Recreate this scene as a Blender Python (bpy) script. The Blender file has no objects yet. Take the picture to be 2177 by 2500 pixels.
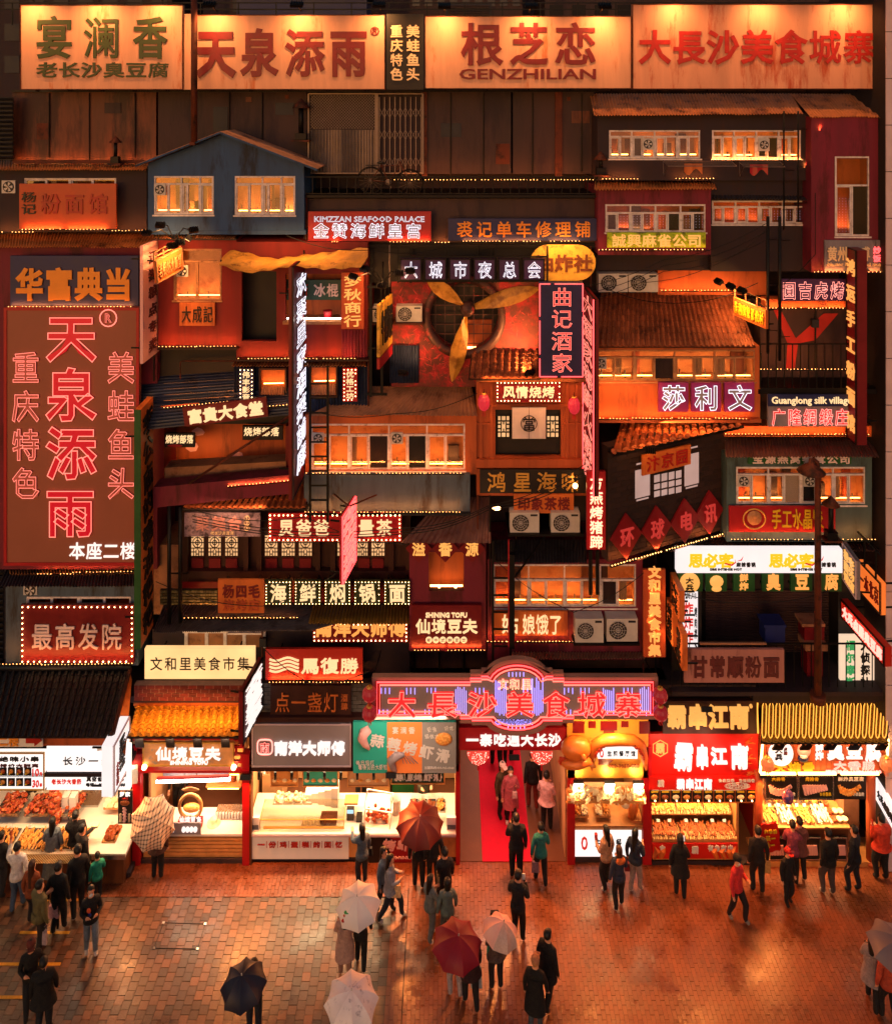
import bpy,bmesh,math,random
from mathutils import Vector,Matrix,Euler
random.seed(7)
SC=bpy.context.scene
COL=SC.collection
rad=math.radians
# ------------------------------------------------------------------ camera
F,HC,S,VX,VY=22.0,20.6,90.0,1100.0,250.0
cam=bpy.data.cameras.new('camera')
cam.sensor_fit='HORIZONTAL';cam.sensor_width=36.0
cam.lens=36.0*F*S/2177.0
cam.shift_x=(1088.5-VX)/2177.0
cam.shift_y=-(1250.0-VY)/2177.0
cam.clip_end=500
camo=bpy.data.objects.new('camera',cam);COL.objects.link(camo)
camo.location=(0,-F,HC);camo.rotation_euler=(rad(90),0,0)
SC.camera=camo
# ------------------------------------------------------------------ world, sun, exposure
w=bpy.data.worlds.new('World');SC.world=w;w.use_nodes=True
nt=w.node_tree
sky=nt.nodes.new('ShaderNodeTexSky');sky.sky_type='NISHITA';sky.sun_disc=False
sky.sun_elevation=rad(4.0);sky.sun_rotation=rad(200)
nt.links.new(sky.outputs[0],nt.nodes['Background'].inputs[0])
nt.nodes['Background'].inputs[1].default_value=SKY_STRENGTH=0.15
sun=bpy.data.lights.new('warm_fill_sun','SUN');sun.energy=0.55;sun.angle=rad(60);sun.color=(1,.33,.32)
so=bpy.data.objects.new('warm_fill_sun',sun);COL.objects.link(so);so.rotation_euler=(rad(80),0,rad(-10))  # broad warm sun added as ambient fill on the facade
vs=SC.view_settings
SC.display_settings.display_device='sRGB'
vs.view_transform='Standard';vs.look='None';vs.exposure=0.12;vs.gamma=1.0;vs.use_curve_mapping=False
cy=SC.cycles
cy.use_denoising=True
cy.use_light_tree=True
cy.max_bounces=5;cy.diffuse_bounces=3;cy.glossy_bounces=2;cy.transmission_bounces=3;cy.transparent_max_bounces=8
cy.sample_clamp_indirect=3.0
cy.caustics_reflective=False;cy.caustics_refractive=False
cy.use_adaptive_sampling=True;cy.adaptive_threshold=0.02
# ------------------------------------------------------------------ mapping from the photograph's rows and columns to metres at a chosen depth
def W(px,py,y=0.0):
 k=(F+y)/F/S
 return Vector(((px-VX)*k,y,HC-(py-VY)*k))
def G(px,py):
 d=F*S*HC/(py-VY)
 return Vector(((px-VX)*d/F/S,d-F,0.0))
# ------------------------------------------------------------------ materials
def hexlin(h):
 h=h.lstrip('#');o=[]
 for i in(0,2,4):
  c=int(h[i:i+2],16)/255
  o.append(c/12.92 if c<=.04045 else((c+.055)/1.055)**2.4)
 return tuple(o)
MATS={}
def mat(name,col,rough=.7,metal=0.0,var=.3,scale=1.6,streak=0.0,bump=.15,col2=None,mix2=.5,fine=True,spec=.35,rand=0.0,attr=False):
 if name in MATS:return MATS[name]
 m=bpy.data.materials.new(name);m.use_nodes=True;MATS[name]=m
 t=m.node_tree;N=t.nodes;L=t.links;b=N['Principled BSDF']
 c=hexlin(col)if isinstance(col,str)else tuple(col)
 c2=hexlin(col2)if isinstance(col2,str)else col2
 b.inputs['Roughness'].default_value=rough;b.inputs['Metallic'].default_value=metal
 b.inputs['Specular IOR Level'].default_value=spec
 if var<=0 and not c2 and not rand:
  b.inputs['Base Color'].default_value=(*c,1);return m
 g=N.new('ShaderNodeNewGeometry');mp=N.new('ShaderNodeMapping')
 mp.inputs['Scale'].default_value=(scale,scale,scale*(.14 if streak else 1))
 L.new(g.outputs['Position'],mp.inputs['Vector'])
 n=N.new('ShaderNodeTexNoise');n.inputs['Scale'].default_value=1.0;n.inputs['Detail'].default_value=7;n.inputs['Roughness'].default_value=.65
 n.inputs['Distortion'].default_value=.4
 L.new(mp.outputs[0],n.inputs['Vector'])
 r=N.new('ShaderNodeMapRange');r.inputs['From Min'].default_value=.3;r.inputs['From Max'].default_value=.7
 r.inputs['To Min'].default_value=1-var;r.inputs['To Max'].default_value=1+var*.5
 L.new(n.outputs[0],r.inputs['Value'])
 base=N.new('ShaderNodeMix');base.data_type='RGBA'
 base.inputs[6].default_value=(*c,1);base.inputs[7].default_value=(*(c2 or c),1);base.inputs[0].default_value=0
 if c2:
  n2=N.new('ShaderNodeTexNoise');n2.inputs['Scale'].default_value=.9;n2.inputs['Detail'].default_value=9;n2.inputs['Roughness'].default_value=.7
  mp2=N.new('ShaderNodeMapping');mp2.inputs['Location'].default_value=(3.1,7.7,1.3)
  mp2.inputs['Scale'].default_value=(scale*1.5,scale*1.5,scale*1.5*(.2 if streak else 1))
  L.new(g.outputs['Position'],mp2.inputs['Vector']);L.new(mp2.outputs[0],n2.inputs['Vector'])
  r2=N.new('ShaderNodeMapRange');r2.inputs['From Min'].default_value=.62-mix2*.25;r2.inputs['From Max'].default_value=.74-mix2*.25
  L.new(n2.outputs[0],r2.inputs['Value']);L.new(r2.outputs[0],base.inputs[0])
 mul=N.new('ShaderNodeMix');mul.data_type='RGBA';mul.blend_type='MULTIPLY';mul.inputs[0].default_value=1
 L.new(base.outputs[2],mul.inputs[6])
 last=r.outputs[0]
 if rand:
  oi=N.new('ShaderNodeObjectInfo');rr=N.new('ShaderNodeMapRange')
  rr.inputs['To Min'].default_value=1-rand;rr.inputs['To Max'].default_value=1+rand
  src=oi.outputs['Random']
  if attr:
   a=N.new('ShaderNodeAttribute');a.attribute_name='tone';src=a.outputs['Fac']
  L.new(src,rr.inputs['Value'])
  mm=N.new('ShaderNodeMath');mm.operation='MULTIPLY';L.new(last,mm.inputs[0]);L.new(rr.outputs[0],mm.inputs[1]);last=mm.outputs[0]
 L.new(last,mul.inputs[7]);L.new(mul.outputs[2],b.inputs['Base Color'])
 rr2=N.new('ShaderNodeMapRange');rr2.inputs['To Min'].default_value=max(.05,rough-.18);rr2.inputs['To Max'].default_value=min(1,rough+.15)
 L.new(n.outputs[0],rr2.inputs['Value']);L.new(rr2.outputs[0],b.inputs['Roughness'])
 if bump:
  bp=N.new('ShaderNodeBump');bp.inputs['Strength'].default_value=bump;bp.inputs['Distance'].default_value=.05
  L.new(n.outputs[0],bp.inputs['Height']);L.new(bp.outputs[0],b.inputs['Normal'])
 return m
def emi(name,col,strength):
 if name in MATS:return MATS[name]
 m=bpy.data.materials.new(name);m.use_nodes=True;MATS[name]=m
 b=m.node_tree.nodes['Principled BSDF']
 c=hexlin(col)if isinstance(col,str)else tuple(col)
 b.inputs['Base Color'].default_value=(*[x*.3 for x in c],1);b.inputs['Roughness'].default_value=.4
 b.inputs['Emission Color'].default_value=(*c,1);b.inputs['Emission Strength'].default_value=strength
 return m
def lightbox_mat(name,col,strength,var=.25,scale=2.0):
 """translucent acrylic face lit from behind, uneven"""
 m=emi(name,col,strength);t=m.node_tree
 b=t.nodes['Principled BSDF'];g=t.nodes.new('ShaderNodeNewGeometry');n=t.nodes.new('ShaderNodeTexNoise')
 n.inputs['Scale'].default_value=scale;n.inputs['Detail'].default_value=2
 r=t.nodes.new('ShaderNodeMapRange');r.inputs['To Min'].default_value=strength*(1-var);r.inputs['To Max'].default_value=strength*(1+var)
 t.links.new(g.outputs['Position'],n.inputs['Vector']);t.links.new(n.outputs[0],r.inputs['Value']);t.links.new(r.outputs[0],b.inputs['Emission Strength'])
 return m
def glass_mat():
 m=bpy.data.materials.new('window_glass');m.use_nodes=True;MATS['glass']=m
 t=m.node_tree;N=t.nodes;L=t.links;N.remove(N['Principled BSDF']);o=N['Material Output']
 tr=N.new('ShaderNodeBsdfTransparent');tr.inputs[0].default_value=(.86,.84,.8,1)
 gl=N.new('ShaderNodeBsdfGlossy');gl.inputs['Roughness'].default_value=.08
 lw=N.new('ShaderNodeLayerWeight');lw.inputs[0].default_value=.5;pw_=N.new('ShaderNodeMath');pw_.operation='POWER';pw_.inputs[1].default_value=4;L.new(lw.outputs['Facing'],pw_.inputs[0]);fr=N.new('ShaderNodeMapRange');fr.inputs['To Min'].default_value=.05;fr.inputs['To Max'].default_value=.8;L.new(pw_.outputs[0],fr.inputs['Value'])
 mx=N.new('ShaderNodeMixShader');L.new(fr.outputs[0],mx.inputs[0]);L.new(tr.outputs[0],mx.inputs[1]);L.new(gl.outputs[0],mx.inputs[2])
 L.new(mx.outputs[0],o.inputs[0]);return m
GLASS=glass_mat()
M={}
def defm(k,*a,**kw):M[k]=mat(k,*a,**kw)
defm('cream_board','#cc9376',.6,col2='#b5653c',mix2=.22,scale=2.2,streak=1,var=.22)
defm('cream_board_b','#c98a6e',.6,col2='#a9492c',mix2=.35,scale=1.6,streak=1,var=.25)
defm('black_board','#1d1512',.6,var=.5)
defm('dark_wall','#2a1c22',.75,col2='#321c1c',mix2=.4,streak=1,var=.45)
defm('rust_wall','#6b3a26',.65,col2='#3a1c14',mix2=.6,streak=1,var=.5,scale=1.2)
defm('umber_panel','#3c2828',.7,col2='#281820',mix2=.5,streak=1,var=.45,scale=1.2)
defm('black_steel','#120e10',.5,metal=.5,var=.3)
defm('rail_black','#0d0b0c',.55,metal=.4,var=.2)
defm('rust_steel','#5c2a1a',.7,metal=.3,col2='#2b140f',var=.4)
defm('slat_grey','#2a2a30',.55,metal=.4,var=.3)
defm('blue_wall','#2f4a70',.75,col2='#1f2636',mix2=.45,streak=1,var=.4)
defm('grey_wall','#4a5968',.75,col2='#33302f',mix2=.45,streak=1,var=.4)
defm('green_wall','#44585a',.75,col2='#2c322f',mix2=.45,streak=1,var=.35)
defm('red_wall','#781a15',.7,col2='#6d130f',mix2=.5,streak=1,var=.35)
defm('crimson_wall','#6e1a2e',.7,col2='#4d0f18',mix2=.5,streak=1,var=.3)
defm('orange_wall','#ac5428',.7,col2='#7c3a1e',mix2=.4,streak=1,var=.3)
defm('orange_wood','#a44c26',.6,streak=1,var=.35,scale=3)
defm('dark_timber','#33130f',.5,var=.4,streak=1,scale=3)
defm('brown_wood','#6e3a1c',.55,var=.4,streak=1,scale=3)
defm('white_frame','#d2c6c6',.6,col2='#84726c',mix2=.25,var=.35,scale=5)
defm('wood_frame','#a8754e',.6,col2='#6b4026',mix2=.3,var=.35,scale=5)
defm('room_paint','#cf945f',.8,var=.3,col2='#a86a3c',mix2=.4)
defm('plaster','#9a6a48',.8,var=.35,col2='#70452c',mix2=.4)
defm('corr_orange','#c07844',.55,metal=.25,col2='#5e3218',mix2=.4,var=.4,scale=1.4)
defm('corr_grey','#4d4547',.5,metal=.35,col2='#352c2c',mix2=.4,var=.35)
defm('corr_tan','#9b6b50',.6,metal=.15,col2='#704634',mix2=.4,var=.35)
defm('corr_pink','#704c46',.55,metal=.2,col2='#5f322b',mix2=.4,var=.35)
defm('corr_blue','#27304a',.45,metal=.35,col2='#171c2e',mix2=.4,var=.35)
defm('corr_mustard','#7a5a1e',.55,metal=.15,var=.35)
defm('corr_steel','#6d5f5b',.45,metal=.5,var=.3)
defm('tile_black','#141216',.4,var=.25,rand=.3,spec=.4)
defm('tile_goldbrown','#96702c',.35,var=.25,rand=.2,spec=.5)
defm('tile_brown','#7d4128',.6,var=.4,rand=.3,col2='#4a2317',mix2=.3)
defm('tile_orange','#e8962e',.35,var=.2,rand=.14,spec=.5)
defm('tile_rust','#a8542a',.55,var=.3,rand=.25)
defm('brick_red','#5a1a18',.75,var=.3,rand=.3,scale=6)
defm('brick_dark','#2a1815',.8,var=.3,rand=.35,scale=6)
defm('brick_grey','#4c4642',.8,var=.3,rand=.25,scale=6)
defm('mortar','#8a6a60',.85,var=.25,scale=6)
defm('mortar_dark','#241715',.85,var=.25,scale=6)
defm('navy_board','#1c2150',.5,var=.25)
defm('purple_board','#3f2050',.5,var=.25)
defm('magenta_board','#8f2468',.5,var=.2)
defm('red_board','#a01420',.45,var=.2)
defm('dark_red_board','#6a0c16',.45,var=.25)
defm('brown_board','#8e5140',.55,var=.12,scale=.8,bump=.03)
defm('orange_board','#c8672c',.55,var=.3,col2='#9c4420',mix2=.3,streak=1)
defm('faded_orange_board','#b04a26',.55,var=.2)
defm('lime_board','#a6c018',.5,var=.4,col2='#5c6a0c',mix2=.5,scale=3)
defm('yellow_board','#eeb040',.55,col2='#8a5a1c',mix2=.4,var=.3,scale=3)
defm('green_board','#1c4f24',.5,var=.3)
defm('teal_board','#2aa896',.5,var=.1)
defm('teal_dark_board','#27493c',.5,var=.2)
defm('mauve_board','#8c7f82',.5,var=.08)
defm('pink_board','#e0a4a0',.55,var=.12)
defm('grey_board','#77707a',.6,var=.3,col2='#4c4448',mix2=.3,scale=3,streak=1)
defm('wood_board','#9a7e88',.55,var=.45,scale=5,col2='#4b3a40')
defm('white_paint','#d9d2cc',.5,var=.12)
defm('mauve_wall','#c4aab0',.8,var=.12)
defm('text_green_dark','#2f3a14',.5,var=.3)
defm('text_red','#a81e16',.5,var=.3,scale=4)
defm('text_dark_red','#6e1418',.5,var=.3,scale=4)
defm('text_black','#17100f',.5,var=.2)
defm('text_cream','#e8caa0',.5,var=.15)
defm('text_tan','#b77f52',.5,var=.25,scale=4)
defm('text_orange','#e08a2a',.5,var=.15)
defm('text_gold','#d8a24a',.35,metal=.3,var=.2)
defm('text_silver','#e0c8c6',.4,metal=.0,var=.25)
defm('text_yellow','#d8b020',.45,var=.15)
defm('text_green','#2f9a4c',.5,var=.1)
defm('text_maroon','#5b2326',.6,var=.35,scale=5)
defm('tarp','#dc963a',.7,var=.35,scale=2.5,col2='#7d4a1c',mix2=.3)
defm('gold_blade','#c58a34',.45,metal=.1,var=.35,scale=2,col2='#96601f')
defm('graffiti_wall','#6c3026',.75,var=.5,col2='#a82428',mix2=.6,scale=2.2)
defm('ring_metal','#4c302c',.55,metal=.3,var=.4,col2='#9c3030',mix2=.25,scale=4)
defm('white_plastic','#b9b2ae',.45,var=.15,scale=4)
defm('dark_plastic','#2a2624',.5,var=.2)
defm('stainless','#b8b2ac',.25,metal=.9,var=.15)
defm('counter_white','#e4d9cc',.35,var=.1)
defm('counter_wood','#c98a4e',.45,var=.3,streak=0,scale=3)
defm('stall_wall','#c79668',.7,var=.2)
defm('red_lacquer','#a80f18',.35,var=.15,spec=.5)
defm('yellow_plaster','#e6a03c',.5,var=.2,scale=2)
defm('sculpt_orange','#d8702c',.38,var=.2,scale=4,spec=.5)
defm('sculpt_red','#c23a20',.4,var=.25,scale=6)
defm('carpet_red','#c80a34',.85,var=.12,bump=.1,scale=8)
defm('passage_floor','#6e4630',.45,var=.2)
defm('lantern_red','#b81422',.6,var=.2)
defm('lantern_orange','#e0642a',.5,var=.2)
defm('paper_white','#e6e0da',.6,var=.08)
defm('meat_red','#a83a22',.4,var=.45,scale=18,col2='#e08a4a',mix2=.5)
defm('meat_gold','#dd8c3c',.4,var=.35,scale=16,col2='#f0c070',mix2=.5)
defm('meat_brown','#8c4420',.45,var=.4,scale=16,col2='#c07438',mix2=.4)
defm('skewer_wood','#dcae70',.6,var=.2,scale=10)
defm('cream_food','#f0dcb0',.5,var=.15,scale=10)
defm('skin','#c98d6c',.5,var=.05,bump=0)
defm('hair_black','#0e0a09',.45,var=.3,scale=30,bump=.3)
defm('hair_brown','#3a1c10',.45,var=.3,scale=30,bump=.3)
defm('hair_blond','#b07848',.5,var=.3,scale=30,bump=.3)
defm('noren','#cdbcb8',.8,var=.12)
defm('leather_black','#0c0a0a',.35,var=.2)
LED=emi('led_warm',(1,.45,.12),7)
BULB=emi('marquee_bulb',(1,.55,.22),13)
BAR=emi('light_tube_warm',(1,.43,.11),14)
WBAR=emi('light_tube_white',(1,.85,.7),20)
NEON={
'red':emi('neon_red',(1,.06,.06),3.4),'pink':emi('neon_pink',(1,.22,.16),1.5),'white':emi('neon_white',(.9,.88,1),1.5),
'warm':emi('neon_warm',(1,.5,.24),2.4),'violet':emi('neon_violet',(.4,.3,1),2.2),'yellow':emi('neon_yellow',(1,.55,.08),5),
'orange':emi('neon_orange',(1,.3,.06),2.2),'salmon':emi('neon_salmon',(1,.3,.24),2.2),'goldglow':emi('letter_gold_glow',(1,.45,.1),.85),
'creamglow':emi('letter_cream_glow',(1,.66,.32),1.0),'whiteglow':emi('letter_white_glow',(1,.88,.82),1.0),
'redglow':emi('letter_red_glow',(.8,.0,.02),.5),'redface':emi('letter_red_face',(.9,.02,.02),1.1),'lit_red':emi('print_lit_red',(.8,.03,.02),.7),'lit_green':emi('print_lit_green',(.05,.42,.12),.6),'lit_yellow':emi('print_lit_yellow',(1,.68,.02),.75),'orangeglow':emi('letter_orange_glow',(1,.38,.08),.9)}
for k_,v_ in NEON.items():M[k_]=v_
# ------------------------------------------------------------------ mesh builder
class MB:
 def __init__(s):s.v=[];s.f=[];s.m=[];s.mi=0;s.sm=[];s.smooth=False
 def _add(s,vs,fs):
  o=len(s.v);s.v+=[Vector(v)for v in vs]
  for f in fs:s.f.append([i+o for i in f]);s.m.append(s.mi);s.sm.append(s.smooth)
  return s
 def box(s,a,b):
  (x0,y0,z0),(x1,y1,z1)=a,b
  x0,x1=min(x0,x1),max(x0,x1);y0,y1=min(y0,y1),max(y0,y1);z0,z1=min(z0,z1),max(z0,z1)
  return s._add([(x0,y0,z0),(x1,y0,z0),(x1,y1,z0),(x0,y1,z0),(x0,y0,z1),(x1,y0,z1),(x1,y1,z1),(x0,y1,z1)],
   [(0,3,2,1),(4,5,6,7),(0,1,5,4),(1,2,6,5),(2,3,7,6),(3,0,4,7)])
 def pbox(s,x0,y0,x1,y1,d0,d1):
  """box whose front face covers the given rows/columns at depth d0, reaching back to d1"""
  a=W(x0,y0,d0);b=W(x1,y1,d0);return s.box((a.x,d0,b.z),(b.x,d1,a.z))
 def obox(s,c,u,v,n):
  """box from centre and three half vectors"""
  c,u,v,n=map(Vector,(c,u,v,n))
  vs=[c+a*u+b*v+d*n for d in(-1,1)for a,b in((-1,-1),(1,-1),(1,1),(-1,1))]
  fs=[(0,3,2,1),(4,5,6,7),(0,1,5,4),(1,2,6,5),(2,3,7,6),(3,0,4,7)]
  if u.cross(v).dot(n)<0:fs=[f[::-1]for f in fs]
  return s._add(vs,fs)
 def quad(s,*p):return s._add(p,[tuple(range(len(p)))])
 def bar(s,a,b,t=.03,t2=None):
  a,b=Vector(a),Vector(b);d=(b-a)
  if d.length<1e-6:return s
  dn=d.normalized();up=Vector((0,0,1))if abs(dn.z)<.9 else Vector((0,1,0))
  u=dn.cross(up).normalized();v=u.cross(dn)
  return s.obox((a+b)/2,u*t/2,v*(t2 or t)/2,d/2)
 def tube(s,pts,r,n=8,caps=True,closed=False):
  pts=[Vector(p)for p in pts];rs=r if isinstance(r,(list,tuple))else[r]*len(pts)
  o=len(s.v);k=len(pts);pu=None
  for i,p in enumerate(pts):
   a=pts[(i-1)%k]if(i or closed)else p;b=pts[(i+1)%k]if(i<k-1 or closed)else p
   d=(b-a).normalized()if(b-a).length>1e-9 else Vector((0,0,1))
   if pu is None:pu=d.orthogonal().normalized()
   u=(pu-d*pu.dot(d));u=u.normalized()if u.length>1e-6 else d.orthogonal().normalized();pu=u;v=d.cross(u)
   for j in range(n):
    t=2*math.pi*j/n;s.v.append(p+(u*math.cos(t)+v*math.sin(t))*rs[i])
  fs=[]
  for i in range(k if closed else k-1):
   i2=(i+1)%k
   for j in range(n):fs.append((o+i*n+j,o+i*n+(j+1)%n,o+i2*n+(j+1)%n,o+i2*n+j))
  if caps and not closed:fs+=[tuple(o+j for j in range(n))[::-1],tuple(o+(k-1)*n+j for j in range(n))]
  for f in fs:s.f.append(list(f));s.m.append(s.mi);s.sm.append(n>6 and len(f)==4)
  return s
 def lathe(s,prof,c=(0,0,0),n=14,ax='z',sx=1,sy=1):
  """profile of (radius, height)"""
  c=Vector(c);o=len(s.v)
  for r,h in prof:
   for j in range(n):
    t=2*math.pi*j/n;p=(r*math.cos(t)*sx,r*math.sin(t)*sy,h)
    if ax=='y':p=(p[0],-p[2],p[1])
    if ax=='x':p=(p[2],p[0],p[1])
    s.v.append(c+Vector(p))
  for i in range(len(prof)-1):
   for j in range(n):s.f.append([o+i*n+j,o+i*n+(j+1)%n,o+(i+1)*n+(j+1)%n,o+(i+1)*n+j]);s.m.append(s.mi);s.sm.append(True)
  return s
 def prism(s,poly,y0,y1):
  """polygon in x,z pulled from y0 (front) to y1"""
  n=len(poly);a=[(x,y0,z)for x,z in poly];b=[(x,y1,z)for x,z in poly]
  return s._add(a+b,[tuple(range(n)),tuple(range(n,2*n))[::-1]]+[(i,n+i,n+(i+1)%n,(i+1)%n)for i in range(n)])
 def ball(s,c,r,k=1,sc=(1,1,1)):
  c=Vector(c);n,h=(6,4)if k==0 else(10,6)if k==1 else(16,10)
  o=len(s.v)
  for i in range(h+1):
   a=math.pi*i/h
   for j in range(n):
    t=2*math.pi*j/n;s.v.append(c+Vector((r*sc[0]*math.sin(a)*math.cos(t),r*sc[1]*math.sin(a)*math.sin(t),r*sc[2]*math.cos(a))))
  for i in range(h):
   for j in range(n):s.f.append([o+i*n+j,o+(i+1)*n+j,o+(i+1)*n+(j+1)%n,o+i*n+(j+1)%n]);s.m.append(s.mi);s.sm.append(True)
  return s
 def octa(s,c,r,rz=None):
  x,y,z=c;rz=rz or r
  return s._add([(x-r,y,z),(x+r,y,z),(x,y-r,z),(x,y+r,z),(x,y,z-rz),(x,y,z+rz)],
   [(0,2,5),(2,1,5),(1,3,5),(3,0,5),(2,0,4),(1,2,4),(3,1,4),(0,3,4)])
 def mesh(s,name,origin,mats):
  me=bpy.data.meshes.new(name);o=Vector(origin)
  me.from_pydata([v-o for v in s.v],[],s.f)
  for m_ in(mats if isinstance(mats,(list,tuple))else[mats]):me.materials.append(M[m_]if isinstance(m_,str)else m_)
  me.polygons.foreach_set('material_index',s.m);me.polygons.foreach_set('use_smooth',s.sm)
  me.update();return me
 def build(s,name,parent,mats,kind=None,label=None):
  org=wloc(parent)if parent else Vector((0,0,0))
  me=s.mesh(name,org,mats);ob=bpy.data.objects.new(name,me);COL.objects.link(ob)
  if parent:ob.parent=parent
  if kind:ob['kind']=kind
  if label:ob['label']=label
  return ob
def wloc(o):
 v=Vector(o.location)
 while o.parent:o=o.parent;v+=Vector(o.location)
 return v
def thing(name,label,cat,loc=(0,0,0),group=None):
 o=bpy.data.objects.new(name,None);COL.objects.link(o);o.location=loc;o.empty_display_size=.2
 o['label']=label;o['category']=cat
 if group:o['group']=group
 return o
def tagm(o,label,cat,group=None):
 o['label']=label;o['category']=cat
 if group:o['group']=group
 return o
def put(name,me,parent,matrix):
 """one more object that shares a mesh; matrix is in world space"""
 ob=bpy.data.objects.new(name,me);COL.objects.link(ob)
 m=matrix.copy()
 if parent:ob.parent=parent;m.translation=m.translation-wloc(parent)
 ob.matrix_basis=m;return ob
def copy_tree(o,parent=None):
 c=o.copy();COL.objects.link(c)
 if parent:c.parent=parent
 for ch in list(o.children):copy_tree(ch,c)
 return c
def basis(o,u,v,n):
 m=Matrix((u,v,n)).transposed().to_4x4();m.translation=Vector(o);return m
# ------------------------------------------------------------------ lettering
GLY={}
def glyph(ch,bold=0.0,tube=0.0):
 if bold>0 and not tube and len(ch)==1 and ord(ch)>0x2e80:bold*=max(.18,min(1,210/max(1,len(glyph(ch).vertices))))*.9
 k=(ch,round(bold,3),round(tube,3))
 if k in GLY:return GLY[k]
 cu=bpy.data.curves.new('letter','FONT');cu.body=ch;cu.size=1;cu.offset=bold
 if tube:cu.fill_mode='NONE';cu.bevel_depth=tube;cu.bevel_resolution=0;cu.resolution_u=1
 else:cu.offset=0 if bold>0 else bold;cu.extrude=.5;cu.resolution_u=2;cu.bevel_depth=max(0,bold)*.85;cu.bevel_resolution=0
 ob=bpy.data.objects.new('tmp',cu);me=bpy.data.meshes.new_from_object(ob);bpy.data.objects.remove(ob);bpy.data.curves.remove(cu)
 me.name='letter'
 while len(me.materials):me.materials.pop()
 me.materials.append(None)
 vs=me.vertices
 cjk=len(ch)==1 and ord(ch)>0x2e80
 if cjk:x0,x1,y0,y1=-.02,1.02,-.13,.89
 elif vs:
  xs=[v.co.x for v in vs];ys=[v.co.y for v in vs];x0,x1,y0,y1=min(xs),max(xs),min(ys),max(ys)
 else:x0,x1,y0,y1=0,1,0,1
 for v in vs:v.co.x=(v.co.x-x0)/(x1-x0)-.5;v.co.y=(v.co.y-y0)/(y1-y0)-.5
 GLY[k]=me;return me
def put_glyph(me,parent,c,u,v,n,wd,ht,dp,material,rot=0.0,name='letter'):
 if rot:
  cr,sr=math.cos(rot),math.sin(rot);u,v=u*cr+v*sr,v*cr-u*sr
 ob=put(name,me,parent,basis(c,u,v,n)@Matrix.Diagonal((wd,ht,dp,1)))
 ob.material_slots[0].link='OBJECT';ob.material_slots[0].material=M[material]if isinstance(material,str)else material
 return ob
class Plane:
 """a sign plane: A = (column, top row, bottom row, depth) of its screen-left edge, B = (column, depth[, top row]) of the right one"""
 def __init__(s,A,B):
  s.px0,s.py0,s.py1,ya=A[0],A[1],A[2],A[3]
  s.px1,yb=B[0],B[1]
  tl=W(A[0],A[1],ya);bl=W(A[0],A[2],ya)
  if len(B)>2:tr=W(B[0],B[2],yb)
  else:
   tr=W(B[0],A[1],yb);tr.z=tl.z
  s.w=(tr-tl).length;s.h=tl.z-bl.z
  s.u=(tr-tl).normalized();uh=Vector((s.u.x,s.u.y,0)).normalized();s.n=uh.cross(Vector((0,0,1)));s.v=s.n.cross(s.u).normalized()
  s.h*=s.v.z;s.o=tl-s.v*s.h
 def p(s,fx,fy,off=0.0):return s.o+s.u*(fx*s.w)+s.v*((1-fy)*s.h)+s.n*off
 def fr(s,r):
  if max(abs(q)for q in r)<=1.5:return r
  return((r[0]-s.px0)/(s.px1-s.px0),(r[1]-s.py0)/(s.py1-s.py0),(r[2]-s.px0)/(s.px1-s.px0),(r[3]-s.py0)/(s.py1-s.py0))
def texts(root,P,items):
 for it in items:
  s,r,m_=it[0],P.fr(it[1]),it[2];o=it[3]if len(it)>3 else{}
  bold=o.get('b',.012);tube=o.get('t');e=o.get('e',.03);off=o.get('off',0.0);rot=rad(o.get('rot',0))
  jit=o.get('jit',0)
  x0,y0,x1,y1=r;cw,ch_=(x1-x0),(y1-y0)
  if o.get('word'):
   cells=[(s,x0,y0,x1,y1)]
  else:
   k=len(s);cells=[]
   g=o.get('gap',.06)
   for i,c in enumerate(s):
    if c==' ':continue
    if o.get('dir')=='v':cells.append((c,x0,y0+ch_*(i+g/2)/k,x1,y0+ch_*(i+1-g/2)/k))
    else:cells.append((c,x0+cw*(i+g/2)/k,y0,x0+cw*(i+1-g/2)/k,y1))
  for c,a,b,d,f in cells:
   wd=(d-a)*P.w;ht=(f-b)*P.h
   rr=rot+(random.uniform(-jit,jit)if jit else 0)
   ctr=P.p((a+d)/2,(b+f)/2,off+e/2+.003)
   L=put_glyph(glyph(c,bold),root,ctr,P.u,P.v,P.n,wd,ht,e,m_,rr)
   if tube:
    tb=glyph(c,min(bold,.026),(.0095 if ht>.9 else.013)if len(c)==1 else.012)
    T=put_glyph(tb,None,ctr+P.n*(e/2+.01),P.u,P.v,P.n,wd*1.0,ht*1.0,max(.5,min(wd,ht)),tube,rr,'neon_tube')
    mw=T.matrix_basis.copy();T.parent=L;T.matrix_parent_inverse=(Matrix.Translation(wloc(root))@L.matrix_basis).inverted()
    T.matrix_basis=mw
def bulbs(root,P,m=.05,step=.16,r=.022,mt=None,inset=.05):
 mb=MB();w_,h_=P.w-2*inset,P.h-2*inset
 nx,ny=max(2,round(w_/step)),max(2,round(h_/step))
 pts=[(inset+w_*i/nx,t)for i in range(nx+1)for t in(inset,P.h-inset)]+[(t,inset+h_*i/ny)for i in range(1,ny)for t in(inset,P.w-inset)]
 for a,b in pts:
  if random.random()>.035:mb.octa(P.p(a/P.w,1-b/P.h,r*.9),r*random.uniform(.8,1.15))
 return mb.build('marquee_bulb',root,mt or BULB,'stuff')
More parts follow.
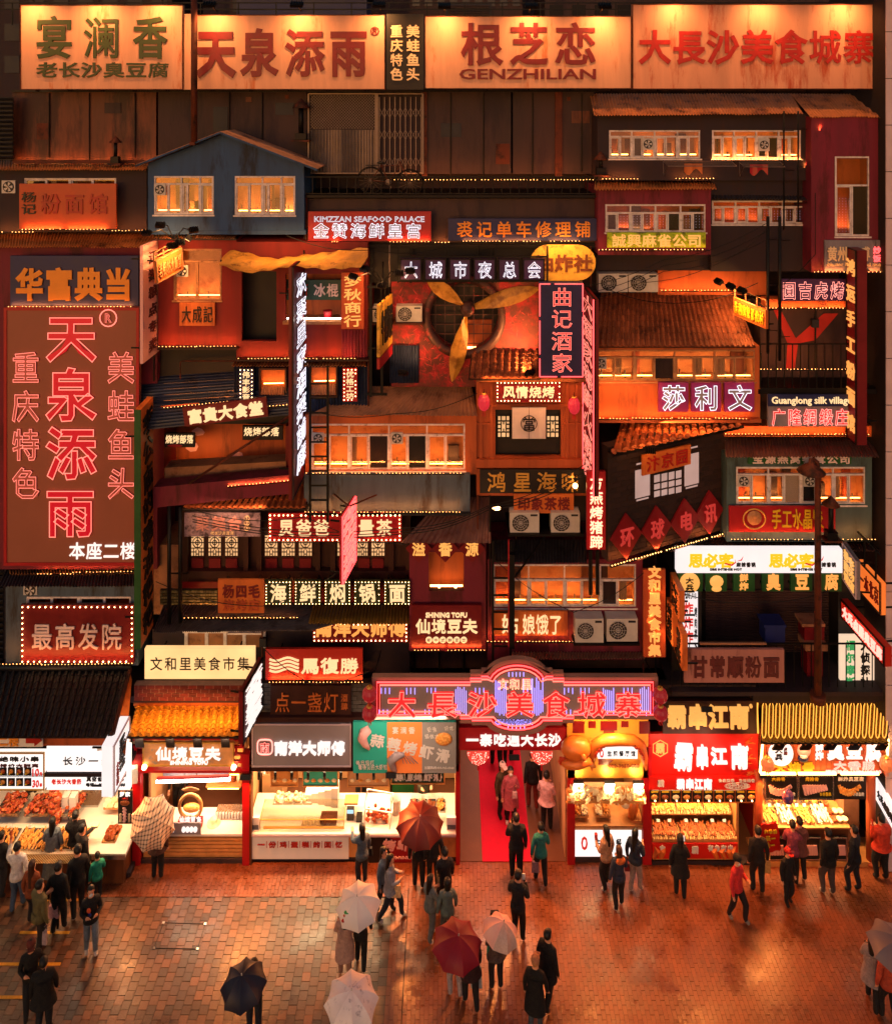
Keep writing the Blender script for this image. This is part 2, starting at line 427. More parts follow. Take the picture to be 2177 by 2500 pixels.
def board(root,P,m_,d=.08,frame=None,ft=.03,name='board',inset=0):
 mb=MB();c=P.p(.5,.5,-d/2);mb.obox(c,P.u*P.w/2,P.v*P.h/2,P.n*d/2);b=mb.build(name,root,m_)
 if frame:
  fb=MB();t=ft;q=.025
  fb.obox(P.p(.5,0,0)-P.v*t/2,P.u*P.w/2,P.v*t/2,P.n*q);fb.obox(P.p(.5,1,0)+P.v*t/2,P.u*P.w/2,P.v*t/2,P.n*q)
  fb.obox(P.p(0,.5,0)+P.u*t/2,P.u*t/2,P.v*(P.h/2-t),P.n*q);fb.obox(P.p(1,.5,0)-P.u*t/2,P.u*t/2,P.v*(P.h/2-t),P.n*q)
  fb.build('frame',root,frame)
 return b
def sign(label,A,B,m_,items=(),d=.08,frame=None,ft=.03,bulb=None,group=None,name='shop_sign',strip=None,brackets=True,cat='sign'):
 P=Plane(A,B);root=thing(name,label,cat,P.p(.5,1),group)
 board(root,P,m_,d,frame,ft)
 texts(root,P,items)
 if bulb:bulbs(root,P,**(bulb if isinstance(bulb,dict)else{}))
 if strip:
  for a,b in strip:led_strip(root,P.p(a,1,.09),P.p(b,1,.09))
 if brackets:
  for t in((.15,.85)if P.w>.5 else(.5,)):
   mb=MB();mb.bar(P.p(t,.12,-d-.02),P.p(t,.12,-d-.3),.035).bar(P.p(t,.88,-d-.02),P.p(t,.88,-d-.3),.035).bar(P.p(t,.1,-d-.02),P.p(t,.9,-d-.02),.035);mb.build('bracket',root,'black_steel')
 return root,P
def rsign(label,x0,y0,x1,y1,y,m_,items=(),**k):return sign(label,(x0,y0,y1,y),(x1,y),m_,items,**k)
STRIP_W=5.2
def led_strip(root,a,b,step=.09,r=.0125,m_=None,name='light_strip',power=1.0):
 a,b=Vector(a),Vector(b);mb=MB();mb.bar(a-Vector((0,0,.03)),b-Vector((0,0,.03)),.03,.02);o=mb.build(name,root,'black_steel')
 n=max(2,int((b-a).length/step));q=MB()
 for i in range(n+1):
  if random.random()>.05:q.octa(a+(b-a)*(i/n)+Vector((0,0,random.uniform(-.006,.006))),r*random.uniform(.8,1.15))
 l=q.build('light_bead',root,m_ or LED,'stuff');c=(a+b)/2;L=area(root,c+Vector((0,.0,.0)),c+Vector((0,.8,.6)),(b-a).length,.02,STRIP_W*power*(b-a).length,(1,.27,.06),180,'strip_light');m2=basis(c,(b-a).normalized(),(b-a).normalized().cross(Vector((0,-.8,-.6))).normalized(),Vector((0,-.8,-.6)));m2.translation=m2.translation-wloc(root);L.matrix_basis=m2;return o
def pstrip(root,x0,y0,x1,y1,d,d1=None,**k):return led_strip(root,W(x0,y0,d),W(x1,y1,d if d1 is None else d1),**k)
def tubelight(root,a,b,r=.02,m_=None,name='light_tube'):
 a,b=Vector(a),Vector(b)
 if m_ is None and root.name.split('.')[0]!='window':area(root,(a+b)/2,(a+b)/2+Vector((0,.8,.6)),(b-a).length,.03,9*(b-a).length,(1,.38,.09),180,'tube_glow')
 return MB().tube([a,b],r,6).build(name,root,m_ or BAR)
# ------------------------------------------------------------------ walls, windows, roofs
def wall(root,x0,y0,x1,y1,d,back,m_,holes=(),name='wall'):
 xs=sorted({x0,x1,*[h[0]for h in holes],*[h[2]for h in holes]});ys=sorted({y0,y1,*[h[1]for h in holes],*[h[3]for h in holes]})
 mb=MB()
 for i in range(len(xs)-1):
  for j in range(len(ys)-1):
   cx,cy_=(xs[i]+xs[i+1])/2,(ys[j]+ys[j+1])/2
   if any(h[0]<cx<h[2]and h[1]<cy_<h[3]for h in holes):continue
   mb.quad(W(xs[i],ys[j+1],d),W(xs[i+1],ys[j+1],d),W(xs[i+1],ys[j],d),W(xs[i],ys[j],d))
 B_=Vector((0,back-d,0))
 def rev(a,b,c,e,dep,inv):
  P_=[W(a,c,d),W(b,c,d),W(b,e,d),W(a,e,d)];D=Vector((0,dep,0))
  for k in range(4):
   q=(P_[k],P_[(k+1)%4],P_[(k+1)%4]+D,P_[k]+D);mb.quad(*(q if inv else q[::-1]))
 rev(x0,x1,y0,y1,back-d,False)
 for h in holes:rev(h[0],h[2],h[1],h[3],min(.14,back-d),True)
 return mb.build(name,root,m_)
def fan_part(root,x0,y0,x1,y1,d):
 a,b=W(x0,y0,d),W(x1,y1,d);cx,cz=(a.x+b.x)/2,(a.z+b.z)/2;r=(b.x-a.x)/2
 mb=MB();mb.box((a.x,d,b.z),(b.x,d+.05,a.z));mb.mi=1
 mb.lathe([(r*.82,-.005),(r*.82,.012),(r*.7,.012),(r*.7,-.005)],(cx,d-.002,cz),14,'y')
 mb.lathe([(0.0,.006),(r*.7,.006)],(cx,d,cz),14,'y');mb.mi=0
 for k in range(5):
  t=k*2*math.pi/5;p=Vector((cx,d-.016,cz));u=Vector((math.cos(t),0,math.sin(t)));v=Vector((-u.z,0,u.x))
  mb.quad(p+u*r*.12,p+u*r*.66-v*r*.2+Vector((0,-.01,0)),p+u*r*.66+v*r*.22,p+u*r*.2+v*r*.12)
 mb.ball((cx,d-.02,cz),r*.14,0)
 return mb.build('exhaust_fan',root,['white_plastic','dark_plastic'])
def window(root,x0,y0,x1,y1,d,cols=4,tr=.22,fans=(),frame='white_frame',depth=.5,inner='room_paint',bar=True,beads=False,light=1.0,bars_mid=True,lit=None):
 """window unit: cols = list of relative pane widths or a count; set back in the wall, a shallow lit room behind"""
 a,b=W(x0,y0,d),W(x1,y1,d);X0,X1,Z0,Z1=a.x,b.x,b.z,a.z;yb=d+.05
 cols=[1]*cols if isinstance(cols,int)else cols;tot=sum(cols);w_=X1-X0;h_=Z1-Z0
 fb=MB();t=.045
 fb.box((X0,d-.02,Z1-t),(X1,yb,Z1));fb.box((X0,d-.02,Z0),(X1,yb,Z0+t));fb.box((X0,d-.02,Z0+t),(X0+t,yb,Z1-t));fb.box((X1-t,d-.02,Z0+t),(X1,yb,Z1-t))
 fb.box((X0-.03,d-.06,Z0-.045),(X1+.03,d,Z0-.004))
 zt=Z1-tr*h_
 if tr:fb.box((X0+t,d-.018,zt-.03),(X1-t,yb-.004,zt+.015))
 xs=[X0]
 for c in cols:xs.append(xs[-1]+w_*c/tot)
 for i,x in enumerate(xs[1:-1]):
  th=.04 if i%2 else.02
  fb.box((x-th,d-.012,Z0+t),(x+th,yb-.006,(zt-.03)if tr else Z1-t))
  if tr and i%2 and len(cols)>3:fb.box((x-.02,d-.012,zt+.015),(x+.02,yb-.006,Z1-t))
 for i in range(len(cols)):
  if i%2==0:
   a0,a1=xs[i]+.05,xs[i+1]-.03;z0,z1=Z0+t+.004,(zt-.034 if tr else Z1-t-.004);s_=.025
   fb.box((a0,d+.002,z0),(a0+s_,yb-.008,z1));fb.box((a1-s_,d+.002,z0),(a1,yb-.008,z1));fb.box((a0+s_,d+.002,z1-s_),(a1-s_,yb-.008,z1));fb.box((a0+s_,d+.002,z0),(a1-s_,yb-.008,z0+s_))
 win=bpy.data.objects.new('window',fb.mesh('window',wloc(root),frame));COL.objects.link(win);win.parent=root
 for i in range(len(cols)):
  MB().box((xs[i]+.01,d+.025,Z0+t),(xs[i+1]-.01,d+.029,(zt-.03)if tr else Z1-t)).build('pane',win,GLASS)
 if tr:MB().box((X0+t,d+.025,zt+.015),(X1-t,d+.029,Z1-t)).build('pane',win,GLASS)
 rm=MB();y0_,y1_=yb+.001,d+depth;x_0,x_1,z_0,z_1=X0+.01,X1-.01,Z0+.01,Z1-.01
 rm.quad((x_0,y1_,z_0),(x_1,y1_,z_0),(x_1,y1_,z_1),(x_0,y1_,z_1));rm.quad((x_0,y0_,z_0),(x_1,y0_,z_0),(x_1,y1_,z_0),(x_0,y1_,z_0))
 rm.quad((x_0,y0_,z_0),(x_0,y1_,z_0),(x_0,y1_,z_1),(x_0,y0_,z_1));rm.quad((x_1,y1_,z_0),(x_1,y0_,z_0),(x_1,y0_,z_1),(x_1,y1_,z_1))
 rm.quad((x_0,y1_,z_1),(x_1,y1_,z_1),(x_1,y0_,z_1),(x_0,y0_,z_1))
 rm.build('room',win,inner)
 for i in range(len(cols)):
  if random.random()<.5:
   xa=xs[i]+random.uniform(.02,.12);xb=min(xs[-1]-.03,xa+random.uniform(.15,.4));MB().box((xa,y1_-.14,Z0+.012),(xb,y1_-.03,Z0+h_*random.uniform(.3,.9))).build('cabinet',win,random.choice(('brown_wood','orange_wood','dark_timber','stall_wall','corr_grey')))
 for i in range(len(cols)):
  if random.random()<.16:MB().box((xs[i]+.03,d+.045,Z0+.05),(xs[i+1]-.03,d+.055,zt-.05 if tr else Z1-.06)).build('blind',win,random.choice(('slat_grey','noren','umber_panel')))
 if bar:
  for i in range(0,len(cols),2):
   j=min(i+2,len(cols))
   tubelight(win,(xs[i]+.07,d+.16,Z0+.1),(xs[j]-.07,d+.16,Z0+.1),.017)
  area(win,((X0+X1)/2,d+.18,Z0+.1),((X0+X1)/2,d+.18+.75,Z0+.76),w_*.95,.03,6.2*w_*light,random.choice(((1,.33,.09),(1,.3,.07),(1,.42,.16))),180,'window_light')
  q=MB()
  for i in range(0,len(cols)):
   x=xs[i]+(xs[i+1]-xs[i])*random.uniform(.25,.75);q.tube([(x,d+.24,Z0+.012),(x+random.uniform(-.02,.02),d+.24,Z0+random.uniform(.16,.26))],.02,6)
  q.build('spotlight',win,'dark_plastic')
 cx=MB();k=0
 for i in range(len(cols)):
  if random.random()<.3:
   xa=xs[i]+.03+random.uniform(0,.05);xb=xa+(xs[i+1]-xs[i])*random.uniform(.2,.45);n=6;prev=None
   for q_ in range(n+1):
    x=xa+(xb-xa)*q_/n;y_=d+.1+.02*(q_%2)
    if prev:cx.quad((prev[0],prev[1],Z0+.12),(x,y_,Z0+.12),(x,y_,zt-.05 if tr else Z1-.08),(prev[0],prev[1],zt-.05 if tr else Z1-.08))
    prev=(x,y_)
   k+=1
 if k:cx.build('curtain',win,mat('curtain_cloth','#c9a07c',.8,var=.2))
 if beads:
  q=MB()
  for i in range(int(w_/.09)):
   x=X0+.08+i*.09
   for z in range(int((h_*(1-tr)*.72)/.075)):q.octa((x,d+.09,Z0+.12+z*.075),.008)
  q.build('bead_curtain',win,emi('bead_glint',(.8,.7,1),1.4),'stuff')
 for f in fans:fan_part(root,*f,d-.06)
 return win
def corr(root,TL,TR,BR,BL,waves=None,amp=.022,m_='corr_grey',sheets=None,name='roof_sheet',horiz=False,pitch=.085):
 TL,TR,BR,BL=map(Vector,(TL,TR,BR,BL))
 if horiz:TL,TR,BR,BL=BL,TL,TR,BR
 wd=(TR-TL).length;waves=waves or max(4,int(wd/pitch));sheets=sheets or max(1,round(wd/.95));per=waves/sheets
 n=((TR-TL).cross(BL-TL)).normalized()
 if n.z<0 or(abs(n.z)<.05 and n.y>0):n=-n
 for s_ in range(sheets):
  mb=MB();a0,a1=s_/sheets,(s_+1)/sheets;k=max(4,int(per*4));e1=random.uniform(-.03,.03);lift=.004*(s_%2)+.002
  pts=[]
  for i in range(k+1):
   f=a0+(a1-a0+.008)*i/k;f=min(f,1.0)
   h=amp*math.sin(2*math.pi*f*waves)+lift
   t=TL+(TR-TL)*f;b=BL+(BR-BL)*f;b=b+(b-t).normalized()*e1
   m1=(t+b)/2
   pts.append((t+n*h,b+n*h))
  for i in range(k):
   (t0,b0),(t1,b1)=pts[i],pts[i+1];mb.quad(b0,b1,t1,t0)
   dn=-n*.006;mb.quad(b0+dn,b0,b1,b1+dn)
  mb.sm=[True]*len(mb.f)
  mb.build(name,root,m_)
TILES={}
def tile_mesh(kind):
 if kind in TILES:return TILES[kind]
 mb=MB();n=6
 if kind=='cover':
  ring=lambda y,r,z:[(r*math.cos(math.pi*j/n),y,z+r*math.sin(math.pi*j/n))for j in range(n+1)]
  A,B_=ring(-.56,.27,.0),ring(.56,.33,.05)
  mb._add(A+B_,[(j,j+1,n+2+j,n+1+j)for j in range(n)]);mb.sm=[True]*n;o=len(mb.v)
  mb._add(B_,[tuple(range(n+1))])
 else:
  pr=[(-.5,.1),(-.3,.02),(0,-.02),(.3,.02),(.5,.1)]
  A=[(x,-.56,z)for x,z in pr];B_=[(x,.56,z+.09)for x,z in pr];C=[(x,.56,z+.02)for x,z in pr]
  mb._add(A+B_+C,[(j,j+1,6+j,5+j)for j in range(4)]+[(5+j,6+j,11+j,10+j)for j in range(4)])
 me=mb.mesh('roof_tile',(0,0,0),'tile_black');me.materials.clear();me.materials.append(None);TILES[kind]=me;return me
def tile_roof(root,TL,TR,BR,BL,nc,nr,m_,pans=True,pan_parts=True,eave=True,limit=290):
 TL,TR,BR,BL=map(Vector,(TL,TR,BR,BL));n=((TR-TL).cross(BL-TL)).normalized()
 if n.z<0:n=-n
 P=lambda fu,fv:(TL+(TR-TL)*fu)*(1-fv)+(BL+(BR-BL)*fu)*fv
 dk=MB();q=n*-.02;dk._add([TL+q,TR+q,BR+q,BL+q,TL+q*3,TR+q*3,BR+q*3,BL+q*3],[(3,2,1,0),(4,5,6,7),(2,3,7,6),(3,0,4,7),(1,2,6,5)]);dk.build('roof_deck',root,mat('roof_deck','#2a1712',.8))
 cnt=0;rest=MB()
 def one(kind,fu,fv,lift):
  nonlocal cnt
  c=P(fu,fv);du=(P(fu+.5/nc,fv)-P(fu-.5/nc,fv));dv=(P(fu,fv+.5/nr)-P(fu,fv-.5/nr))
  v=dv.normalized();u=(du-v*du.dot(v));wu=du.length;u.normalize();nn=u.cross(v)
  if nn.dot(n)<0:nn=-nn;
  mtx=basis(c+n*lift+Vector((random.uniform(-.003,.003),0,0)),u,v,nn)@Euler((0,0,random.uniform(-.03,.03))).to_matrix().to_4x4()@Matrix.Diagonal((wu,dv.length,wu,1))
  me=tile_mesh(kind)
  if cnt<limit:
   ob=put('tile',me,root,mtx);ob.material_slots[0].link='OBJECT';ob.material_slots[0].material=M[m_];cnt+=1
  else:
   o=len(rest.v);rest.v+=[mtx@v_.co for v_ in me.vertices]
   for p in me.polygons:rest.f.append([i+o for i in p.vertices]);rest.m.append(0);rest.sm.append(p.use_smooth)
 for i in range(nc):
  for j in reversed(range(nr)):one('cover',(i+.5)/nc,(j+.5)/nr,.012)
 if pans:
  if not pan_parts:cnt=limit
  for i in range(nc-1):
   for j in reversed(range(nr)):one('pan',(i+1)/nc,(j+.5)/nr,-.004)
 if rest.v:rest.build('roof_tiles',root,m_,'stuff')
def bricks(root,x0,y0,x1,y1,d,nx,ny,m_,mort='mortar',back=.2,name='brick'):
 a,b=W(x0,y0,d),W(x1,y1,d);wl=MB();wl.box((a.x,d+.012,b.z),(b.x,d+back,a.z));wl.build('mortar',root,mort)
 bw,bh=(b.x-a.x)/nx,(a.z-b.z)/ny;g=.008
 me=MB().box((-bw/2+g,0,-bh/2+g*.7),(bw/2-g,.03,bh/2-g*.7)).mesh('brick',(0,0,0),m_)
 mh=MB().box((-bw/4+g,0,-bh/2+g*.7),(bw/4-g,.03,bh/2-g*.7)).mesh('brick',(0,0,0),m_)
 for j in range(ny):
  off=.5 if j%2 else 0;z=b.z+(j+.5)*bh
  i=0
  if off:put('brick',mh,root,Matrix.Translation((a.x+bw/4,d+random.uniform(-.004,.004),z)));put('brick',mh,root,Matrix.Translation((b.x-bw/4,d+random.uniform(-.004,.004),z)))
  for i in range(nx-(1 if off else 0)):put('brick',me,root,Matrix.Translation((a.x+(i+.5+off)*bw,d+random.uniform(-.005,.004),z)))
def ac_unit(label,x0,y0,x1,y1,d,group='air conditioner outdoor units'):
 a,b=W(x0,y0,d),W(x1,y1,d);r=thing('air_conditioner',label,'air conditioner',((a.x+b.x)/2,d+.17,b.z),group);w_=b.x-a.x;h_=a.z-b.z
 MB().box((a.x,d,b.z+.04),(b.x,d+.34,a.z)).build('casing',r,'white_plastic')
 MB().box((a.x+.08,d+.03,b.z),(a.x+.16,d+.3,b.z+.04)).box((b.x-.16,d+.03,b.z),(b.x-.08,d+.3,b.z+.04)).build('foot',r,'dark_plastic')
 R_=min(h_*.42,w_*.3);c=Vector((a.x+R_+w_*.06,d,(a.z+b.z+.04)/2))
 MB().lathe([(0.0,.004),(R_,.004)],c,18,'y').build('fan_opening',r,'dark_plastic')
 g=MB()
 for k in range(4):rr=R_*(k+1)/4;g.lathe([(rr,.01),(rr,.02),(rr-.008,.02),(rr-.008,.01)],c,18,'y')
 for k in range(12):t=k*math.pi/6;g.bar(c+Vector((0,-.016,0)),c+Vector((math.cos(t)*R_,-.016,math.sin(t)*R_)),.006)
 g.build('grille',r,'white_plastic')
 f=MB()
 for k in range(3):
  t=k*2.09+.3;u=Vector((math.cos(t),0,math.sin(t)));v=Vector((-u.z,0,u.x));p=c+Vector((0,-.007,0));f.quad(p+u*.02,p+u*R_*.85-v*R_*.3,p+u*R_*.9+v*R_*.2,p+v*.05)
 f.build('fan_blade',r,'slat_grey')
 l=MB().box((b.x-w_*.3,d-.003,a.z-h_*.16),(b.x-w_*.06,d,a.z-h_*.07));l.build('badge',r,'slat_grey')
 return r
def vent(label,cx,top,bot,d,w_=.5):
 """chimney pipe with conical rain cap"""
 a=W(cx,top,d);b=W(cx,bot,d);r=thing('chimney_pipe',label,'chimney',(b.x,d,b.z),'capped chimney pipes');h=a.z-b.z
 MB().lathe([(.0,0),(w_/2,-w_*.55),(w_/2-.01,-w_*.57),(0,-.03)],a,12).build('rain_cap',r,'rust_steel')
 MB().tube([b+Vector((0,0,.2)),a-Vector((0,0,w_*.4))],w_*.14,10).build('pipe',r,'black_steel')
 MB().box((b.x-w_*.3,d-w_*.25,b.z+.06),(b.x+w_*.3,d+w_*.25,b.z+.24)).build('collar',r,'black_steel')
 MB().box((b.x-w_*.5,d-w_*.35,b.z),(b.x+w_*.5,d+w_*.35,b.z+.05)).build('base',r,'rust_steel')
 return r
def ladder(label,x0,x1,top,bot,d,step=.39):
 a,b=W(x0,top,d),W(x1,bot,d);r=thing('ladder',label,'ladder',((a.x+b.x)/2,d,b.z))
 for x in(a.x,b.x):MB().box((x-.03,d-.03,b.z),(x+.03,d+.03,a.z)).build('rail',r,'rail_black')
 n=int((a.z-b.z)/step);me=MB().box((-(b.x-a.x)/2+.03,-.018,-.018),((b.x-a.x)/2-.03,.018,.018)).mesh('rung',(0,0,0),'rail_black')
 for i in range(n):put('rung',me,r,Matrix.Translation(((a.x+b.x)/2,d,b.z+(i+.5)*step)))
 return r
def spot_lamp(root,c,aim,w_=.26,power=60,color=(1,.43,.13),arm=None,size=.16,spot=True,name='spotlight'):
 """floodlight head with cooling fins, its lens and its light"""
 c,aim=Vector(c),Vector(aim);d=(aim-c).normalized();u=d.cross(Vector((0,0,1))).normalized();v=u.cross(d)
 mb=MB();mb.obox(c-d*.05,u*w_/2,v*w_*.3,d*.04)
 for i in range(5):mb.obox(c-d*.11+u*(w_*(i-2)/5),u*.008,v*w_*.28,d*.025)
 if arm is not None:mb.bar(c-d*.08,arm,.025)
 h=mb.build(name,root,'black_steel')
 MB().obox(c-d*.006,u*w_*.42,v*w_*.22,d*.004).build('lens',h,emi('lamp_lens',(1,.55,.2),6))
 if power:
  L=bpy.data.lights.new('floodlight','AREA');L.shape='RECTANGLE';L.size=w_*.8;L.size_y=w_*.4;L.energy=power;L.color=color;L.spread=rad(130)
  o=bpy.data.objects.new('floodlight',L);COL.objects.link(o)
  m_=basis(c+d*.004,u,v,-d);o.parent=h;m_.translation=m_.translation-wloc(h);o.matrix_basis=m_
 return h
def area(root,c,aim,sx,sy,power,color,spread=180,name='stall_light'):
 c,aim=Vector(c),Vector(aim);d=(aim-c).normalized();up=Vector((0,0,1))if abs(d.z)<.9 else Vector((0,1,0));u=d.cross(up).normalized();v=u.cross(d)
 L=bpy.data.lights.new(name,'AREA');L.shape='RECTANGLE';L.size=sx;L.size_y=sy;L.energy=power;L.color=color;L.spread=rad(spread)
 o=bpy.data.objects.new(name,L);COL.objects.link(o);m_=basis(c,u,v,-d)
 if root:o.parent=root;m_.translation=m_.translation-wloc(root)
 o.matrix_basis=m_;return o
def railing(label,x0,y0,x1,y1,d,n=12,group='balcony railings'):
 a,b=W(x0,y0,d),W(x1,y1,d);r=thing('railing',label,'railing',((a.x+b.x)/2,d,b.z),group)
 MB().box((a.x,d-.02,a.z-.03),(b.x,d+.02,a.z)).build('top_rail',r,'rail_black');MB().box((a.x,d-.02,b.z+.03),(b.x,d+.02,b.z+.06)).build('bottom_rail',r,'rail_black')
 me=MB().box((-.011,-.011,0),(.011,.011,a.z-b.z-.09)).mesh('baluster',(0,0,0),'rail_black')
 for i in range(n+1):put('baluster',me,r,Matrix.Translation((a.x+(b.x-a.x)*i/n,d,b.z+.06)))
 return r
def lantern(label,cx,cy_,w_,h_,d,m_='lantern_red',ribs=12,tassel=True,glow=None,group='red lanterns',top=None):
 c=W(cx,cy_,d);r=thing('lantern',label,'lantern',c-Vector((0,0,h_/2)),group);R_=w_/2
 mb=MB();n=ribs*2;prof=[(R_*.35,h_/2),(R_*.75,h_*.38),(R_,h_*.15),(R_,-h_*.15),(R_*.75,-h_*.38),(R_*.35,-h_/2)]
 o=len(mb.v)
 for rr,hh in prof:
  for j in range(n):
   t=2*math.pi*j/n;q=rr*(1 if j%2 else.93);mb.v.append(c+Vector((q*math.cos(t),q*math.sin(t),hh)))
 for i in range(len(prof)-1):
  for j in range(n):mb.f.append([o+i*n+j,o+(i+1)*n+j,o+(i+1)*n+(j+1)%n,o+i*n+(j+1)%n]);mb.m.append(0);mb.sm.append(False)
 mb.build('shade',r,glow or m_)
 MB().lathe([(0,.03),(R_*.4,.03),(R_*.4,-.01),(0,-.01)],c+Vector((0,0,h_/2)),10).build('cap',r,'text_gold')
 MB().tube([c+Vector((0,0,h_/2+.03)),(c+Vector((0,0,h_/2+.14)))if top is None else top],.008,5).build('cord',r,'rail_black')
 if tassel:
  t=MB()
  for k in range(7):a=k*.9;t.tube([c+Vector((math.cos(a)*.03,math.sin(a)*.03,-h_/2)),c+Vector((math.cos(a)*.05,math.sin(a)*.05,-h_/2-h_*.35))],.008,4)
  t.build('tassel',r,m_)
 return r
# ================================================================== SETTING
def structure(o):o['kind']='structure';return o
gm=mat('ground_far','#4a3024',.6,var=.3,scale=1.0)
structure(MB().box((-60,-45,-.3),(60,60,-.05)).build('ground',None,gm))
# ---- backing tenement wall and distant blocks
bk=thing('building','dark tenement block rising behind all the stacked shop fronts','building',(0,2.6,0))
MB().box((-12.6,2.4,4.2),(14.5,7,20.95)).build('wall',bk,'dark_wall')
MB().box((-12.6,2.9,0),(.1,7,4.2)).box((3.2,2.9,0),(14.5,7,4.2)).build('lower_wall',bk,'dark_wall')
MB().box((-12.8,2.2,20.95),(14.8,7.1,21.05)).build('parapet',bk,'umber_panel')
def tower(label,x0,x1,top,d,m_,nx,ny,wm):
 a=W(x0,top,d);b=W(x1,600,d);r=thing('tower_block',label,'building',((a.x+b.x)/2,d,0),'tower blocks behind the signs')
 MB().box((a.x,d,0),(b.x,d+6,a.z)).build('wall',r,m_)
 ww,n=(b.x-a.x),nx;me=MB().box((-ww/n*.3,-.03,-.5),(ww/n*.3,.03,.5)).mesh('window',(0,0,0),wm)
 for i in range(nx):
  for j in range(ny):put('window',me,r,Matrix.Translation((a.x+(i+.5)*ww/n,d-.02,a.z-1.0-j*1.9)))
tower('grey tower block with rows of small windows behind the black two column sign',1000,1275,-260,30,'umber_panel',9,5,mat('far_glass','#221d24',.3))
tower('dark block with vents behind the dark red four character sign',560,880,-200,24,'dark_wall',7,4,'slat_grey')
tower('low dark block behind the big cream sign with green characters',-120,420,-120,26,'dark_wall',9,4,'slat_grey')
tower('dark block behind the red seven character sign',1330,2100,-240,27,'umber_panel',14,4,'black_steel')
tower('wide unlit block closing the view above all the roof signs',-900,3100,-420,44,'umber_panel',40,4,MATS['far_glass'])
t_=thing('rooftop_shed','blue tarpaulin covered shed on the roof behind the red characters sign','shed',W(740,35,5))
MB().pbox(578,-12,895,36,4.6,6).build('wall',t_,'navy_board');MB().pbox(565,-16,905,-8,4.4,6.2).build('roof',t_,'corr_blue')
t_=thing('roof_machine','grey louvred ventilation box on the roof above the black two column sign','air vent',W(1145,40,4))
MB().pbox(1088,8,1200,40,4,5).build('casing',t_,'slat_grey')
for k in range(6):MB().pbox(1094,12+k*4.2,1194,14.5+k*4.2,3.96,4).build('louver',t_,'umber_panel')
t_=thing('roof_fence','horizontal pipe rail along the roof edge behind the top signs','railing',W(1100,30,3.5))
for yy in(6,22):MB().bar(W(0,yy,3.5),W(2150,yy,3.5),.04).build('rail',t_,'rail_black')
for k in range(24):MB().bar(W(30+k*92,4,3.5),W(30+k*92,60,3.5),.035).build('post',t_,'rail_black')
t_=thing('neighbour_wall','pale mauve panelled wall edge rising at the far right','wall',W(2200,1700,-.3))
a,b=W(2163,-60,-.3),W(2300,1705,-.3)
MB().box((a.x+.02,-.27,0),(b.x,3,a.z)).build('mortar',t_,'mortar_dark')
zz=0.0
while zz<a.z:MB().box((a.x,-.3,zz+.012),(b.x,-.26,min(a.z,zz+1.24))).build('panel',t_,'mauve_wall');zz+=1.25
t_=thing('orange_pilaster','narrow rust orange tiled strip beside the pale right wall','wall',W(2150,1700,.3))
a,b=W(2132,-40,.8),W(2160,1705,.8);zz=4.2
while zz<a.z:MB().box((a.x,.8,zz+.01),(b.x,1.6,zz+.61)).build('tile',t_,'orange_board');zz+=.62
def louvres(label,x0,y0,x1,y1,d,n):
 r=thing('louvre_screen',label,'shutter',W((x0+x1)/2,y1,d),'louvre screens at the left edge')
 MB().pbox(x0,y0,x1,y1,d+.08,d+.12).build('backing',r,'black_steel');a=W(x0,y0,d);b=W(x1,y1,d)
 for i in range(n):
  z=b.z+(a.z-b.z)*(i+.5)/n;h=(a.z-b.z)/n
  MB().obox(((a.x+b.x)/2,d+.04,z),((b.x-a.x)/2,0,0),(0,-.045,h*.3),(0,.006,.006)).build('slat',r,'slat_grey')
louvres('grey louvre screen beside the rusty wall under the top left sign',-60,236,31,390,1.0,14)
louvres('long grey louvre screen left of the huge brown sign',-60,760,7,1620,.9,60)
# ---- rusted hoarding under the top signs
hb=thing('hoarding','rusty brown metal hoarding panels under the top signs','wall',W(700,600,1.5))
for x0,x1,m_ in((30,384,'rust_wall'),(386,752,'umber_panel'),(1036,1250,'umber_panel'),(1252,1452,'umber_panel')):
 MB().pbox(x0,222,x1-3,424 if x0>1000 else 402,1.5,2.3).build('panel',hb,m_)
MB().pbox(1355,224,1372,430,1.42,1.5).pbox(1030,224,1042,430,1.42,1.5).build('beam',hb,'rust_steel')
MB().pbox(28,219,1460,224,1.4,2.3).build('top_rail',hb,'black_steel')
led_strip(hb,W(36,398,1.34),W(380,398,1.34));MB().pbox(30,390,384,399,1.2,1.23).build('strip_shield',hb,'rust_steel')  # rail added in front so the LED line itself stays hidden
fb=thing('folding_gate','folding steel gate beside a mesh and corrugated panel behind the bicycle','gate',W(890,424,1.4))
g_=MB()
for x in(753,917,921,1032):g_.bar(W(x,228,1.36),W(x,424,1.36),.05)
for y_ in(228,422):g_.bar(W(753,y_,1.36),W(1032,y_,1.36),.04)
g_.build('frame',fb,'corr_steel')
g_=MB();a,b=W(757,231,1.4),W(914,314,1.4);n=22;w_,h_=b.x-a.x,a.z-b.z
for i in range(-10,n):
 for s_ in(1,-1):
  x0=a.x+w_*i/n;pts=[]
  X0,X1=max(a.x,x0),min(b.x,x0+h_)
  if X1<=X0:continue
  z0,z1=b.z+(X0-x0),b.z+(X1-x0)
  if s_<0:z0,z1=a.z+b.z-z0,a.z+b.z-z1
  g_.bar((X0,1.4,z0),(X1,1.4,z1),.009)
g_.build('wire_mesh',fb,'corr_steel','stuff')
MB().pbox(755,229,1030,422,1.46,1.5).build('backing',fb,'dark_wall')
corr(fb,W(757,316,1.4),W(914,316,1.4),W(914,422,1.4),W(757,422,1.4),amp=.018,m_='corr_steel',name='corrugated_panel')
a,b=W(926,236,1.38),W(1028,420,1.38);n=8
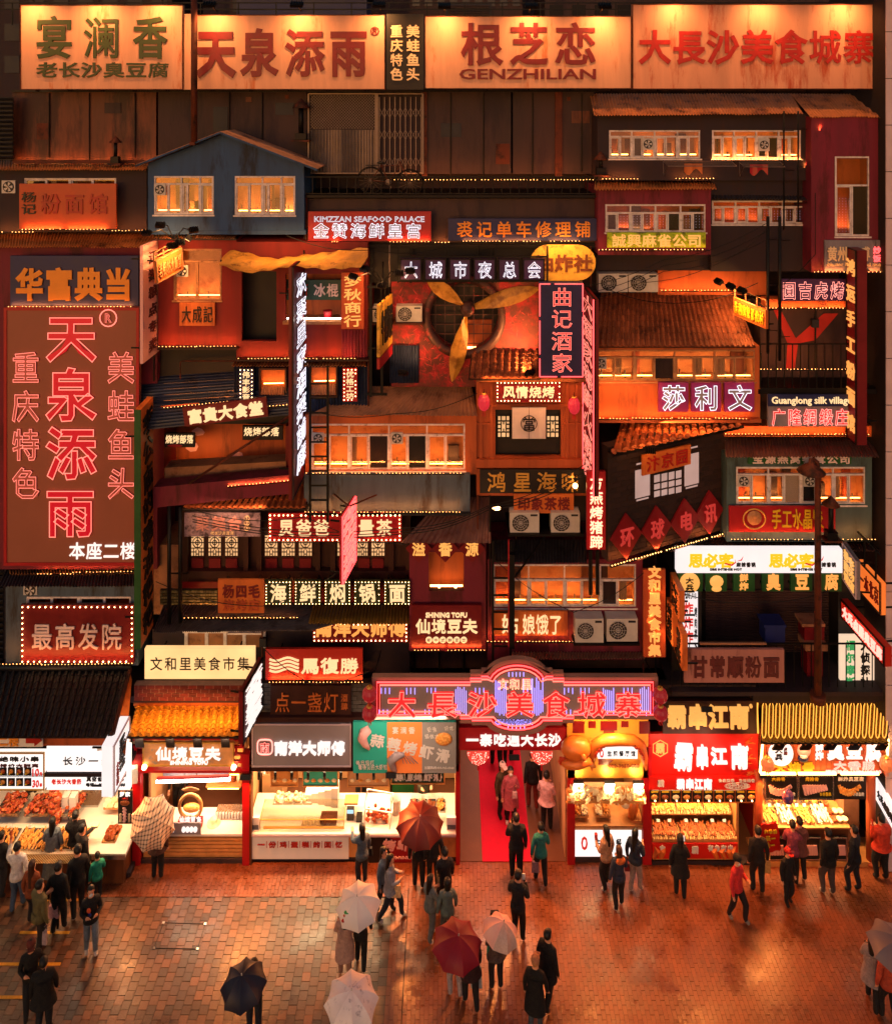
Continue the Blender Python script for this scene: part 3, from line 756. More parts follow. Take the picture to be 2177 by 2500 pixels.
for i in range(n+1):
 x=a.x+(b.x-a.x)*i/n;MB().box((x-.012,1.36,b.z),(x+.012,1.385,a.z)).build('bar',fb,'corr_steel')
g_=MB()
for z in(a.z-.45,(a.z+b.z)/2,b.z+.3):
 for i in range(n):
  x0,x1=a.x+(b.x-a.x)*i/n,a.x+(b.x-a.x)*(i+1)/n
  g_.bar((x0,1.35,z-.14),(x1,1.35,z+.14),.012);g_.bar((x0,1.345,z+.14),(x1,1.345,z-.14),.012)
g_.build('lattice',fb,'corr_steel','stuff')
for x,y0,y1 in((120,226,384),(218,226,390),(330,226,384),(560,224,330),(640,224,372),(1100,226,430),(1180,226,428),(1300,226,430),(1420,226,420)):MB().tube([W(x,y0,1.46),W(x,y1,1.46)],.018,6).build('conduit',hb,'black_steel')
for x,y0,w_,h_ in((90,300,30,40),(255,250,40,26),(520,260,36,60),(672,250,44,30),(1076,300,50,34),(1210,350,34,50),(1395,270,44,30),(600,236,14,12),(696,231,9,9),(1384,236,9,9)):MB().pbox(x,y0,x+w_,y0+h_,1.475,1.5).build('patch_panel',hb,random.choice(('rust_wall','umber_panel','slat_grey','rust_steel')))
for k,(x,y0,y1,d_)in enumerate(((352,600,760,.7),(748,470,700,.6),(742,610,890,.3),(899,700,1010,.4),(1168,600,690,.6),(1442,600,700,.6),(1857,860,1040,.6),(1166,1210,1360,.2),(1196,1210,1480,.15),(640,1430,1690,.5),(1600,1345,1690,.6),(1760,610,660,.8),(1990,660,900,.8),(2140,1060,1340,.5),(376,850,930,.5),(1570,1620,1690,.4))):
 r=thing('wall_conduit','thin dark conduit number '+'one two three four five six seven eight nine ten eleven twelve thirteen fourteen fifteen sixteen'.split()[k]+' running down a gap between the stacked houses','pipe',W(x,y1,d_),'dark conduits between the stacked houses');MB().tube([W(x,y0,d_),W(x,y1,d_)],.026,6).build('pipe',r,'rust_steel' if k%2 else 'rail_black')
 for q in(.2,.55,.85):z_=y0+(y1-y0)*q;MB().bar(W(x,z_,d_),W(x,z_,d_+.5),.02).build('clamp',r,'rail_black')
 if k%3==0:MB().pbox(x-7,(y0+y1)/2,x+9,(y0+y1)/2+20,d_-.06,d_+.04).build('junction_box',r,'slat_grey')
bl=thing('balcony','dark balcony ledge carrying the bicycle above the pink seafood sign','balcony',W(1100,480,.6))
MB().pbox(742,476,1462,482,.5,2.3).build('floor',bl,'black_steel')
MB().pbox(742,484,1462,592,.75,2.3).build('wall',bl,'umber_panel')
for x0,x1 in((963,1055),(1066,1150),(1160,1255),(1262,1352),(1362,1455)):pstrip(bl,x0,438,x1,438,1.0)
pstrip(bl,1062,591,1095,591,.6)
MB().pbox(760,592,1462,600,.7,2.3).build('soffit',bl,'black_steel')
railing('black balcony railing in front of the bicycle',742,430,1455,476,.55,34)
def bicycle():
 r=thing('bicycle','old black roadster bicycle standing on the balcony before the folding gate','bicycle',W(950,474,.8));d=.85
 c1,c2=W(905,440,d),W(1000,446,d);R_=.36
 for c in(c1,c2):
  wh=MB();wh.tube([c+Vector((math.cos(t*.2618)*R_,0,math.sin(t*.2618)*R_))for t in range(24)],.016,6,closed=True)
  h=wh.build('wheel',r,'rail_black');sp=MB()
  for k in range(16):t=k*.3927;sp.bar(c,c+Vector((math.cos(t)*R_,0,math.sin(t)*R_)),.005)
  sp.ball(c,.03,0);sp.build('spoke',h,'corr_steel','stuff')
  MB().tube([c+Vector((math.cos(t*.26+.2)*(R_+.03),0,math.sin(t*.26+.2)*(R_+.03)))for t in range(11)],.012,5).build('mudguard',r,'rail_black')
 bb=W(948,444,d);st=W(930,405,d);hd=W(978,402,d)
 f=MB();f.tube([c1,bb,hd,st,c1],.014,6);f.tube([bb,st+Vector((0,0,.06))],.014,6);f.tube([c2,hd,hd+Vector((-.02,0,.1))],.014,6);f.build('frame',r,'rust_steel')
 MB().ball(st+Vector((0,0,.09)),.11,1,(1.1,.6,.35)).build('saddle',r,'leather_black')
 q=hd+Vector((-.02,0,.12));MB().tube([q+Vector((.05,-.28,.0)),q+Vector((-.08,-.2,.05)),q,q+Vector((-.08,.2,.05)),q+Vector((.05,.28,0))],.012,6).build('handlebar',r,'corr_steel')
 ch=MB();ch.lathe([(0,0),(.09,0),(.09,.015),(0,.015)],bb+Vector((0,-.03,0)),14,'y');ch.bar(bb+Vector((0,-.05,.04)),bb+Vector((.08,-.05,-.16)),.02);ch.build('crank',r,'corr_steel')
 MB().box((c1.x-.14,d-.07,c1.z+R_+.06),(c1.x+.2,d+.07,c1.z+R_+.08)).build('carrier',r,'rail_black')
bicycle()
vent('tall rusty capped chimney pipe left of the folding gate',735,238,345,1.1,.52)
vent('small capped chimney pipe on the corrugated roof at upper left',282,330,402,.9,.36)
vent('small capped chimney pipe at the left end of the upper right house',1466,368,430,.5,.42)
pl=thing('flag_pole','rust brown steel pole crossing in front of the top signs','pole',W(474,345,-.05))
MB().tube([W(474,345,-.05),W(474,-30,-.05)],.085,12).build('pole',pl,'rust_steel')
MB().box(tuple(W(462,345,-.1)),tuple(W(486,352,.3))).build('base',pl,'rust_steel')
# ================================================================== TOP SIGN BOARDS
def top_sign(label,x0,y0,x1,y1,m_,items,lamps,d=.45):
 r,P=rsign(label,x0,y0,x1,y1,d,m_,items,d=.12,name='billboard',group='wooden billboards along the roof',frame='rust_steel',ft=.02)
 for lx in lamps:
  top=W(lx,y0,d);spot_lamp(r,top+Vector((0,-.62,.16)),top+Vector((0,0,-.75)),w_=.34,power=30,arm=top+Vector((0,.05,.1)))
 mb=MB()
 for k in range(5):x=x0+(x1-x0)*(k+.5)/5;mb.bar(W(x,y0+8,d+.14),W(x,y1+4,d+.9),.05)
 mb.build('strut',r,'black_steel')
 return r
top_sign('cream billboard with three dark green characters at the top left',50,11,447,218,'cream_board',[
('宴',(82,36,184,146),'text_green_dark',{'b':.028}),('澜',(198,36,300,146),'text_green_dark',{'b':.024}),('香',(320,36,414,146),'text_green_dark',{'b':.028}),
('老长沙臭豆腐',(88,150,414,190),'text_green_dark',{'b':.03,'gap':0})],(82,243,397))
sign('narrow blank cream board behind the rusty pole',(449,33,218,.47),(469,.47),'cream_board',d=.1,brackets=False)
top_sign('cream billboard with four heavy dark red characters',470,35,940,218,'cream_board',[
('天',(474,66,580,190),'text_dark_red',{'b':.05}),('泉',(582,66,684,190),'text_dark_red',{'b':.04}),('添',(690,66,798,190),'text_dark_red',{'b':.045}),('雨',(800,66,902,190),'text_dark_red',{'b':.04}),
('®',(904,64,926,86),'text_dark_red',{'word':1})],(528,735,930))
r,P=rsign('narrow black billboard with two columns of cream characters',943,33,1034,218,.42,'black_board',[
('重庆特色',(952,58,984,198),'text_cream',{'dir':'v','b':.035}),('美蛙鱼头',(991,58,1025,198),'text_cream',{'dir':'v','b':.035})],d=.12,name='billboard',group='wooden billboards along the roof')
top_sign('cream billboard with three red brown characters above capital letters',1037,38,1541,216,'cream_board',[
('根',(1118,52,1234,162),'text_dark_red',{'b':.035}),('芝',(1238,52,1342,162),'text_dark_red',{'b':.035}),('恋',(1346,52,1462,162),'text_dark_red',{'b':.035}),
('GENZHILIAN',(1121,167,1454,193),'text_dark_red',{'word':1,'b':.02})],(1085,1291,1465))
top_sign('long cream billboard with seven bright red characters at the top right',1543,9,2150,217,'cream_board_b',[
('大長沙美食城寨',(1556,70,2138,158),'text_red',{'b':.035,'gap':0})],(1644,1854,2054))
# ================================================================== UPPER LEFT HOUSES
h1=thing('shack','dark shack at the upper left behind the orange noodle sign','house',W(180,565,.9))
wall(h1,-60,414,358,566,.9,2.3,'dark_wall',[(58,434,284,470)])
window(h1,58,434,284,470,.95,4,0,bar=False,inner='orange_board',depth=.4)
corr(h1,W(-60,384,2.2),W(372,384,2.2),W(356,414,.6),W(-60,414,.6),m_='corr_orange')
fan_part(h1,4,440,37,471,.86)
pstrip(h1,-20,566,80,566,.7);pstrip(h1,266,563,372,561,.6)
rsign('orange red noodle shop sign with two black characters at its left',47,448,283,558,.55,'faded_orange_board',[
('杨记',(52,466,90,524),'text_black',{'dir':'v','b':.02}),('粉面馆',(95,470,270,524),mat('text_faded_red','#a0281a',.5),{'b':.02,'gap':.12})],strip=[(.05,.44),(.5,.9)])
h2=thing('gable_house','blue gabled house with two lit windows at the upper left','house',W(550,570,.3))
w1,w2=(376,429,522,523),(573,429,721,524)
d=.3
wall(h2,361,398,742,570,d,2.3,'blue_wall',[w1,w2])
A_,B_,C_=W(361,398,d),W(742,398,d),W(545,325,d)
MB().quad(A_,B_,C_).quad(A_+Vector((0,2,0)),C_+Vector((0,2,0)),B_+Vector((0,2,0))).build('gable',h2,'blue_wall')
corr(h2,C_+Vector((0,1.9,.05)),C_+Vector((0,-.3,.05)),A_+Vector((-.22,-.3,-.03)),A_+Vector((-.22,1.9,-.03)),m_='corr_tan')
corr(h2,C_+Vector((0,-.3,.05)),C_+Vector((0,1.9,.05)),B_+Vector((.42,1.9,-.14)),B_+Vector((.42,-.3,-.14)),m_='corr_tan')
MB().bar(C_+Vector((0,-.32,.03)),A_+Vector((-.22,-.32,-.05)),.05).bar(C_+Vector((0,-.32,.03)),B_+Vector((.42,-.32,-.16)),.05).build('fascia',h2,'blue_wall')
MB().pbox(356,562,746,572,.26,2.3).build('sill_beam',h2,'blue_wall')
window(h2,*w1,d+.03,[1.2,1,.5,1,1.1],.2,fans=[(376,448,404,476)],light=1)
window(h2,*w2,d+.03,[1.2,1,.5,1,1.1],.2)
def spider(label,c,n=4,d=.0,aim=None,arm=.8,base=None):
 r=thing('floodlight_cluster',label,'floodlight',c,'floodlight clusters on bent arms');c=Vector(c)
 for k in range(n):
  a=rad(200+140*k/max(1,n-1))if n>1 else 0;q=c+Vector((math.cos(a)*arm*.7,-.3,.2+.25*math.sin(k*2.2)))
  mb=MB();mb.tube([c,c+(q-c)*.5+Vector((0,0,.2)),q],.016,6);mb.build('arm',r,'rail_black')
  spot_lamp(r,q,aim or(q+Vector((0,.7,-.8))),w_=.24,power=14 if k%2 else 0)
 if base is not None:MB().bar(c,base,.04).build('bracket',r,'rail_black')
 return r
spider('floodlight cluster below the blue gabled house',W(425,585,-.4),4,arm=.9,base=W(425,570,.6),aim=W(420,640,.3))
# ---- red house with 大成記
h3=thing('shack','red walled shack with small orange wood sign under its window','house',W(480,850,.35))
w3=(424,607,541,732)
wall(h3,386,583,577,852,.35,2.3,'red_wall',[w3])
window(h3,*w3,.38,2,.24,fans=[(430,648,459,675)],frame='wood_frame')
corr(h3,W(375,560,1.6),W(590,560,1.6),W(573,581,.15),W(372,581,.15),m_='corr_orange')
MB().pbox(386,582,577,586,.3,.6).build('ledge',h3,'slat_grey')
pstrip(h3,388,846,476,846,.1);pstrip(h3,480,845,574,845,.1);MB().pbox(384,849,580,854,.12,.35).build('ledge',h3,'dark_timber')
rsign('small orange wood sign with three black characters below a window',438,739,524,795,.25,'orange_board',[('大成記',(442,745,521,789),'text_black',{'b':.0})],d=.05)
corr(h1,W(-60,568,1.5),W(388,566,1.5),W(362,603,.35),W(-60,603,.35),m_='corr_orange')
h4=thing('shack','maroon wall behind the dark blue sign at the left','house',W(170,770,.9))
wall(h4,-60,603,384,1390,.8,2.3,'crimson_wall')
rsign('dark blue sign with four blocky orange characters',25,624,338,746,.35,'navy_board',[('华富典当',(38,652,326,734),'text_orange',{'b':.055,'gap':.04,'e':.05})],strip=[(.0,.3),(.32,.62),(.64,.95)])
sign('tall pink sign jutting out beside the dark blue sign',(349,600,888,-.55),(388,.55),'pink_board',[('江湖粮点专卖',(.3,.05,.85,.97),'text_maroon',{'dir':'v','b':.01,'gap':.25})])
r,P=sign('small weathered orange sign jutting out over the red shack',(380,636,694,-.9),(443,.2,604),'orange_board',[('老街坊大饭堂',(.05,.2,.95,.85),'text_tan',{'b':.01})],frame='wood_frame')
fr=MB()
for f in(0,.35,.7,1):fr.bar(P.p(f,0,-.04),P.p(f,-.35,-.04),.03)
fr.bar(P.p(0,-.35,-.04),P.p(1,-.35,-.04),.03);fr.bar(P.p(0,-.15,-.04),P.p(1,-.15,-.04),.03);fr.build('truss',r,'wood_frame')
spot_lamp(r,P.p(.8,-.5,.35),P.p(.5,.5),power=25,arm=P.p(.8,-.35));spot_lamp(r,P.p(.2,-.5,.35),P.p(.3,.6),power=25,arm=P.p(.2,-.35))
MBr=thing('recess','dark opening with a bent handrail beneath the red shack','doorway',W(480,920,.9));MB().pbox(386,854,577,930,1.0,2.3).build('back_wall',MBr,'black_board')
MB().tube([W(440,925,.6),W(440,884,.6),W(446,881,.6),W(575,881,.6)],.02,6).build('handrail',MBr,'rust_steel')
# ---- huge brown neon sign
BR=[('天',(108,762,244,884)),('泉',(108,893,244,1030)),('添',(108,1036,244,1172)),('雨',(108,1186,240,1312))]
it=[(c,r_,'redglow',{'b':.024,'t':'pink','e':.05})for c,r_ in BR]
for k,c in enumerate('重庆特色'):it.append((c,(28,855+k*94,102,937+k*94),mat('letter_pink','#c06a66',.5),{'b':.012,'t':'pink','e':.04}))
for k,c in enumerate('美蛙鱼头'):it.append((c,(260,855+k*94,334,937+k*94),mat('letter_pink','#c06a66',.5),{'b':.012,'t':'pink','e':.04}))
it.append(('本座二楼',(168,1322,334,1366),'whiteglow',{'b':.012,'gap':.0}))
it.append(('R',(258,764,274,786),mat('letter_pink','#c06a66',.5),{'word':1,'t':'pink'}))
r,P=rsign('huge brown board with red neon characters filling the left side',10,750,340,1380,.2,'brown_board',it,d=.14,frame='red_board',ft=.08,name='neon_billboard')
c=P.p(*[(266-10)/330,(775-750)/630],.05)
MB().tube([c+Vector((math.cos(t*.3927)*.23,0,math.sin(t*.3927)*.23))for t in range(16)],.018,6,closed=True).build('neon_ring',r,'pink')
# ---- sign column with green edge
r,P=sign('narrow orange red column sign with brushed black characters',(344,1000,1584,-.75),(374,.2),'orange_board',[('李公庙的糖油粑粑',(.12,.02,.95,.98),'text_black',{'dir':'v','b':.02,'rot':12})],d=.16)
MB().obox(P.p(-.02,.5,-.08),P.u*.012,P.v*P.h/2,P.n*.085).build('edge',r,'green_board')
# ---- lower left dark house
h5=thing('shack','dark grey shack behind the red bulb framed hair salon sign','house',W(170,1620,.5))
wall(h5,14,1430,338,1625,.5,2.3,'grey_wall',[(64,1456,320,1480)])
window(h5,64,1456,320,1480,.53,4,0,bar=False,inner='orange_board',depth=.35)
fan_part(h5,57,1431,90,1453,.46)
corr(h5,W(18,1384,1.2),W(339,1384,1.2),W(338,1431,.25),W(-6,1433,.25),m_='corr_grey')
corr(h5,W(20,1382,1.3),W(339,1382,1.3),W(339,1402,.8),W(24,1402,.8),m_='corr_orange')
pstrip(h5,92,1401,180,1401,.55);pstrip(h5,178,1397,270,1396,.55);pstrip(h5,277,1396,338,1394,.55)
rsign('red hair salon sign with silver characters framed in bulbs',51,1477,327,1619,.3,'dark_red_board',[('最高发院',(76,1518,302,1586),'text_silver',{'b':.012,'e':.06})],bulb={'step':.155,'r':.024})
pstrip(h5,-10,1622,100,1621,.05);pstrip(h5,102,1623,322,1620,.05)
# ================================================================== CENTRE LEFT
h6=thing('shack','red house with a doorway and a serving hatch under the gold tarpaulin','house',W(735,880,.3))
hatch=(697,668,832,787);door=(590,662,675,832)
wall(h6,577,590,897,880,.3,2.3,'red_wall',[hatch,door])
MB().pbox(586,660,679,836,.9,1.0).build('door',h6,'black_board')
MB().pbox(692,664,838,792,.95,1.0).build('hatch_back_wall',h6,'orange_wall')
MB().pbox(690,784,838,792,.2,.9).build('counter',h6,'wood_frame')
tubelight(h6,W(700,777,.22),W(832,777,.22),.014,WBAR)
corr(h6,W(834,805,.27),W(895,805,.27),W(895,874,.27),W(834,874,.27),amp=.015,m_='crimson_wall',name='corrugated_panel')
pstrip(h6,582,875,712,875,.05);pstrip(h6,722,875,866,875,.05)
MB().pbox(575,878,900,882,.05,.3).build('ledge',h6,'dark_timber')
sign('green ice lolly sign inside the serving hatch',(697,683,732,.55),(832,.55),'teal_dark_board',[('老街',(.03,.15,.42,.85),'text_red',{'b':.03}),('冰棍',(.5,.15,.97,.85),'text_silver',{'b':.03})],brackets=False)
p_=thing('plant_pot','red plant pot on the serving hatch counter','pot',W(800,781,.4));MB().lathe([(.0,0),(.09,0),(.12,.25),(.13,.27),(.1,.27),(0,.2)],W(800,781,.4),12).build('pot',p_,'red_board')
rsign('vertical orange sign with four gold characters beside the hatch',833,665,888,803,.12,'faded_orange_board',[('梦秋商行',(838,670,884,799),'goldglow',{'dir':'v','b':.02,'jit':.05})],group=None)
tp=MB();nx,ny=40,8
def pl_(pts,f):
 x=pts[0][0]+(pts[-1][0]-pts[0][0])*f
 for(x0,y0),(x1,y1)in zip(pts,pts[1:]):
  if x<=x1+1e-6:return(x,y0+(y1-y0)*(x-x0)/(x1-x0))
 return pts[-1]
top=lambda f:pl_([(535,642),(546,620),(560,612),(584,612),(652,629),(680,630),(760,620),(898,603)],f)
bot=lambda f:pl_([(535,646),(560,655),(598,666),(633,663),(715,649),(790,657),(860,654),(884,650),(898,628)],f)
g=[]
for i in range(nx+1):
 f=i/nx;a=top(f);b=bot(f)
 for j in range(ny+1):
  q=j/ny;d=.18-1.0*q+.05*math.sin(i*.9+j)+.06*math.sin(q*9+f*6)
  g.append(W(a[0]+(b[0]-a[0])*q,a[1]+(b[1]-a[1])*q+2*math.sin(i*1.3+j*1.1),d))
tp._add(g,[(i*(ny+1)+j,i*(ny+1)+j+1,(i+1)*(ny+1)+j+1,(i+1)*(ny+1)+j)for i in range(nx)for j in range(ny)]);tp.sm=[True]*len(tp.f)
area(None,W(700,560,-.6),W(720,640,.2),2.2,.15,18,(1,.5,.16),120,'tarp_fill')  # fill light added above the tarpaulin, without a lamp body
r=thing('tarpaulin','ochre tarpaulin sagging over the red house doorway','awning',W(720,650,.3));tp.build('cloth',r,'tarp')
for x,y_ in((540,636),(890,640)):MB().tube([W(x,y_,-.3),W(x,y_+4,.4)],.03,6).build('pole',r,'rail_black')
h7=thing('shack','dark blue corrugated storey with two small bulb framed signs','house',W(735,985,.35))
wl=[(636,903,695,965),(759,897,820,967)]
MB().pbox(571,893,897,1010,.5,2.3).build('wall',h7,'corr_blue')
corr(h7,W(571,893,.42),W(897,893,.42),W(897,1008,.42),W(571,1008,.42),amp=.016,m_='corr_blue',name='corrugated_panel')
corr(h7,W(576,876,.6),W(897,876,.6),W(893,894,.0),W(565,894,.0),m_='corr_orange')
for x0,y0,x1,y1 in wl:
 MB().pbox(x0,y0,x1,y1,.36,.385).build('window_back',h7,'orange_board');f=MB();f.pbox(x0-4,y0-4,x0,y1+4,.28,.38);f.pbox(x1,y0-4,x1+4,y1+4,.28,.38);f.pbox(x0,y0-4,x1,y0,.28,.38);f.pbox(x0,y1,x1,y1+4,.28,.38);f.build('window_frame',h7,'dark_timber')
 tubelight(h7,W(x0+8,y0+33,.2),W(x1-3,y0+32,.2),.014)
 corr(h7,W(x0+6,y0+40,.3),W(x1-2,y0+40,.3),W(x1-2,y1-4,.1),W(x0,y1-4,.1),m_='corr_tan',amp=.015,pitch=.06,name='awning')
bb_={'step':.11,'r':.017,'inset':.045}
rsign('small dark vertical sign with white bulbs left of the long neon blade sign',583,899,619,983,.22,'navy_board',[('伟丰影音',(591,905,611,978),'creamglow',{'dir':'v','b':.02})],bulb=bb_)
rsign('small red vertical sign with white bulbs beside the ladder window',836,898,872,980,.22,'red_board',[('优格工坊',(844,904,865,975),'creamglow',{'dir':'v','b':.02})],bulb=bb_)
r,P=sign('long dark red blade sign with white neon characters down its side',(714,652,1222,-1.1),(744,.35),'dark_red_board',[('欢聚里家湘菜前廊',(.2,.05,1.0,.93),'mauve_board',{'dir':'v','b':.02,'t':'white','gap':.1})],d=.1,frame='slat_grey')
texts(r,Plane((712,652,1222,-1.16),(688,-1.16)),[('欢聚里家湘菜前廊',(.1,.05,.85,.9),'mauve_board',{'dir':'v','b':.0,'t':'white','gap':.12})])if False else None
h8=thing('stall_house','open fronted upper stall under a sloping blue corrugated awning','house',W(550,1200,.5))
TL,TR,BR_,BL=W(331,922,1.0),W(720,898,1.0),W(716,1012,-.35),W(333,1052,-.35)
corr(h8,TL,TR,BR_,BL,m_='corr_blue',horiz=True,pitch=.1,amp=.028)
MB().bar(W(392,992,-.15),W(486,984,-.15),.03).build('bracket',h8,'rust_steel')
led_strip(h8,W(392,996,-.25),W(486,987,-.25));led_strip(h8,W(494,986,-.25),W(572,979,-.25));led_strip(h8,W(650,992,-.3),W(700,988,-.3))
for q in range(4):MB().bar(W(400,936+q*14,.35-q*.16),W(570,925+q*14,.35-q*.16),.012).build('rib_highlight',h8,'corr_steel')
MB().pbox(398,1030,716,1185,1.6,2.3).build('back_wall',h8,'orange_wall')
MB().pbox(372,1040,400,1230,.6,2.2).build('side_wall',h8,'dark_red_board');MB().pbox(697,1040,722,1225,.6,2.2).build('side_wall',h8,'dark_red_board')
MB().pbox(398,1012,716,1035,.9,1.5).build('lintel',h8,'black_board')
fl_=MB();a,b,c_,e_=W(402,1142,.55),W(698,1126,.55),W(698,1182,.55),W(402,1190,.55);fl_.quad(e_,c_,b,a);fl_.quad(a,b,b+Vector((0,.5,0)),a+Vector((0,.5,0)));fl_.build('parapet',h8,'plaster')
tubelight(h8,W(440,1140,.9),W(530,1132,.9),.02)
for sx,sy in((485,1055),(468,1090),(580,1112)):
 pm=MB();n=7;pts=[W(sx+random.uniform(.6,1)*20*math.cos(k*6.28/n),sy+random.uniform(.5,1)*14*math.sin(k*6.28/n),1.57)for k in range(n)];pm.quad(*pts[::-1]);pm.build('torn_poster',h8,'pink_board')
sign('small black barbecue sign with cream characters at the left of the stall',(402,1058,1092,.62),(475,.62),'black_board',[('烧烤部落',(.03,.08,.97,.72),'creamglow',{'b':.02,'gap':0}),('●',(.1,.78,.6,.95),'red_board',{'word':1})],brackets=False)
sign('small black barbecue sign with cream characters at the right of the stall',(592,1040,1074,.62),(690,.62),'black_board',[('烧烤部落',(.03,.05,.92,.72),'creamglow',{'b':.02,'gap':0})],brackets=False)
bm=MB();a,b,c_,e_=W(374,1190,-.1),W(722,1158,-.1),W(722,1204,-.1),W(374,1240,-.1);D=Vector((0,.5,0))
bm._add([e_,c_,b,a,e_+D,c_+D,b+D,a+D],[(0,1,2,3),(3,2,6,7),(5,4,7,6),(4,5,1,0),(4,0,3,7),(1,5,6,2)]);bm.build('beam',h8,'crimson_wall')
led_strip(h8,W(557,1187,-.13),W(652,1178,-.13));led_strip(h8,W(656,1178,-.13),W(712,1172,-.13))
pp=thing('prop_pole','diagonal brown pole propped across the open upper stall','pole',W(462,1180,-.3));MB().tube([W(462,1180,-.12),W(710,1013,-.42)],.035,8).build('pole',pp,'rust_steel')
r,P=sign('tilted dark red sign with five cream characters on the blue awning',(445,996,1043,-.45),(649,-.45,970),'dark_red_board',[('富貴大食堂',(.05,.12,.96,.88),'creamglow',{'b':.045,'gap':.02,'e':.05})])
# ---- teahouse with lattice windows
h9=thing('teahouse','dark timber teahouse with lattice windows under a curved tile roof','house',W(720,1420,.6))
wall(h9,440,1240,1000,1420,.8,2.3,'dark_timber')
tile_roof(h9,W(520,1188,1.0),W(760,1170,1.0),W(748,1240,-.15),W(446,1240,-.15),20,4,'tile_rust',pan_parts=False)
MB().pbox(444,1240,750,1248,-.1,.8).build('eaves_beam',h9,'black_steel')
LG=lightbox_mat('lattice_glow',(1,.55,.24),.75,.5,3)
def lattice(root,x0,y0,x1,y1,d,nm='lattice_window'):
 a,b=W(x0,y0,d),W(x1,y1,d);w_,h_=b.x-a.x,a.z-b.z;f=MB();P_=lambda u,v:Vector((a.x+w_*u,d,a.z-h_*v))
 def l(u0,v0,u1,v1,t=.02):f.bar(P_(u0,v0),P_(u1,v1),t)
 cx,cy_=.5,.36
 for k in range(8):
  t0,t1=k*.785+.39,(k+1)*.785+.39;l(cx+.36*math.cos(t0),cy_+.25*math.sin(t0),cx+.36*math.cos(t1),cy_+.25*math.sin(t1));l(cx+.16*math.cos(t0),cy_+.11*math.sin(t0),cx+.16*math.cos(t1),cy_+.11*math.sin(t1))
 for q in((.5,0,.5,.7),(0,.36,1,.36),(0,.12,.2,.12),(.8,.12,1,.12),(0,.62,1,.62),(.2,.62,.2,1),(.8,.62,.8,1),(.2,.8,.4,.8),(.4,.7,.4,1),(.6,.7,.6,1),(.6,.8,.8,.8),(.0,.8,.2,.8),(.8,.8,1,.8),(0,0,1,0),(0,1,1,1),(0,0,0,1),(1,0,1,1),(.4,.9,.6,.9)):l(*q)
 o=f.build(nm,root,'dark_timber');MB().box((a.x,d+.02,b.z),(b.x,d+.03,a.z)).build('pane',o,LG)
for x0,x1 in((466,498),(508,540),(549,581),(646,678),(687,720),(729,762),(823,855),(872,898),(906,939)):lattice(h9,x0,1306,x1,1358,.72)
tm=MB()
for x in(452,600,632,775,812,955,996):tm.pbox(x-6,1250,x+6,1418,.6,.8)
tm.pbox(440,1395,1000,1412,.58,.8);tm.build('timber_post',h9,'dark_timber')
for k in range(9):
 x0=(466,508,549,646,687,729,823,872,906)[k];MB().pbox(x0+2,1364,x0+30,1390,.74,.8).build('door_panel',h9,'dark_red_board')
rsign('weathered wood sign with three pink characters over the lattice windows',450,1252,635,1310,.1,'wood_board',[('聚美合',(476,1258,592,1296),mat('text_pink','#d8948c',.5),{'b':.035}),('老长沙臭豆腐',(514,1296,572,1305),'text_cream',{'b':.02}),('①②③',(596,1258,610,1295),'text_cream',{'dir':'v'})],d=.06)
rsign('red sign framed in bulbs with two groups of yellow characters',655,1253,980,1322,.0,'red_board',[('炅爸爸',(678,1266,806,1310),'creamglow',{'b':.02}),('能量茶',(828,1266,960,1310),'creamglow',{'b':.02})],bulb={'step':.12,'r':.024})
area(h9,W(560,1245,-.45),W(560,1285,.1),1.8,.05,14,(1,.5,.25),150,'eaves_light')
r,P=sign('slim glowing pink neon blade with two bent arms above the red tea sign',(836,1262,1428,-1.3),(868,-.2),'red_board',[('老灶火锅城烧',(.0,.02,1.0,.95),'pink',{'dir':'v','b':.03,'t':'red','gap':.1})],frame='red',ft=.02)
am=MB();am.bar(P.p(.5,0),W(812,1204,.2),.03);am.bar(P.p(.5,0),W(924,1206,.2),.03);am.bar(P.p(.5,0),W(868,1234,.2),.03);am.build('arm',r,'rust_steel')
corr(h9,W(1080,1214,.9),W(1196,1214,.9),W(1198,1324,-.1),W(980,1324,-.1),m_='corr_pink')
# ---- long ochre house with wide window
h10=thing('shack','ochre house with one very wide lit window behind the ladder','house',W(950,1257,.2))
w9=(759,1034,1135,1147)
wall(h10,745,1012,1163,1158,.25,2.3,'orange_wall',[w9])
window(h10,*w9,.3,[1,1,1.05,1.05,1,1,1,1],.24,fans=[(763,1057,790,1083),(954,1056,983,1084)],depth=.6)
corr(h10,W(897,943,1.1),W(1150,943,1.1),W(1165,1014,.05),W(750,1014,.05),m_='corr_tan',amp=.016,pitch=.07)
MB().pbox(742,1158,1147,1257,.12,2.2).build('parapet',h10,'grey_wall')
for x0,x1 in((748,838),(842,936),(942,1035),(1040,1133)):pstrip(h10,x0,1155,x1,1155,-.02)
for x0,x1 in((745,824),(832,930),(936,1026),(1032,1122)):pstrip(h10,x0,1250,x1,1250,-.06)
MB().pbox(740,1254,1149,1259,.0,.12).build('ledge',h10,'slat_grey')
ladder('black ladder hanging in front of the ochre house window',757,800,893,1274,-.25)
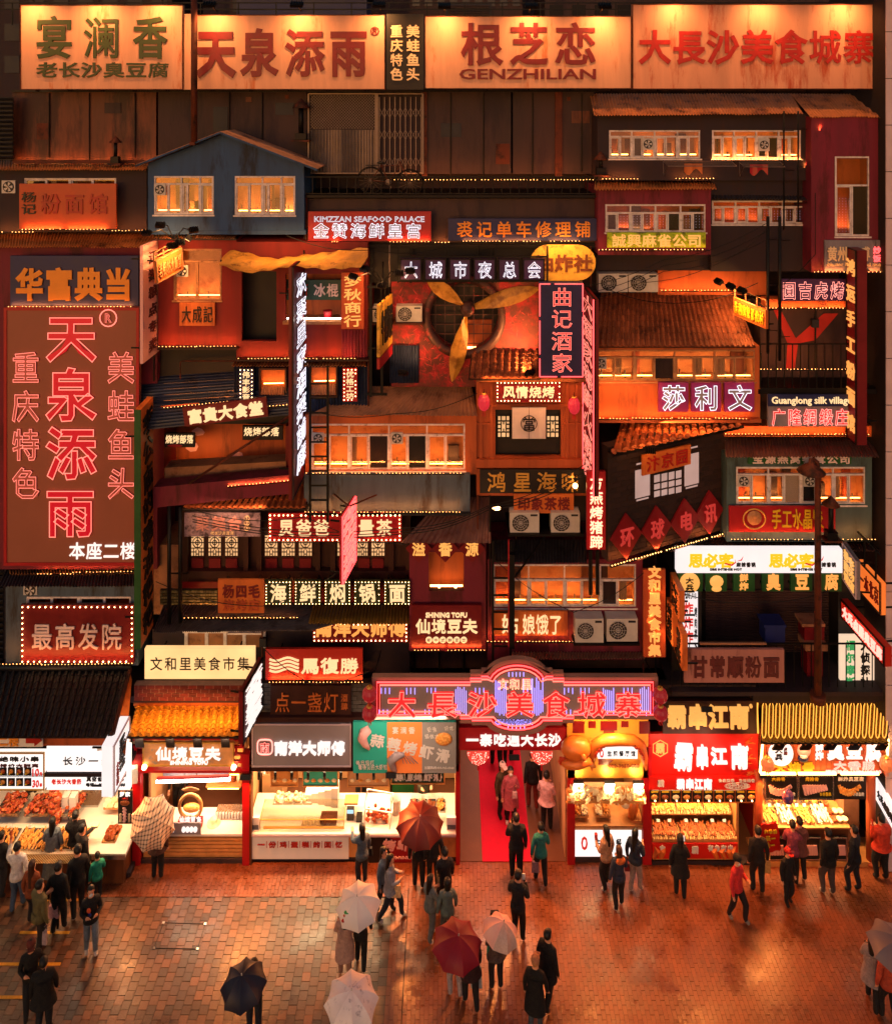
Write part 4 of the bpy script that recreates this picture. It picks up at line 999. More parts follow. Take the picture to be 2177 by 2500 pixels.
# ================================================================== CENTRE: propeller wall
pw=thing('propeller_wall','rusty graffiti splashed wall around a round grated opening','wall',W(1130,940,.7))
cx_,cz_=W(1133,772,.8).x,W(1133,772,.8).z;R0=86*22.8/1980
mb=MB();a,b=W(955,687,.8),W(1318,944,.8);n=32
ring=[Vector((cx_+R0*math.cos(2*math.pi*k/n),.8,cz_+R0*math.sin(2*math.pi*k/n)))for k in range(n)]
def edge(k):
 t=2*math.pi*k/n;c,s_=math.cos(t),math.sin(t);fx=((b.x if c>0 else a.x)-cx_)/c if abs(c)>1e-6 else 1e9;fz=((a.z if s_>0 else b.z)-cz_)/s_ if abs(s_)>1e-6 else 1e9
 f=min(fx,fz);return Vector((cx_+f*c,.8,cz_+f*s_))
for k in range(n):
 k2=(k+1)%n;e0,e1=edge(k),edge(k2);pts=[ring[k],e0]
 if abs(e0.x-e1.x)>1e-6 and abs(e0.z-e1.z)>1e-6:pts.append(Vector((a.x if e0.x<cx_ else b.x,.8,a.z if(e0.z+e1.z)/2>cz_ else b.z)))
 mb.quad(*(pts+[e1,ring[k2]])[::-1]);mb.quad(ring[k],ring[k2],ring[k2]+Vector((0,.5,0)),ring[k]+Vector((0,.5,0)))
mb.build('wall',pw,'graffiti_wall')
MB().pbox(1040,680,1240,880,1.3,1.35).build('back_wall',pw,'black_board')
MB().pbox(1128,780,1200,850,1.2,1.28).build('lit_panel',pw,'orange_wall');tubelight(pw,W(1130,848,1.05),W(1195,848,1.05),.03)
MB().lathe([(R0*1.18,.0),(R0*1.18,.1),(R0*.96,.1),(R0*.96,0)],(cx_,.8,cz_),40,'y').build('ring',pw,'ring_metal')
for k in range(-3,4):
 o=k*.27;h_=math.sqrt(max(0,R0*R0-o*o))*.98
 MB().bar((cx_+o,.95,cz_-h_),(cx_+o,.95,cz_+h_),.022).build('grate_bar',pw,'ring_metal');MB().bar((cx_-h_,.98,cz_+o),(cx_+h_,.98,cz_+o),.022).build('grate_bar',pw,'ring_metal')
sp=MB();random.seed(11)
for k in range(260):
 t=random.choice(((990,740),(1060,790),(1050,880),(1240,800),(1010,850),(1100,900),(1210,740)))
 x,y_=random.gauss(t[0],28),random.gauss(t[1],24)
 if not(960<x<1310 and 695<y_<935)or math.hypot(x-1133,y_-772)<90:continue
 p=W(x,y_,.79);an=random.uniform(0,3.14);l=random.uniform(.02,.16);u=Vector((math.cos(an),0,math.sin(an)))*l;v=Vector((-u.z,0,u.x)).normalized()*random.uniform(.003,.01)
 sp.quad(p-u,p+v,p+u,p-v)
sp.build('paint_splash',pw,mat('paint_red','#d8403c',.5),'stuff')
spot_lamp(pw,W(1290,905,-.1),W(1230,800,.8),power=60,arm=W(1290,915,.7));spot_lamp(pw,W(985,905,.0),W(1010,800,.8),power=14,arm=W(985,915,.7))  # spot heads put in to brighten the splashed wall
prp=thing('propeller','three bladed golden propeller turning over the round opening','propeller',(W(1141,753,.45)))
hub=W(1141,753,.5)
MB().lathe([(0,.28),(.1,.27),(.19,.16),(.2,.0),(.2,-.12)],hub,18,'y').lathe([(.05,.285),(.05,.27),(0,.27)],hub,10,'y').build('hub',prp,'ring_metal')
for tx,ty in((1041,679),(1316,703),(1104,931)):
 tip=W(tx,ty,.5);u=tip-hub;L_=u.length;u.normalize();v=Vector((-u.z,0,u.x));bm_=MB();pf=[(.1,.05),(.2,.09),(.35,.17),(.55,.225),(.72,.21),(.88,.13),(.97,.05),(1.0,.01)]
 fr_,bk_=[],[]
 for f,h_ in pf:
  tw=.10*(1-f)+.02
  fr_.append((hub+u*L_*f-v*h_+Vector((0,-tw-.02,0)),hub+u*L_*f+Vector((0,-.055,0)),hub+u*L_*f+v*h_+Vector((0,tw-.02,0))))
 for i in range(len(pf)-1):
  for s_ in(0,1):bm_.quad(fr_[i][s_],fr_[i+1][s_],fr_[i+1][s_+1],fr_[i][s_+1])
  D=Vector((0,.03,0));bm_.quad(fr_[i][0]+D,fr_[i][2]+D,fr_[i+1][2]+D,fr_[i+1][0]+D);bm_.quad(fr_[i][0],fr_[i][0]+D,fr_[i+1][0]+D,fr_[i+1][0]);bm_.quad(fr_[i][2],fr_[i+1][2],fr_[i+1][2]+D,fr_[i][2]+D)
 bm_.build('blade',prp,'gold_blade')
corr(pw,W(951,843,.74),W(1022,843,.74),W(1022,936,.74),W(951,936,.74),amp=.016,m_='corr_blue',name='door_sheet',pitch=.07)
ac_unit('air conditioner partly hidden behind the yellow jutting sign',910,748,956,789,.5)
ac_unit('air conditioner left of the propeller ring',967,747,1030,789,.5)
MB().pbox(905,790,1034,794,.4,.95).build('shelf',pw,'rust_steel')
fs=thing('scaffold','black steel post frame left of the propeller wall','frame',W(910,965,.2))
for x,y0,y1 in((905,690,968),(932,860,960),(946,690,700)):MB().bar(W(x,y0,.1),W(x,y1,.1),.07).build('post',fs,'rail_black')
for y_ in(962,700):MB().bar(W(896,y_,.1),W(945,y_,.1),.06).build('beam',fs,'rail_black')
wp=thing('thin_pole','thin pale vertical pipe above the yellow jutting sign','pole',W(951,690,.2));MB().tube([W(951,598,.2),W(951,700,.2)],.02,6).build('pipe',wp,'corr_steel')
r,P=sign('yellow jutting sign with red foot left of the propeller',(927,745,872,-.8),(958,.5),'yellow_board',[('牛骨煲屋',(.08,.12,.95,.85),'text_black',{'b':.02,'dir':'h'})])
bmx=MB();bmx.obox(P.p(.5,1.13,-.04),P.u*P.w/2,P.v*.14,P.n*.04);bmx.build('foot_panel',r,'red_board')
for f in(.2,.5,.8):MB().bar(P.p(f,0,-.04),P.p(f,-.3,-.04),.03).build('hanger',r,'rail_black')
spider('floodlight cluster above the yellow jutting sign',W(935,690,-.4),5,arm=1.1,base=W(935,640,.6),aim=W(960,770,.4))
h11=thing('wooden_house','glowing orange timber house with noren curtain in the centre','house',W(1290,1205,.35))
tile_roof(h11,W(1150,855,.8),W(1319,855,.8),W(1319,924,-.15),W(1143,924,-.15),10,6,'tile_brown')
MB().pbox(1163,924,1430,932,-.1,.5).build('eaves_board',h11,'brown_wood')
dr=(1209,1000,1369,1115)
wall(h11,1163,930,1422,1145,.35,2.3,'orange_wood',[dr])
MB().pbox(1200,990,1380,1125,.62,.7).build('door',h11,'black_board')
for x0,x1 in((1214,1244),(1334,1364)):
 a,b=W(x0,1014,.5),W(x1,1068,.5);f=MB();w_,h_=b.x-a.x,a.z-b.z
 for q in((0,0,1,0),(0,1,1,1),(0,0,0,1),(1,0,1,1),(.3,0,.3,.25),(.7,0,.7,.25),(0,.25,1,.25),(.5,.25,.5,.4),(0,.4,.3,.4),(.7,.4,1,.4),(.3,.3,.3,.7),(.7,.3,.7,.7),(0,.6,.3,.6),(.7,.6,1,.6),(0,.75,1,.75),(.3,.75,.3,1),(.7,.75,.7,1),(.5,.6,.5,.75)):f.bar((a.x+w_*q[0],.5,a.z-h_*q[1]),(a.x+w_*q[2],.5,a.z-h_*q[3]),.03)
 o=f.build('lattice_panel',h11,'black_steel');MB().box((a.x,.53,b.z),(b.x,.54,a.z)).build('pane',o,LG)
tmb=MB()
for x in(1170,1196,1381,1404):tmb.pbox(x,935,x+7,1140,.29,.35)
for y_ in(985,1032,1120):tmb.pbox(1163,y_,1205,y_+5,.3,.35);tmb.pbox(1376,y_,1420,y_+5,.3,.35)
tmb.pbox(1163,987,1422,993,.27,.35);tmb.pbox(1163,1122,1422,1142,.2,.35);tmb.build('timber_post',h11,'orange_wood')
MB().pbox(1163,1145,1432,1210,.3,2.2).build('lower_wall',h11,'orange_wood')
area(h11,W(1290,925,-.35),W(1290,1010,.35),2.4,.1,26,(1,.38,.1),150,'eaves_light')
nr=thing('noren_curtain','white noren curtain printed with a ringed character','curtain',W(1291,1071,.2))
for x0,x1 in((1250,1290.5),(1291.5,1332)):
 q=MB();g=[];n=8
 for j in range(7):
  for i in range(n+1):f=i/n;g.append(W(x0+(x1-x0)*f,993+78*j/6,.2+.02*math.sin(i*1.7)*j/6))
 q._add(g,[(j*(n+1)+i,(j+1)*(n+1)+i,(j+1)*(n+1)+i+1,j*(n+1)+i+1)for j in range(6)for i in range(n)]);q.sm=[True]*len(q.f);q.build('cloth',nr,'noren')
MB().tube([W(1246,993,.2),W(1336,993,.2)],.015,6).build('rod',nr,'brown_wood')
c=W(1291,1034,.14);MB().tube([c+Vector((math.cos(t*.314)*.215,0,math.sin(t*.314)*.215))for t in range(20)],.011,5,closed=True).build('printed_ring',nr,'text_black')
texts(nr,Plane((1272,1015,1053,.165),(1310,.165)),[('當',(0,0,1,1),'text_black',{'b':.01,'e':.01})])
lantern('red lantern hanging left of the timber house door',1181,982,.32,.44,.0,'lantern_red',glow=emi('lantern_glow_red',(.8,.03,.05),.55),group='lanterns beside the timber house door')
lantern('red lantern hanging right of the timber house door',1401,990,.32,.44,.0,'lantern_red',glow=MATS['lantern_glow_red'],group='lanterns beside the timber house door')
rsign('red bulb framed barbecue sign on the timber house',1210,930,1369,982,.1,'dark_red_board',[('风情烧烤',(1226,941,1354,972),'creamglow',{'b':.035,'gap':.0})],bulb={'step':.1,'r':.018,'inset':.045},d=.1)
rsign('black wooden sign with four large gold characters below the noren',1171,1147,1429,1204,.12,'black_board',[(c_,(x0,1150,x1,1202),'text_gold',{'b':.018})for c_,x0,x1 in(('鸿',1186,1238),('星',1250,1300),('海',1306,1362),('味',1366,1414))],d=.06)
bl_=thing('bare_bulb','bright bare bulb shining on the black and gold sign','lamp',W(1404,1188,-.15));MB().ball(W(1404,1186,-.15),.07,1).build('glass',bl_,emi('bulb_bright',(1,.5,.18),14));MB().tube([W(1404,1180,-.12),W(1404,1170,.0),W(1404,1160,.1)],.02,6).build('holder',bl_,'black_steel')
bl_=thing('bare_bulb','bright lamp glowing under the left end of the black and gold sign','lamp',W(1212,1241,-.2));MB().ball(W(1212,1241,-.2),.06,1,(1.9,1,.8)).build('glass',bl_,MATS['bulb_bright']);MB().tube([W(1212,1238,-.15),W(1212,1230,.3)],.02,6).build('holder',bl_,'black_steel')
rsign('orange sign with red brown tea house characters above two air conditioners',1254,1207,1400,1253,.05,'orange_board',[('印象茶楼',(1262,1212,1392,1246),'text_dark_red',{'b':.03,'gap':0})],d=.05)
ac_unit('air conditioner left of two below the orange tea sign',1245,1252,1316,1305,-.1);ac_unit('air conditioner right of two below the orange tea sign',1345,1252,1415,1305,-.1)
sh=thing('unit_shelf','steel shelf carrying the two air conditioners below the tea sign','shelf',W(1330,1310,.2));MB().pbox(1240,1305,1425,1310,-.2,1.0).build('shelf',sh,'black_steel')
for x in(1260,1400):MB().bar(W(x,1310,-.1),W(x,1345,.8),.03).build('brace',sh,'black_steel')
corr(sh,W(1200,1318,1.0),W(1432,1318,1.0),W(1432,1374,.0),W(1200,1374,.0),m_='corr_grey',name='lower_sheet')
r,P=rsign('dark blue neon board with four pink outlined characters',1316,690,1423,921,-.3,'navy_board',[(c_,(1342,y0,1400,y0+50),'redglow',{'b':.0,'t':'pink'})for c_,y0 in(('曲',699),('记',752),('酒',806),('家',860))],d=.16)
nb=MB()
for q in((.01,.01,.25,.01),(.35,.01,.99,.01),(.99,.01,.99,.3),(.99,.36,.99,.99),(.01,.01,.01,.35),(.01,.4,.01,.75),(.01,.8,.01,.99),(.01,.99,.4,.99),(.5,.99,.99,.99)):nb.tube([P.p(q[0],q[1],.03),P.p(q[2],q[3],.03)],.016,6)
nb.build('neon_tube',r,'red')
ng=thing('neon_sign','red and white neon blade sign right of the dark blue neon board','sign',W(1437,1150,-.5))
P=Plane((1426,700,1150,.35),(1452,-1.1));board(ng,P,'dark_red_board',.1,'slat_grey');texts(ng,P,[('大酒家海鲜火锅楼',(.05,.01,.9,.99),'mauve_board',{'dir':'v','b':.02,'t':'pink','gap':.08})])
nb=MB();nb.tube([P.p(0,0,.04),P.p(0,.48,.04)],.018,6);nb.tube([P.p(0,.52,.04),P.p(0,1,.04)],.018,6);nb.tube([P.p(1,.0,.04),P.p(1,1,.04)],.018,6);nb.build('neon_tube',ng,'red')
for k,c_ in enumerate('大城市夜总会'):
 x0=976+60*k
 rsign('purple square neon box bearing '+('the leftmost character over the propeller','the second character over the propeller','the third character over the propeller','the fourth character over the propeller','the fifth character beside the yellow oval sign','the sixth character touching the yellow oval sign')[k],x0,631,x0+53,684,-.1,'purple_board',[(c_,(x0+9,636,x0+46,680),'mauve_board',{'b':.0,'t':'white'})],frame='black_steel',group='purple neon character boxes over the propeller',name='neon_box')
fr=thing('sign_rack','black steel rack carrying the purple neon boxes','frame',W(1150,690,.1))
for y_ in(626,686):MB().bar(W(970,y_,.04),W(1338,y_,.04),.04).build('rail',fr,'rail_black')
for x in(972,1090,1210,1336):MB().bar(W(x,600,.06),W(x,690,.06),.04).build('post',fr,'rail_black')
ov=thing('oval_sign','weathered yellow oval sign with brown characters','sign',W(1374,685,.15));a,b=W(1294,597,.1),W(1454,685,.1);rr=(a.z-b.z)/2;poly=[]
for k in range(13):t=math.pi/2+math.pi*k/12;poly.append((a.x+rr+rr*math.cos(t),(a.z+b.z)/2+rr*math.sin(t)))
for k in range(13):t=-math.pi/2+math.pi*k/12;poly.append((b.x-rr+rr*math.cos(t),(a.z+b.z)/2+rr*math.sin(t)))
area(ov,W(1374,590,-.5),W(1374,640,.1),1.2,.1,16,(1,.5,.16),140,'oval_sign_fill');MB().prism(poly,.1,.16).build('board',ov,'yellow_board')  # bodiless area lamp added to brighten the oval board
texts(ov,Plane((1294,597,685,.1),(1454,.1)),[('油炸社',(1306,620,1446,664),mat('text_rust','#7a3c1c',.6,var=.5,scale=8),{'b':.045,'gap':0})])
rsign('crimson seafood palace sign with white neon lettering',752,516,1052,588,.35,'red_board',[('KIMZZAN SEAFOOD PALACE',(768,527,1036,541),'mauve_board',{'word':1,'b':.0,'t':'white'}),('金赞海鲜皇宫',(762,543,1032,582),'mauve_board',{'b':.02,'t':'white','gap':.12})],strip=[(.2,.24),(.67,.98)])
rsign('dark blue bicycle repair sign with seven orange characters',1094,533,1460,587,.4,'navy_board',[('裘记单车修理铺',(1110,538,1446,580),'text_orange',{'b':.02,'gap':.14})],strip=[(.1,.34),(.37,.61),(.68,.87)])
sb=thing('soffit_band','black beams under the seafood and bicycle repair signs','beam',W(1100,640,.9));MB().pbox(900,600,1320,690,.9,2.3).build('wall',sb,'black_board')
for x in(905,1000,1200):MB().pbox(x,596,x+6,690,.7,.76).build('post',sb,'rail_black')
MB().pbox(752,596,1462,606,.6,.9).build('beam',sb,'black_steel')
# ================================================================== UPPER RIGHT BUILDING
u1=thing('tin_roof_house','upper right house with two rows of lit windows under an orange tin roof','house',W(1720,440,.4))
w3_,w4_=(1486,317,1709,386),(1737,317,1955,387)
wall(u1,1459,276,1978,440,.5,2.3,'dark_wall',[w3_,w4_])
window(u1,*w3_,.54,8,.22,fans=[(1568,337,1595,365)],inner='stall_wall',light=.8);window(u1,*w4_,.54,8,.22,fans=[(1852,338,1878,368)],inner='stall_wall',light=.8)
corr(u1,W(1439,228,1.7),W(1930,228,1.7),W(1960,277,.1),W(1450,281,.1),m_='corr_orange')
corr(u1,W(1929,228,1.65),W(2150,230,1.65),W(2190,285,.05),W(1978,285,.05),m_='corr_orange')
pstrip(u1,1471,436,1556,436,.3);pstrip(u1,1650,435,1741,435,.3)
for x0,x1 in((1737,1845),(1848,1955)):pstrip(u1,x0,388,x1,388,.45)
for k,(x0,x1,y_,cl,cm)in enumerate(((1618,1786,393,1690,'orange_board'),(1804,1904,395,1850,'red_board'))):
 r=thing('drying_rack','folding drying rack under the '+('left' if k==0 else 'right')+' upper window with '+('an orange' if k==0 else 'a red')+' cloth','drying rack',W((x0+x1)/2,y_+10,.2),'window drying racks')
 a,b,c_,e_=W(x0,y_,.45),W(x1,y_,.45),W(x1+12,y_+12,-.25),W(x0+12,y_+12,-.25)
 MB().tube([a,b,c_,e_],.012,5,closed=True).build('frame',r,'corr_steel')
 for q in range(1,4):MB().tube([a.lerp(e_,q/4),b.lerp(c_,q/4)],.006,4).build('rod',r,'corr_steel')
 MB().bar(a,a+Vector((.02,.0,-.4)),.012).bar(a+Vector((.02,0,-.4)),e_,.012).build('strut',r,'corr_steel')
 cl_=MB();g=[]
 for j in range(5):
  for i in range(9):g.append(W(cl-20+5.5*i,y_+6+j*(5+2*math.sin(i*.9)),-.02+.03*math.sin(i*1.4)))
 cl_._add(g,[(j*9+i,(j+1)*9+i,(j+1)*9+i+1,j*9+i+1)for j in range(4)for i in range(8)]);cl_.sm=[True]*len(cl_.f);o=cl_.build('cloth',None,cm)
 o.name='hung_cloth';tagm(o,('rumpled orange' if k==0 else 'bright red')+' cloth hanging from a window drying rack','cloth')
u2=thing('crimson_bay','crimson bay with beaded windows above the lime sign','house',W(1600,622,.1))
w5=(1477,498,1722,566)
wall(u2,1460,459,1735,622,.15,2.3,'crimson_wall',[w5]);window(u2,*w5,.19,8,.3,beads=True,bar=False,inner='orange_board')
area(u2,W(1600,560,.5),W(1600,520,.6),2.4,.05,10,(1,.45,.15))
corr(u2,W(1452,443,1.0),W(1742,443,1.0),W(1749,461,-.15),W(1450,463,-.15),m_='corr_orange')
rsign('lime green mahjong parlour sign with yellow characters',1482,567,1722,604,.02,'lime_board',[('誠興麻雀公司',(1492,570,1713,603),'goldglow',{'b':.025,'gap':0})],d=.06)
for x0,x1 in((1462,1598),(1602,1732)):pstrip(u2,x0,609,x1,609,-.12,power=.25)
u3=thing('side_bay','dark bay with a beaded window behind the two black drain pipes','house',W(1860,700,.6))
w6=(1737,489,1969,546)
wall(u3,1735,440,1990,662,.7,2.3,'dark_wall',[w6]);window(u3,*w6,.74,8,.26,beads=True,bar=False,inner='orange_board')
area(u3,W(1850,540,1.1),W(1850,505,1.15),2.2,.05,9,(1,.45,.15))
corr(u3,W(1735,461,1.4),W(1985,461,1.4),W(1994,488,.35),W(1733,484,.35),m_='corr_grey')
u4=thing('crimson_tower','tall crimson corner block with one narrow double window','house',W(2070,665,.1))
w7=(2037,381,2122,576)
wall(u4,1980,284,2162,664,.15,2.3,'crimson_wall',[w7]);window(u4,*w7,.19,[1,1],.36,bar=False,beads=True,inner='orange_board')
area(u4,W(2080,560,.5),W(2080,480,.55),.7,.05,8,(1,.42,.12));led_strip(u4,W(1979,300,.35),W(1979,440,.35),r=.01)
led_strip(u4,W(1988,663,-.02),W(2060,663,-.02));led_strip(u4,W(2102,663,-.02),W(2158,663,-.02))
rsign('grey fried rice sign with cream characters on the crimson block',2013,586,2156,661,.05,'grey_board',[('黄州',(2018,600,2068,638),'text_cream',{'b':.03,'gap':0}),('尃',(2100,600,2124,638),'text_cream',{'b':.03}),('炒饭',(2130,600,2150,640),'red',{'dir':'v','b':.01}),('Master huang fried rice',(2019,640,2149,651),'text_cream',{'word':1,'b':.02})],d=.06)
for x,y0,y1,t in((1874,528,862,.09),(1903,528,880,.09),(1913,270,560,.05),(1948,270,540,.05)):
 r=thing('drain_pipe',{1874:'thick black pipe left of a pair beside the tiled roof',1903:'thick black pipe right of a pair beside the tiled roof',1913:'thin black pipe crossing the right upper window',1948:'thin black pipe at the right end of the upper windows'}[x],'pipe',W(x,y1,-.1),'black vertical pipes')
 MB().tube([W(x,y0,-.1),W(x,y1,-.1)],t/2,8).build('pipe',r,'rail_black')
 for q in range(3):z=y0+(y1-y0)*(q+.5)/3;MB().bar(W(x-3,z,-.1),W(x+24,z,.5),.02).build('clamp',r,'rail_black')
# ---- brown tiled house
v1=thing('tiled_house','orange house with broad brown tiled roof right of the propeller','house',W(1650,1030,.3))
MB().pbox(1605,655,1870,720,1.3,2.3).build('upper_wall',v1,'orange_wall');MB().pbox(1455,622,1990,660,.95,2.3).build('soffit',v1,'dark_wall')
for x0,x1 in((1615,1634),(1638,1704),(1712,1794)):pstrip(v1,x0,708,x1,708,1.1)
tile_roof(v1,W(1464,716,1.5),W(1796,714,1.5),W(1845,845,-.25),W(1449,845,-.25),31,9,'tile_brown',pan_parts=False)
w10=(1450,853,1843,930)
wall(v1,1447,845,1855,1030,.05,2.3,'orange_wall',[w10])
window(v1,*w10,.1,8,.24,frame='wood_frame',fans=[(1453,873,1480,900)],depth=.7)
for x0,x1 in((1448,1538),(1544,1636),(1640,1732),(1738,1830)):pstrip(v1,x0,1020,x1,1022,-.15)
MB().pbox(1440,1024,1858,1032,-.12,.3).build('ledge',v1,'orange_wood')
MB().pbox(1449,937,1600,942,.02,.05).build('trim',v1,'orange_wood');area(v1,W(1530,935,-.5),W(1530,985,.05),1.5,.08,14,(1,.4,.1),150,'wall_washer')
for k,c_ in enumerate('莎利文'):
 x0=(1607,1687,1768)[k]
 rsign('magenta square box with '+('the leftmost white neon character','the middle white neon character','the rightmost white neon character')[k]+' under the wide window',x0,934,x0+73,1005,-.12,'magenta_board',[(c_,(x0+5,938,x0+68,1002),'mauve_board',{'b':.03,'t':'white'})],group='magenta neon boxes under the wide window',name='neon_box')
ac_unit('air conditioner left of two above the broad tiled roof',1461,668,1532,716,.7);ac_unit('air conditioner right of two above the broad tiled roof',1534,668,1606,716,.7)
r,P=sign('orange sign jutting out over the end of the tiled roof',(1790,725,768,.1),(1868,-1.3),'orange_board',[('永利旅馆影像材',(.04,.15,.97,.85),'text_yellow',{'b':.02})])
fr=MB()
for f in(0,.35,.7,1):fr.bar(P.p(f,0,-.04),P.p(f,-.5,-.04),.03)
fr.bar(P.p(0,-.5,-.04),P.p(1,-.5,-.04),.03);fr.build('truss',r,'wood_frame')
for f in(.1,.5,.85):spot_lamp(r,P.p(f,-.9,.5),P.p(f,.4),power=20,arm=P.p(f,-.5))
area(r,P.p(.3,-.6,-.3),W(1740,800,.3),.3,.2,40,(1,.45,.12))
rsign('purple roast meat sign with pale outlined characters',1905,681,2106,734,.3,'purple_board',[('圓吉虎烤粉',(1905,686,2100,730),'purple_board',{'b':.03,'t':'salmon','gap':.12})])
gw=thing('graffiti_bay','dark bay painted with a huge red letter shape behind railings','wall',W(1970,950,.8));MB().pbox(1856,740,2140,1060,1.0,2.3).build('wall',gw,'umber_panel')
MB().pbox(1870,730,2075,750,.6,1.0).build('ledge',gw,'orange_wall')
q=MB();Q=lambda x,y_:W(x,y_,.985);q.quad(Q(1918,900),Q(1940,900),Q(1948,836),Q(1905,756),Q(1888,756),Q(1922,838));q.quad(Q(1948,838),Q(1990,830),Q(2046,765),Q(2010,765),Q(1942,826));q.build('painted_letter',gw,mat('paint_graffiti','#a8241f',.7))
for x0,x1 in((1870,1950),(1955,2002),(2008,2066)):pstrip(gw,x0,751,x1,752,.5)
for x0,x1 in((1857,1922),(1930,1990),(1994,2064)):pstrip(gw,x0,901,x1,901,.3)
railing('black railing in front of the painted bay',1855,838,2072,952,.0,11)
MB().pbox(1850,950,2140,962,.05,1.0).build('floor',gw,'black_steel')
rsign('grey and navy silk shop sign with red outlined characters',1875,963,2070,1041,.0,'grey_board',[('广隆绸缎庄',(1880,996,2072,1038),'redface',{'b':.03,'t':'salmon','gap':.1})],d=.1)
rsign('narrow navy strip reading Guanglong silk village in cream',1875,963,2070,992,-.06,'navy_board',[('Guanglong silk village',(1883,968,2078,990),'creamglow',{'word':1,'b':.012})],d=.04,brackets=False)
r,P=sign('tall dark red blade sign with gold characters at the right',(2066,602,1066,.1),(2090,-.45),'dark_red_board',[('鸿运手工粉面馆',(.05,.03,.95,.97),'orangeglow',{'dir':'v','b':.03,'gap':.3})],d=.28,frame='rail_black',ft=.02)
# ---- green grey house and awnings
v2=thing('green_house','green grey house with wide lit window above the red dumpling sign','house',W(1950,1320,.2))
w11=(1796,1139,2112,1231)
MB().pbox(1768,1040,2160,1066,.5,2.3).build('upper_wall',v2,'orange_wall')
for x0,x1 in((1771,2037),(2040,2072),(2102,2120)):pstrip(v2,x0,1059,x1,1060,.35)
corr(v2,W(1767,1064,1.0),W(2118,1064,1.0),W(2146,1116,-.2),W(1771,1116,-.2),m_='corr_pink')
wall(v2,1773,1114,2128,1322,.2,2.3,'green_wall',[w11]);window(v2,*w11,.24,8,.2,fans=[(1801,1161,1829,1188),(1962,1161,1990,1188)])
rsign('dark green sign half hidden under the awning eaves',1826,1108,2078,1133,.08,'green_board',[('宝源燕窝参茸公司',(1834,1108,2076,1132),'text_silver',{'b':.03})],d=.05)
r,P=rsign('bright red dumpling sign with yellow brush characters',1780,1236,2039,1299,.05,'red_board',[('手工水晶饺',(1882,1240,2008,1292),'text_yellow',{'b':.02,'jit':.12,'gap':0})],d=.06)
c=W(1841,1267,.02);MB().tube([c+Vector((math.cos(t*.314)*.3,0,math.sin(t*.314)*.27))for t in range(20)],.02,5,closed=True).build('emblem_ring',r,'text_gold')
MB().lathe([(0,.01),(.2,.01),(.2,0)],c+Vector((0,0,.03)),14,'y').lathe([(0,.03),(.09,.03),(.09,0)],c+Vector((0,0,.1)),12,'y').build('emblem',r,'text_tan')
for x0,x1 in((1785,1876),(1880,2018),(2042,2058),(2070,2136)):pstrip(v2,x0,1317,x1,1317,-.05)
corr(v2,W(1622,1318,.9),W(2135,1318,.9),W(2156,1345,.0),W(1600,1345,.0),m_='corr_pink')
vent('dark capped chimney pipe in front of the red dumpling sign',2028,1209,1318,-.3,.46)
# ================================================================== SLANTED PAGODA HOUSE (its front turned towards the left)
pg=thing('pagoda_house','dark brick house turned at an angle with four red diamonds on it','house',W(1630,1370,.0))
P=Plane((1484,1092,1372,-.95),(1776,.72));mb=MB();mb.obox(P.p(.5,.5,-.15),P.u*P.w/2,P.v*P.h/2,P.n*.15)
mb.build('wall',pg,'brick_dark')
bw,bh=.3,.13;nx,ny=int(P.w/bw),int(P.h/bh);me=MB().box((-bw/2+.01,-.055,-.008),(bw/2-.01,.055,.008)).mesh('brick',(0,0,0),'brick_dark');rest=MB();cnt=0
for j in range(ny):
 for i in range(nx):
  mtx=basis(P.p((i+.5+(.25 if j%2 else-.1))/nx,(j+.5)/ny,random.uniform(.0,.006)),P.u,P.v,P.n)
  if(i+.5)/nx>.93:continue
  put('brick',me,pg,mtx)
R_=lambda fx,fy,dx=0,up=0,out=0:P.p(fx,fy,out)+Vector((0,0,up))
tile_roof(pg,W(1520,1026,1.0),W(1790,1010,1.9),P.p(1.03,-.01,.42),P.p(-.03,-.01,.42),17,5,'tile_rust',pan_parts=False)
ev=MB();ev.bar(P.p(-.04,.0,.42),P.p(1.04,.0,.42),.07)
for k in range(16):ev.bar(P.p(k/15,.03,.0),P.p(k/15,.015,.4),.05)
ev.build('eaves',pg,'black_steel')
hip=MB();hip.tube([W(1522,1026,.95),P.p(-.03,-.02,.45),P.p(-.06,-.06,.55)],.05,6);hip.build('ridge',pg,'tile_rust')
wn=MB();wm=lightbox_mat('paper_window_glow',(.9,.62,.56),.36,.3,2)
def pq(fx0,fy0,fx1,fy1,out=.02):wn._add([P.p(fx0,fy1,out),P.p(fx1,fy1,out),P.p(fx1,fy0,out),P.p(fx0,fy0,out)],[(0,1,2,3)])
def fx(px):return(px-1484)/(1776-1484)
def fy(py,px):t=fx(px);top_,bot_=1092-48*t,1372-78*t;return(py-top_)/(bot_-top_)
for x0,x1,y0,y1 in((1545,1580,1148,1216),(1664,1700,1116,1190)):
 pq(fx(x0),fy(y0,(x0+x1)/2),fx(x1),fy(y1,(x0+x1)/2));
 for dy in(-9,9):
  yy=y0+dy-2 if dy<0 else y1+dy;pq(fx(x0+3),fy(yy-2,x0),fx(x1-3),fy(yy+2,x0))
for k in range(4):
 for j,(y0,y1)in enumerate(((1165,1183),(1187,1200),(1204,1218))):
  x0=1590+k*17.5;s_=(x0-1590)*.16
  pq(fx(x0),fy(y0-s_,x0),fx(x0+14),fy(y1-s_,x0))
wn.build('window',pg,wm)
texts_board=thing('shop_sign','dull orange sign with faint red characters on the angled brick house','sign',W(1626,1160,-.5))
P2=Plane((1568,1112,1162,-.82),(1686,-.12));board(texts_board,P2,'orange_board',.05);texts(texts_board,P2,[('汴京园',(.06,.12,.95,.9),'text_red',{'b':.02})])
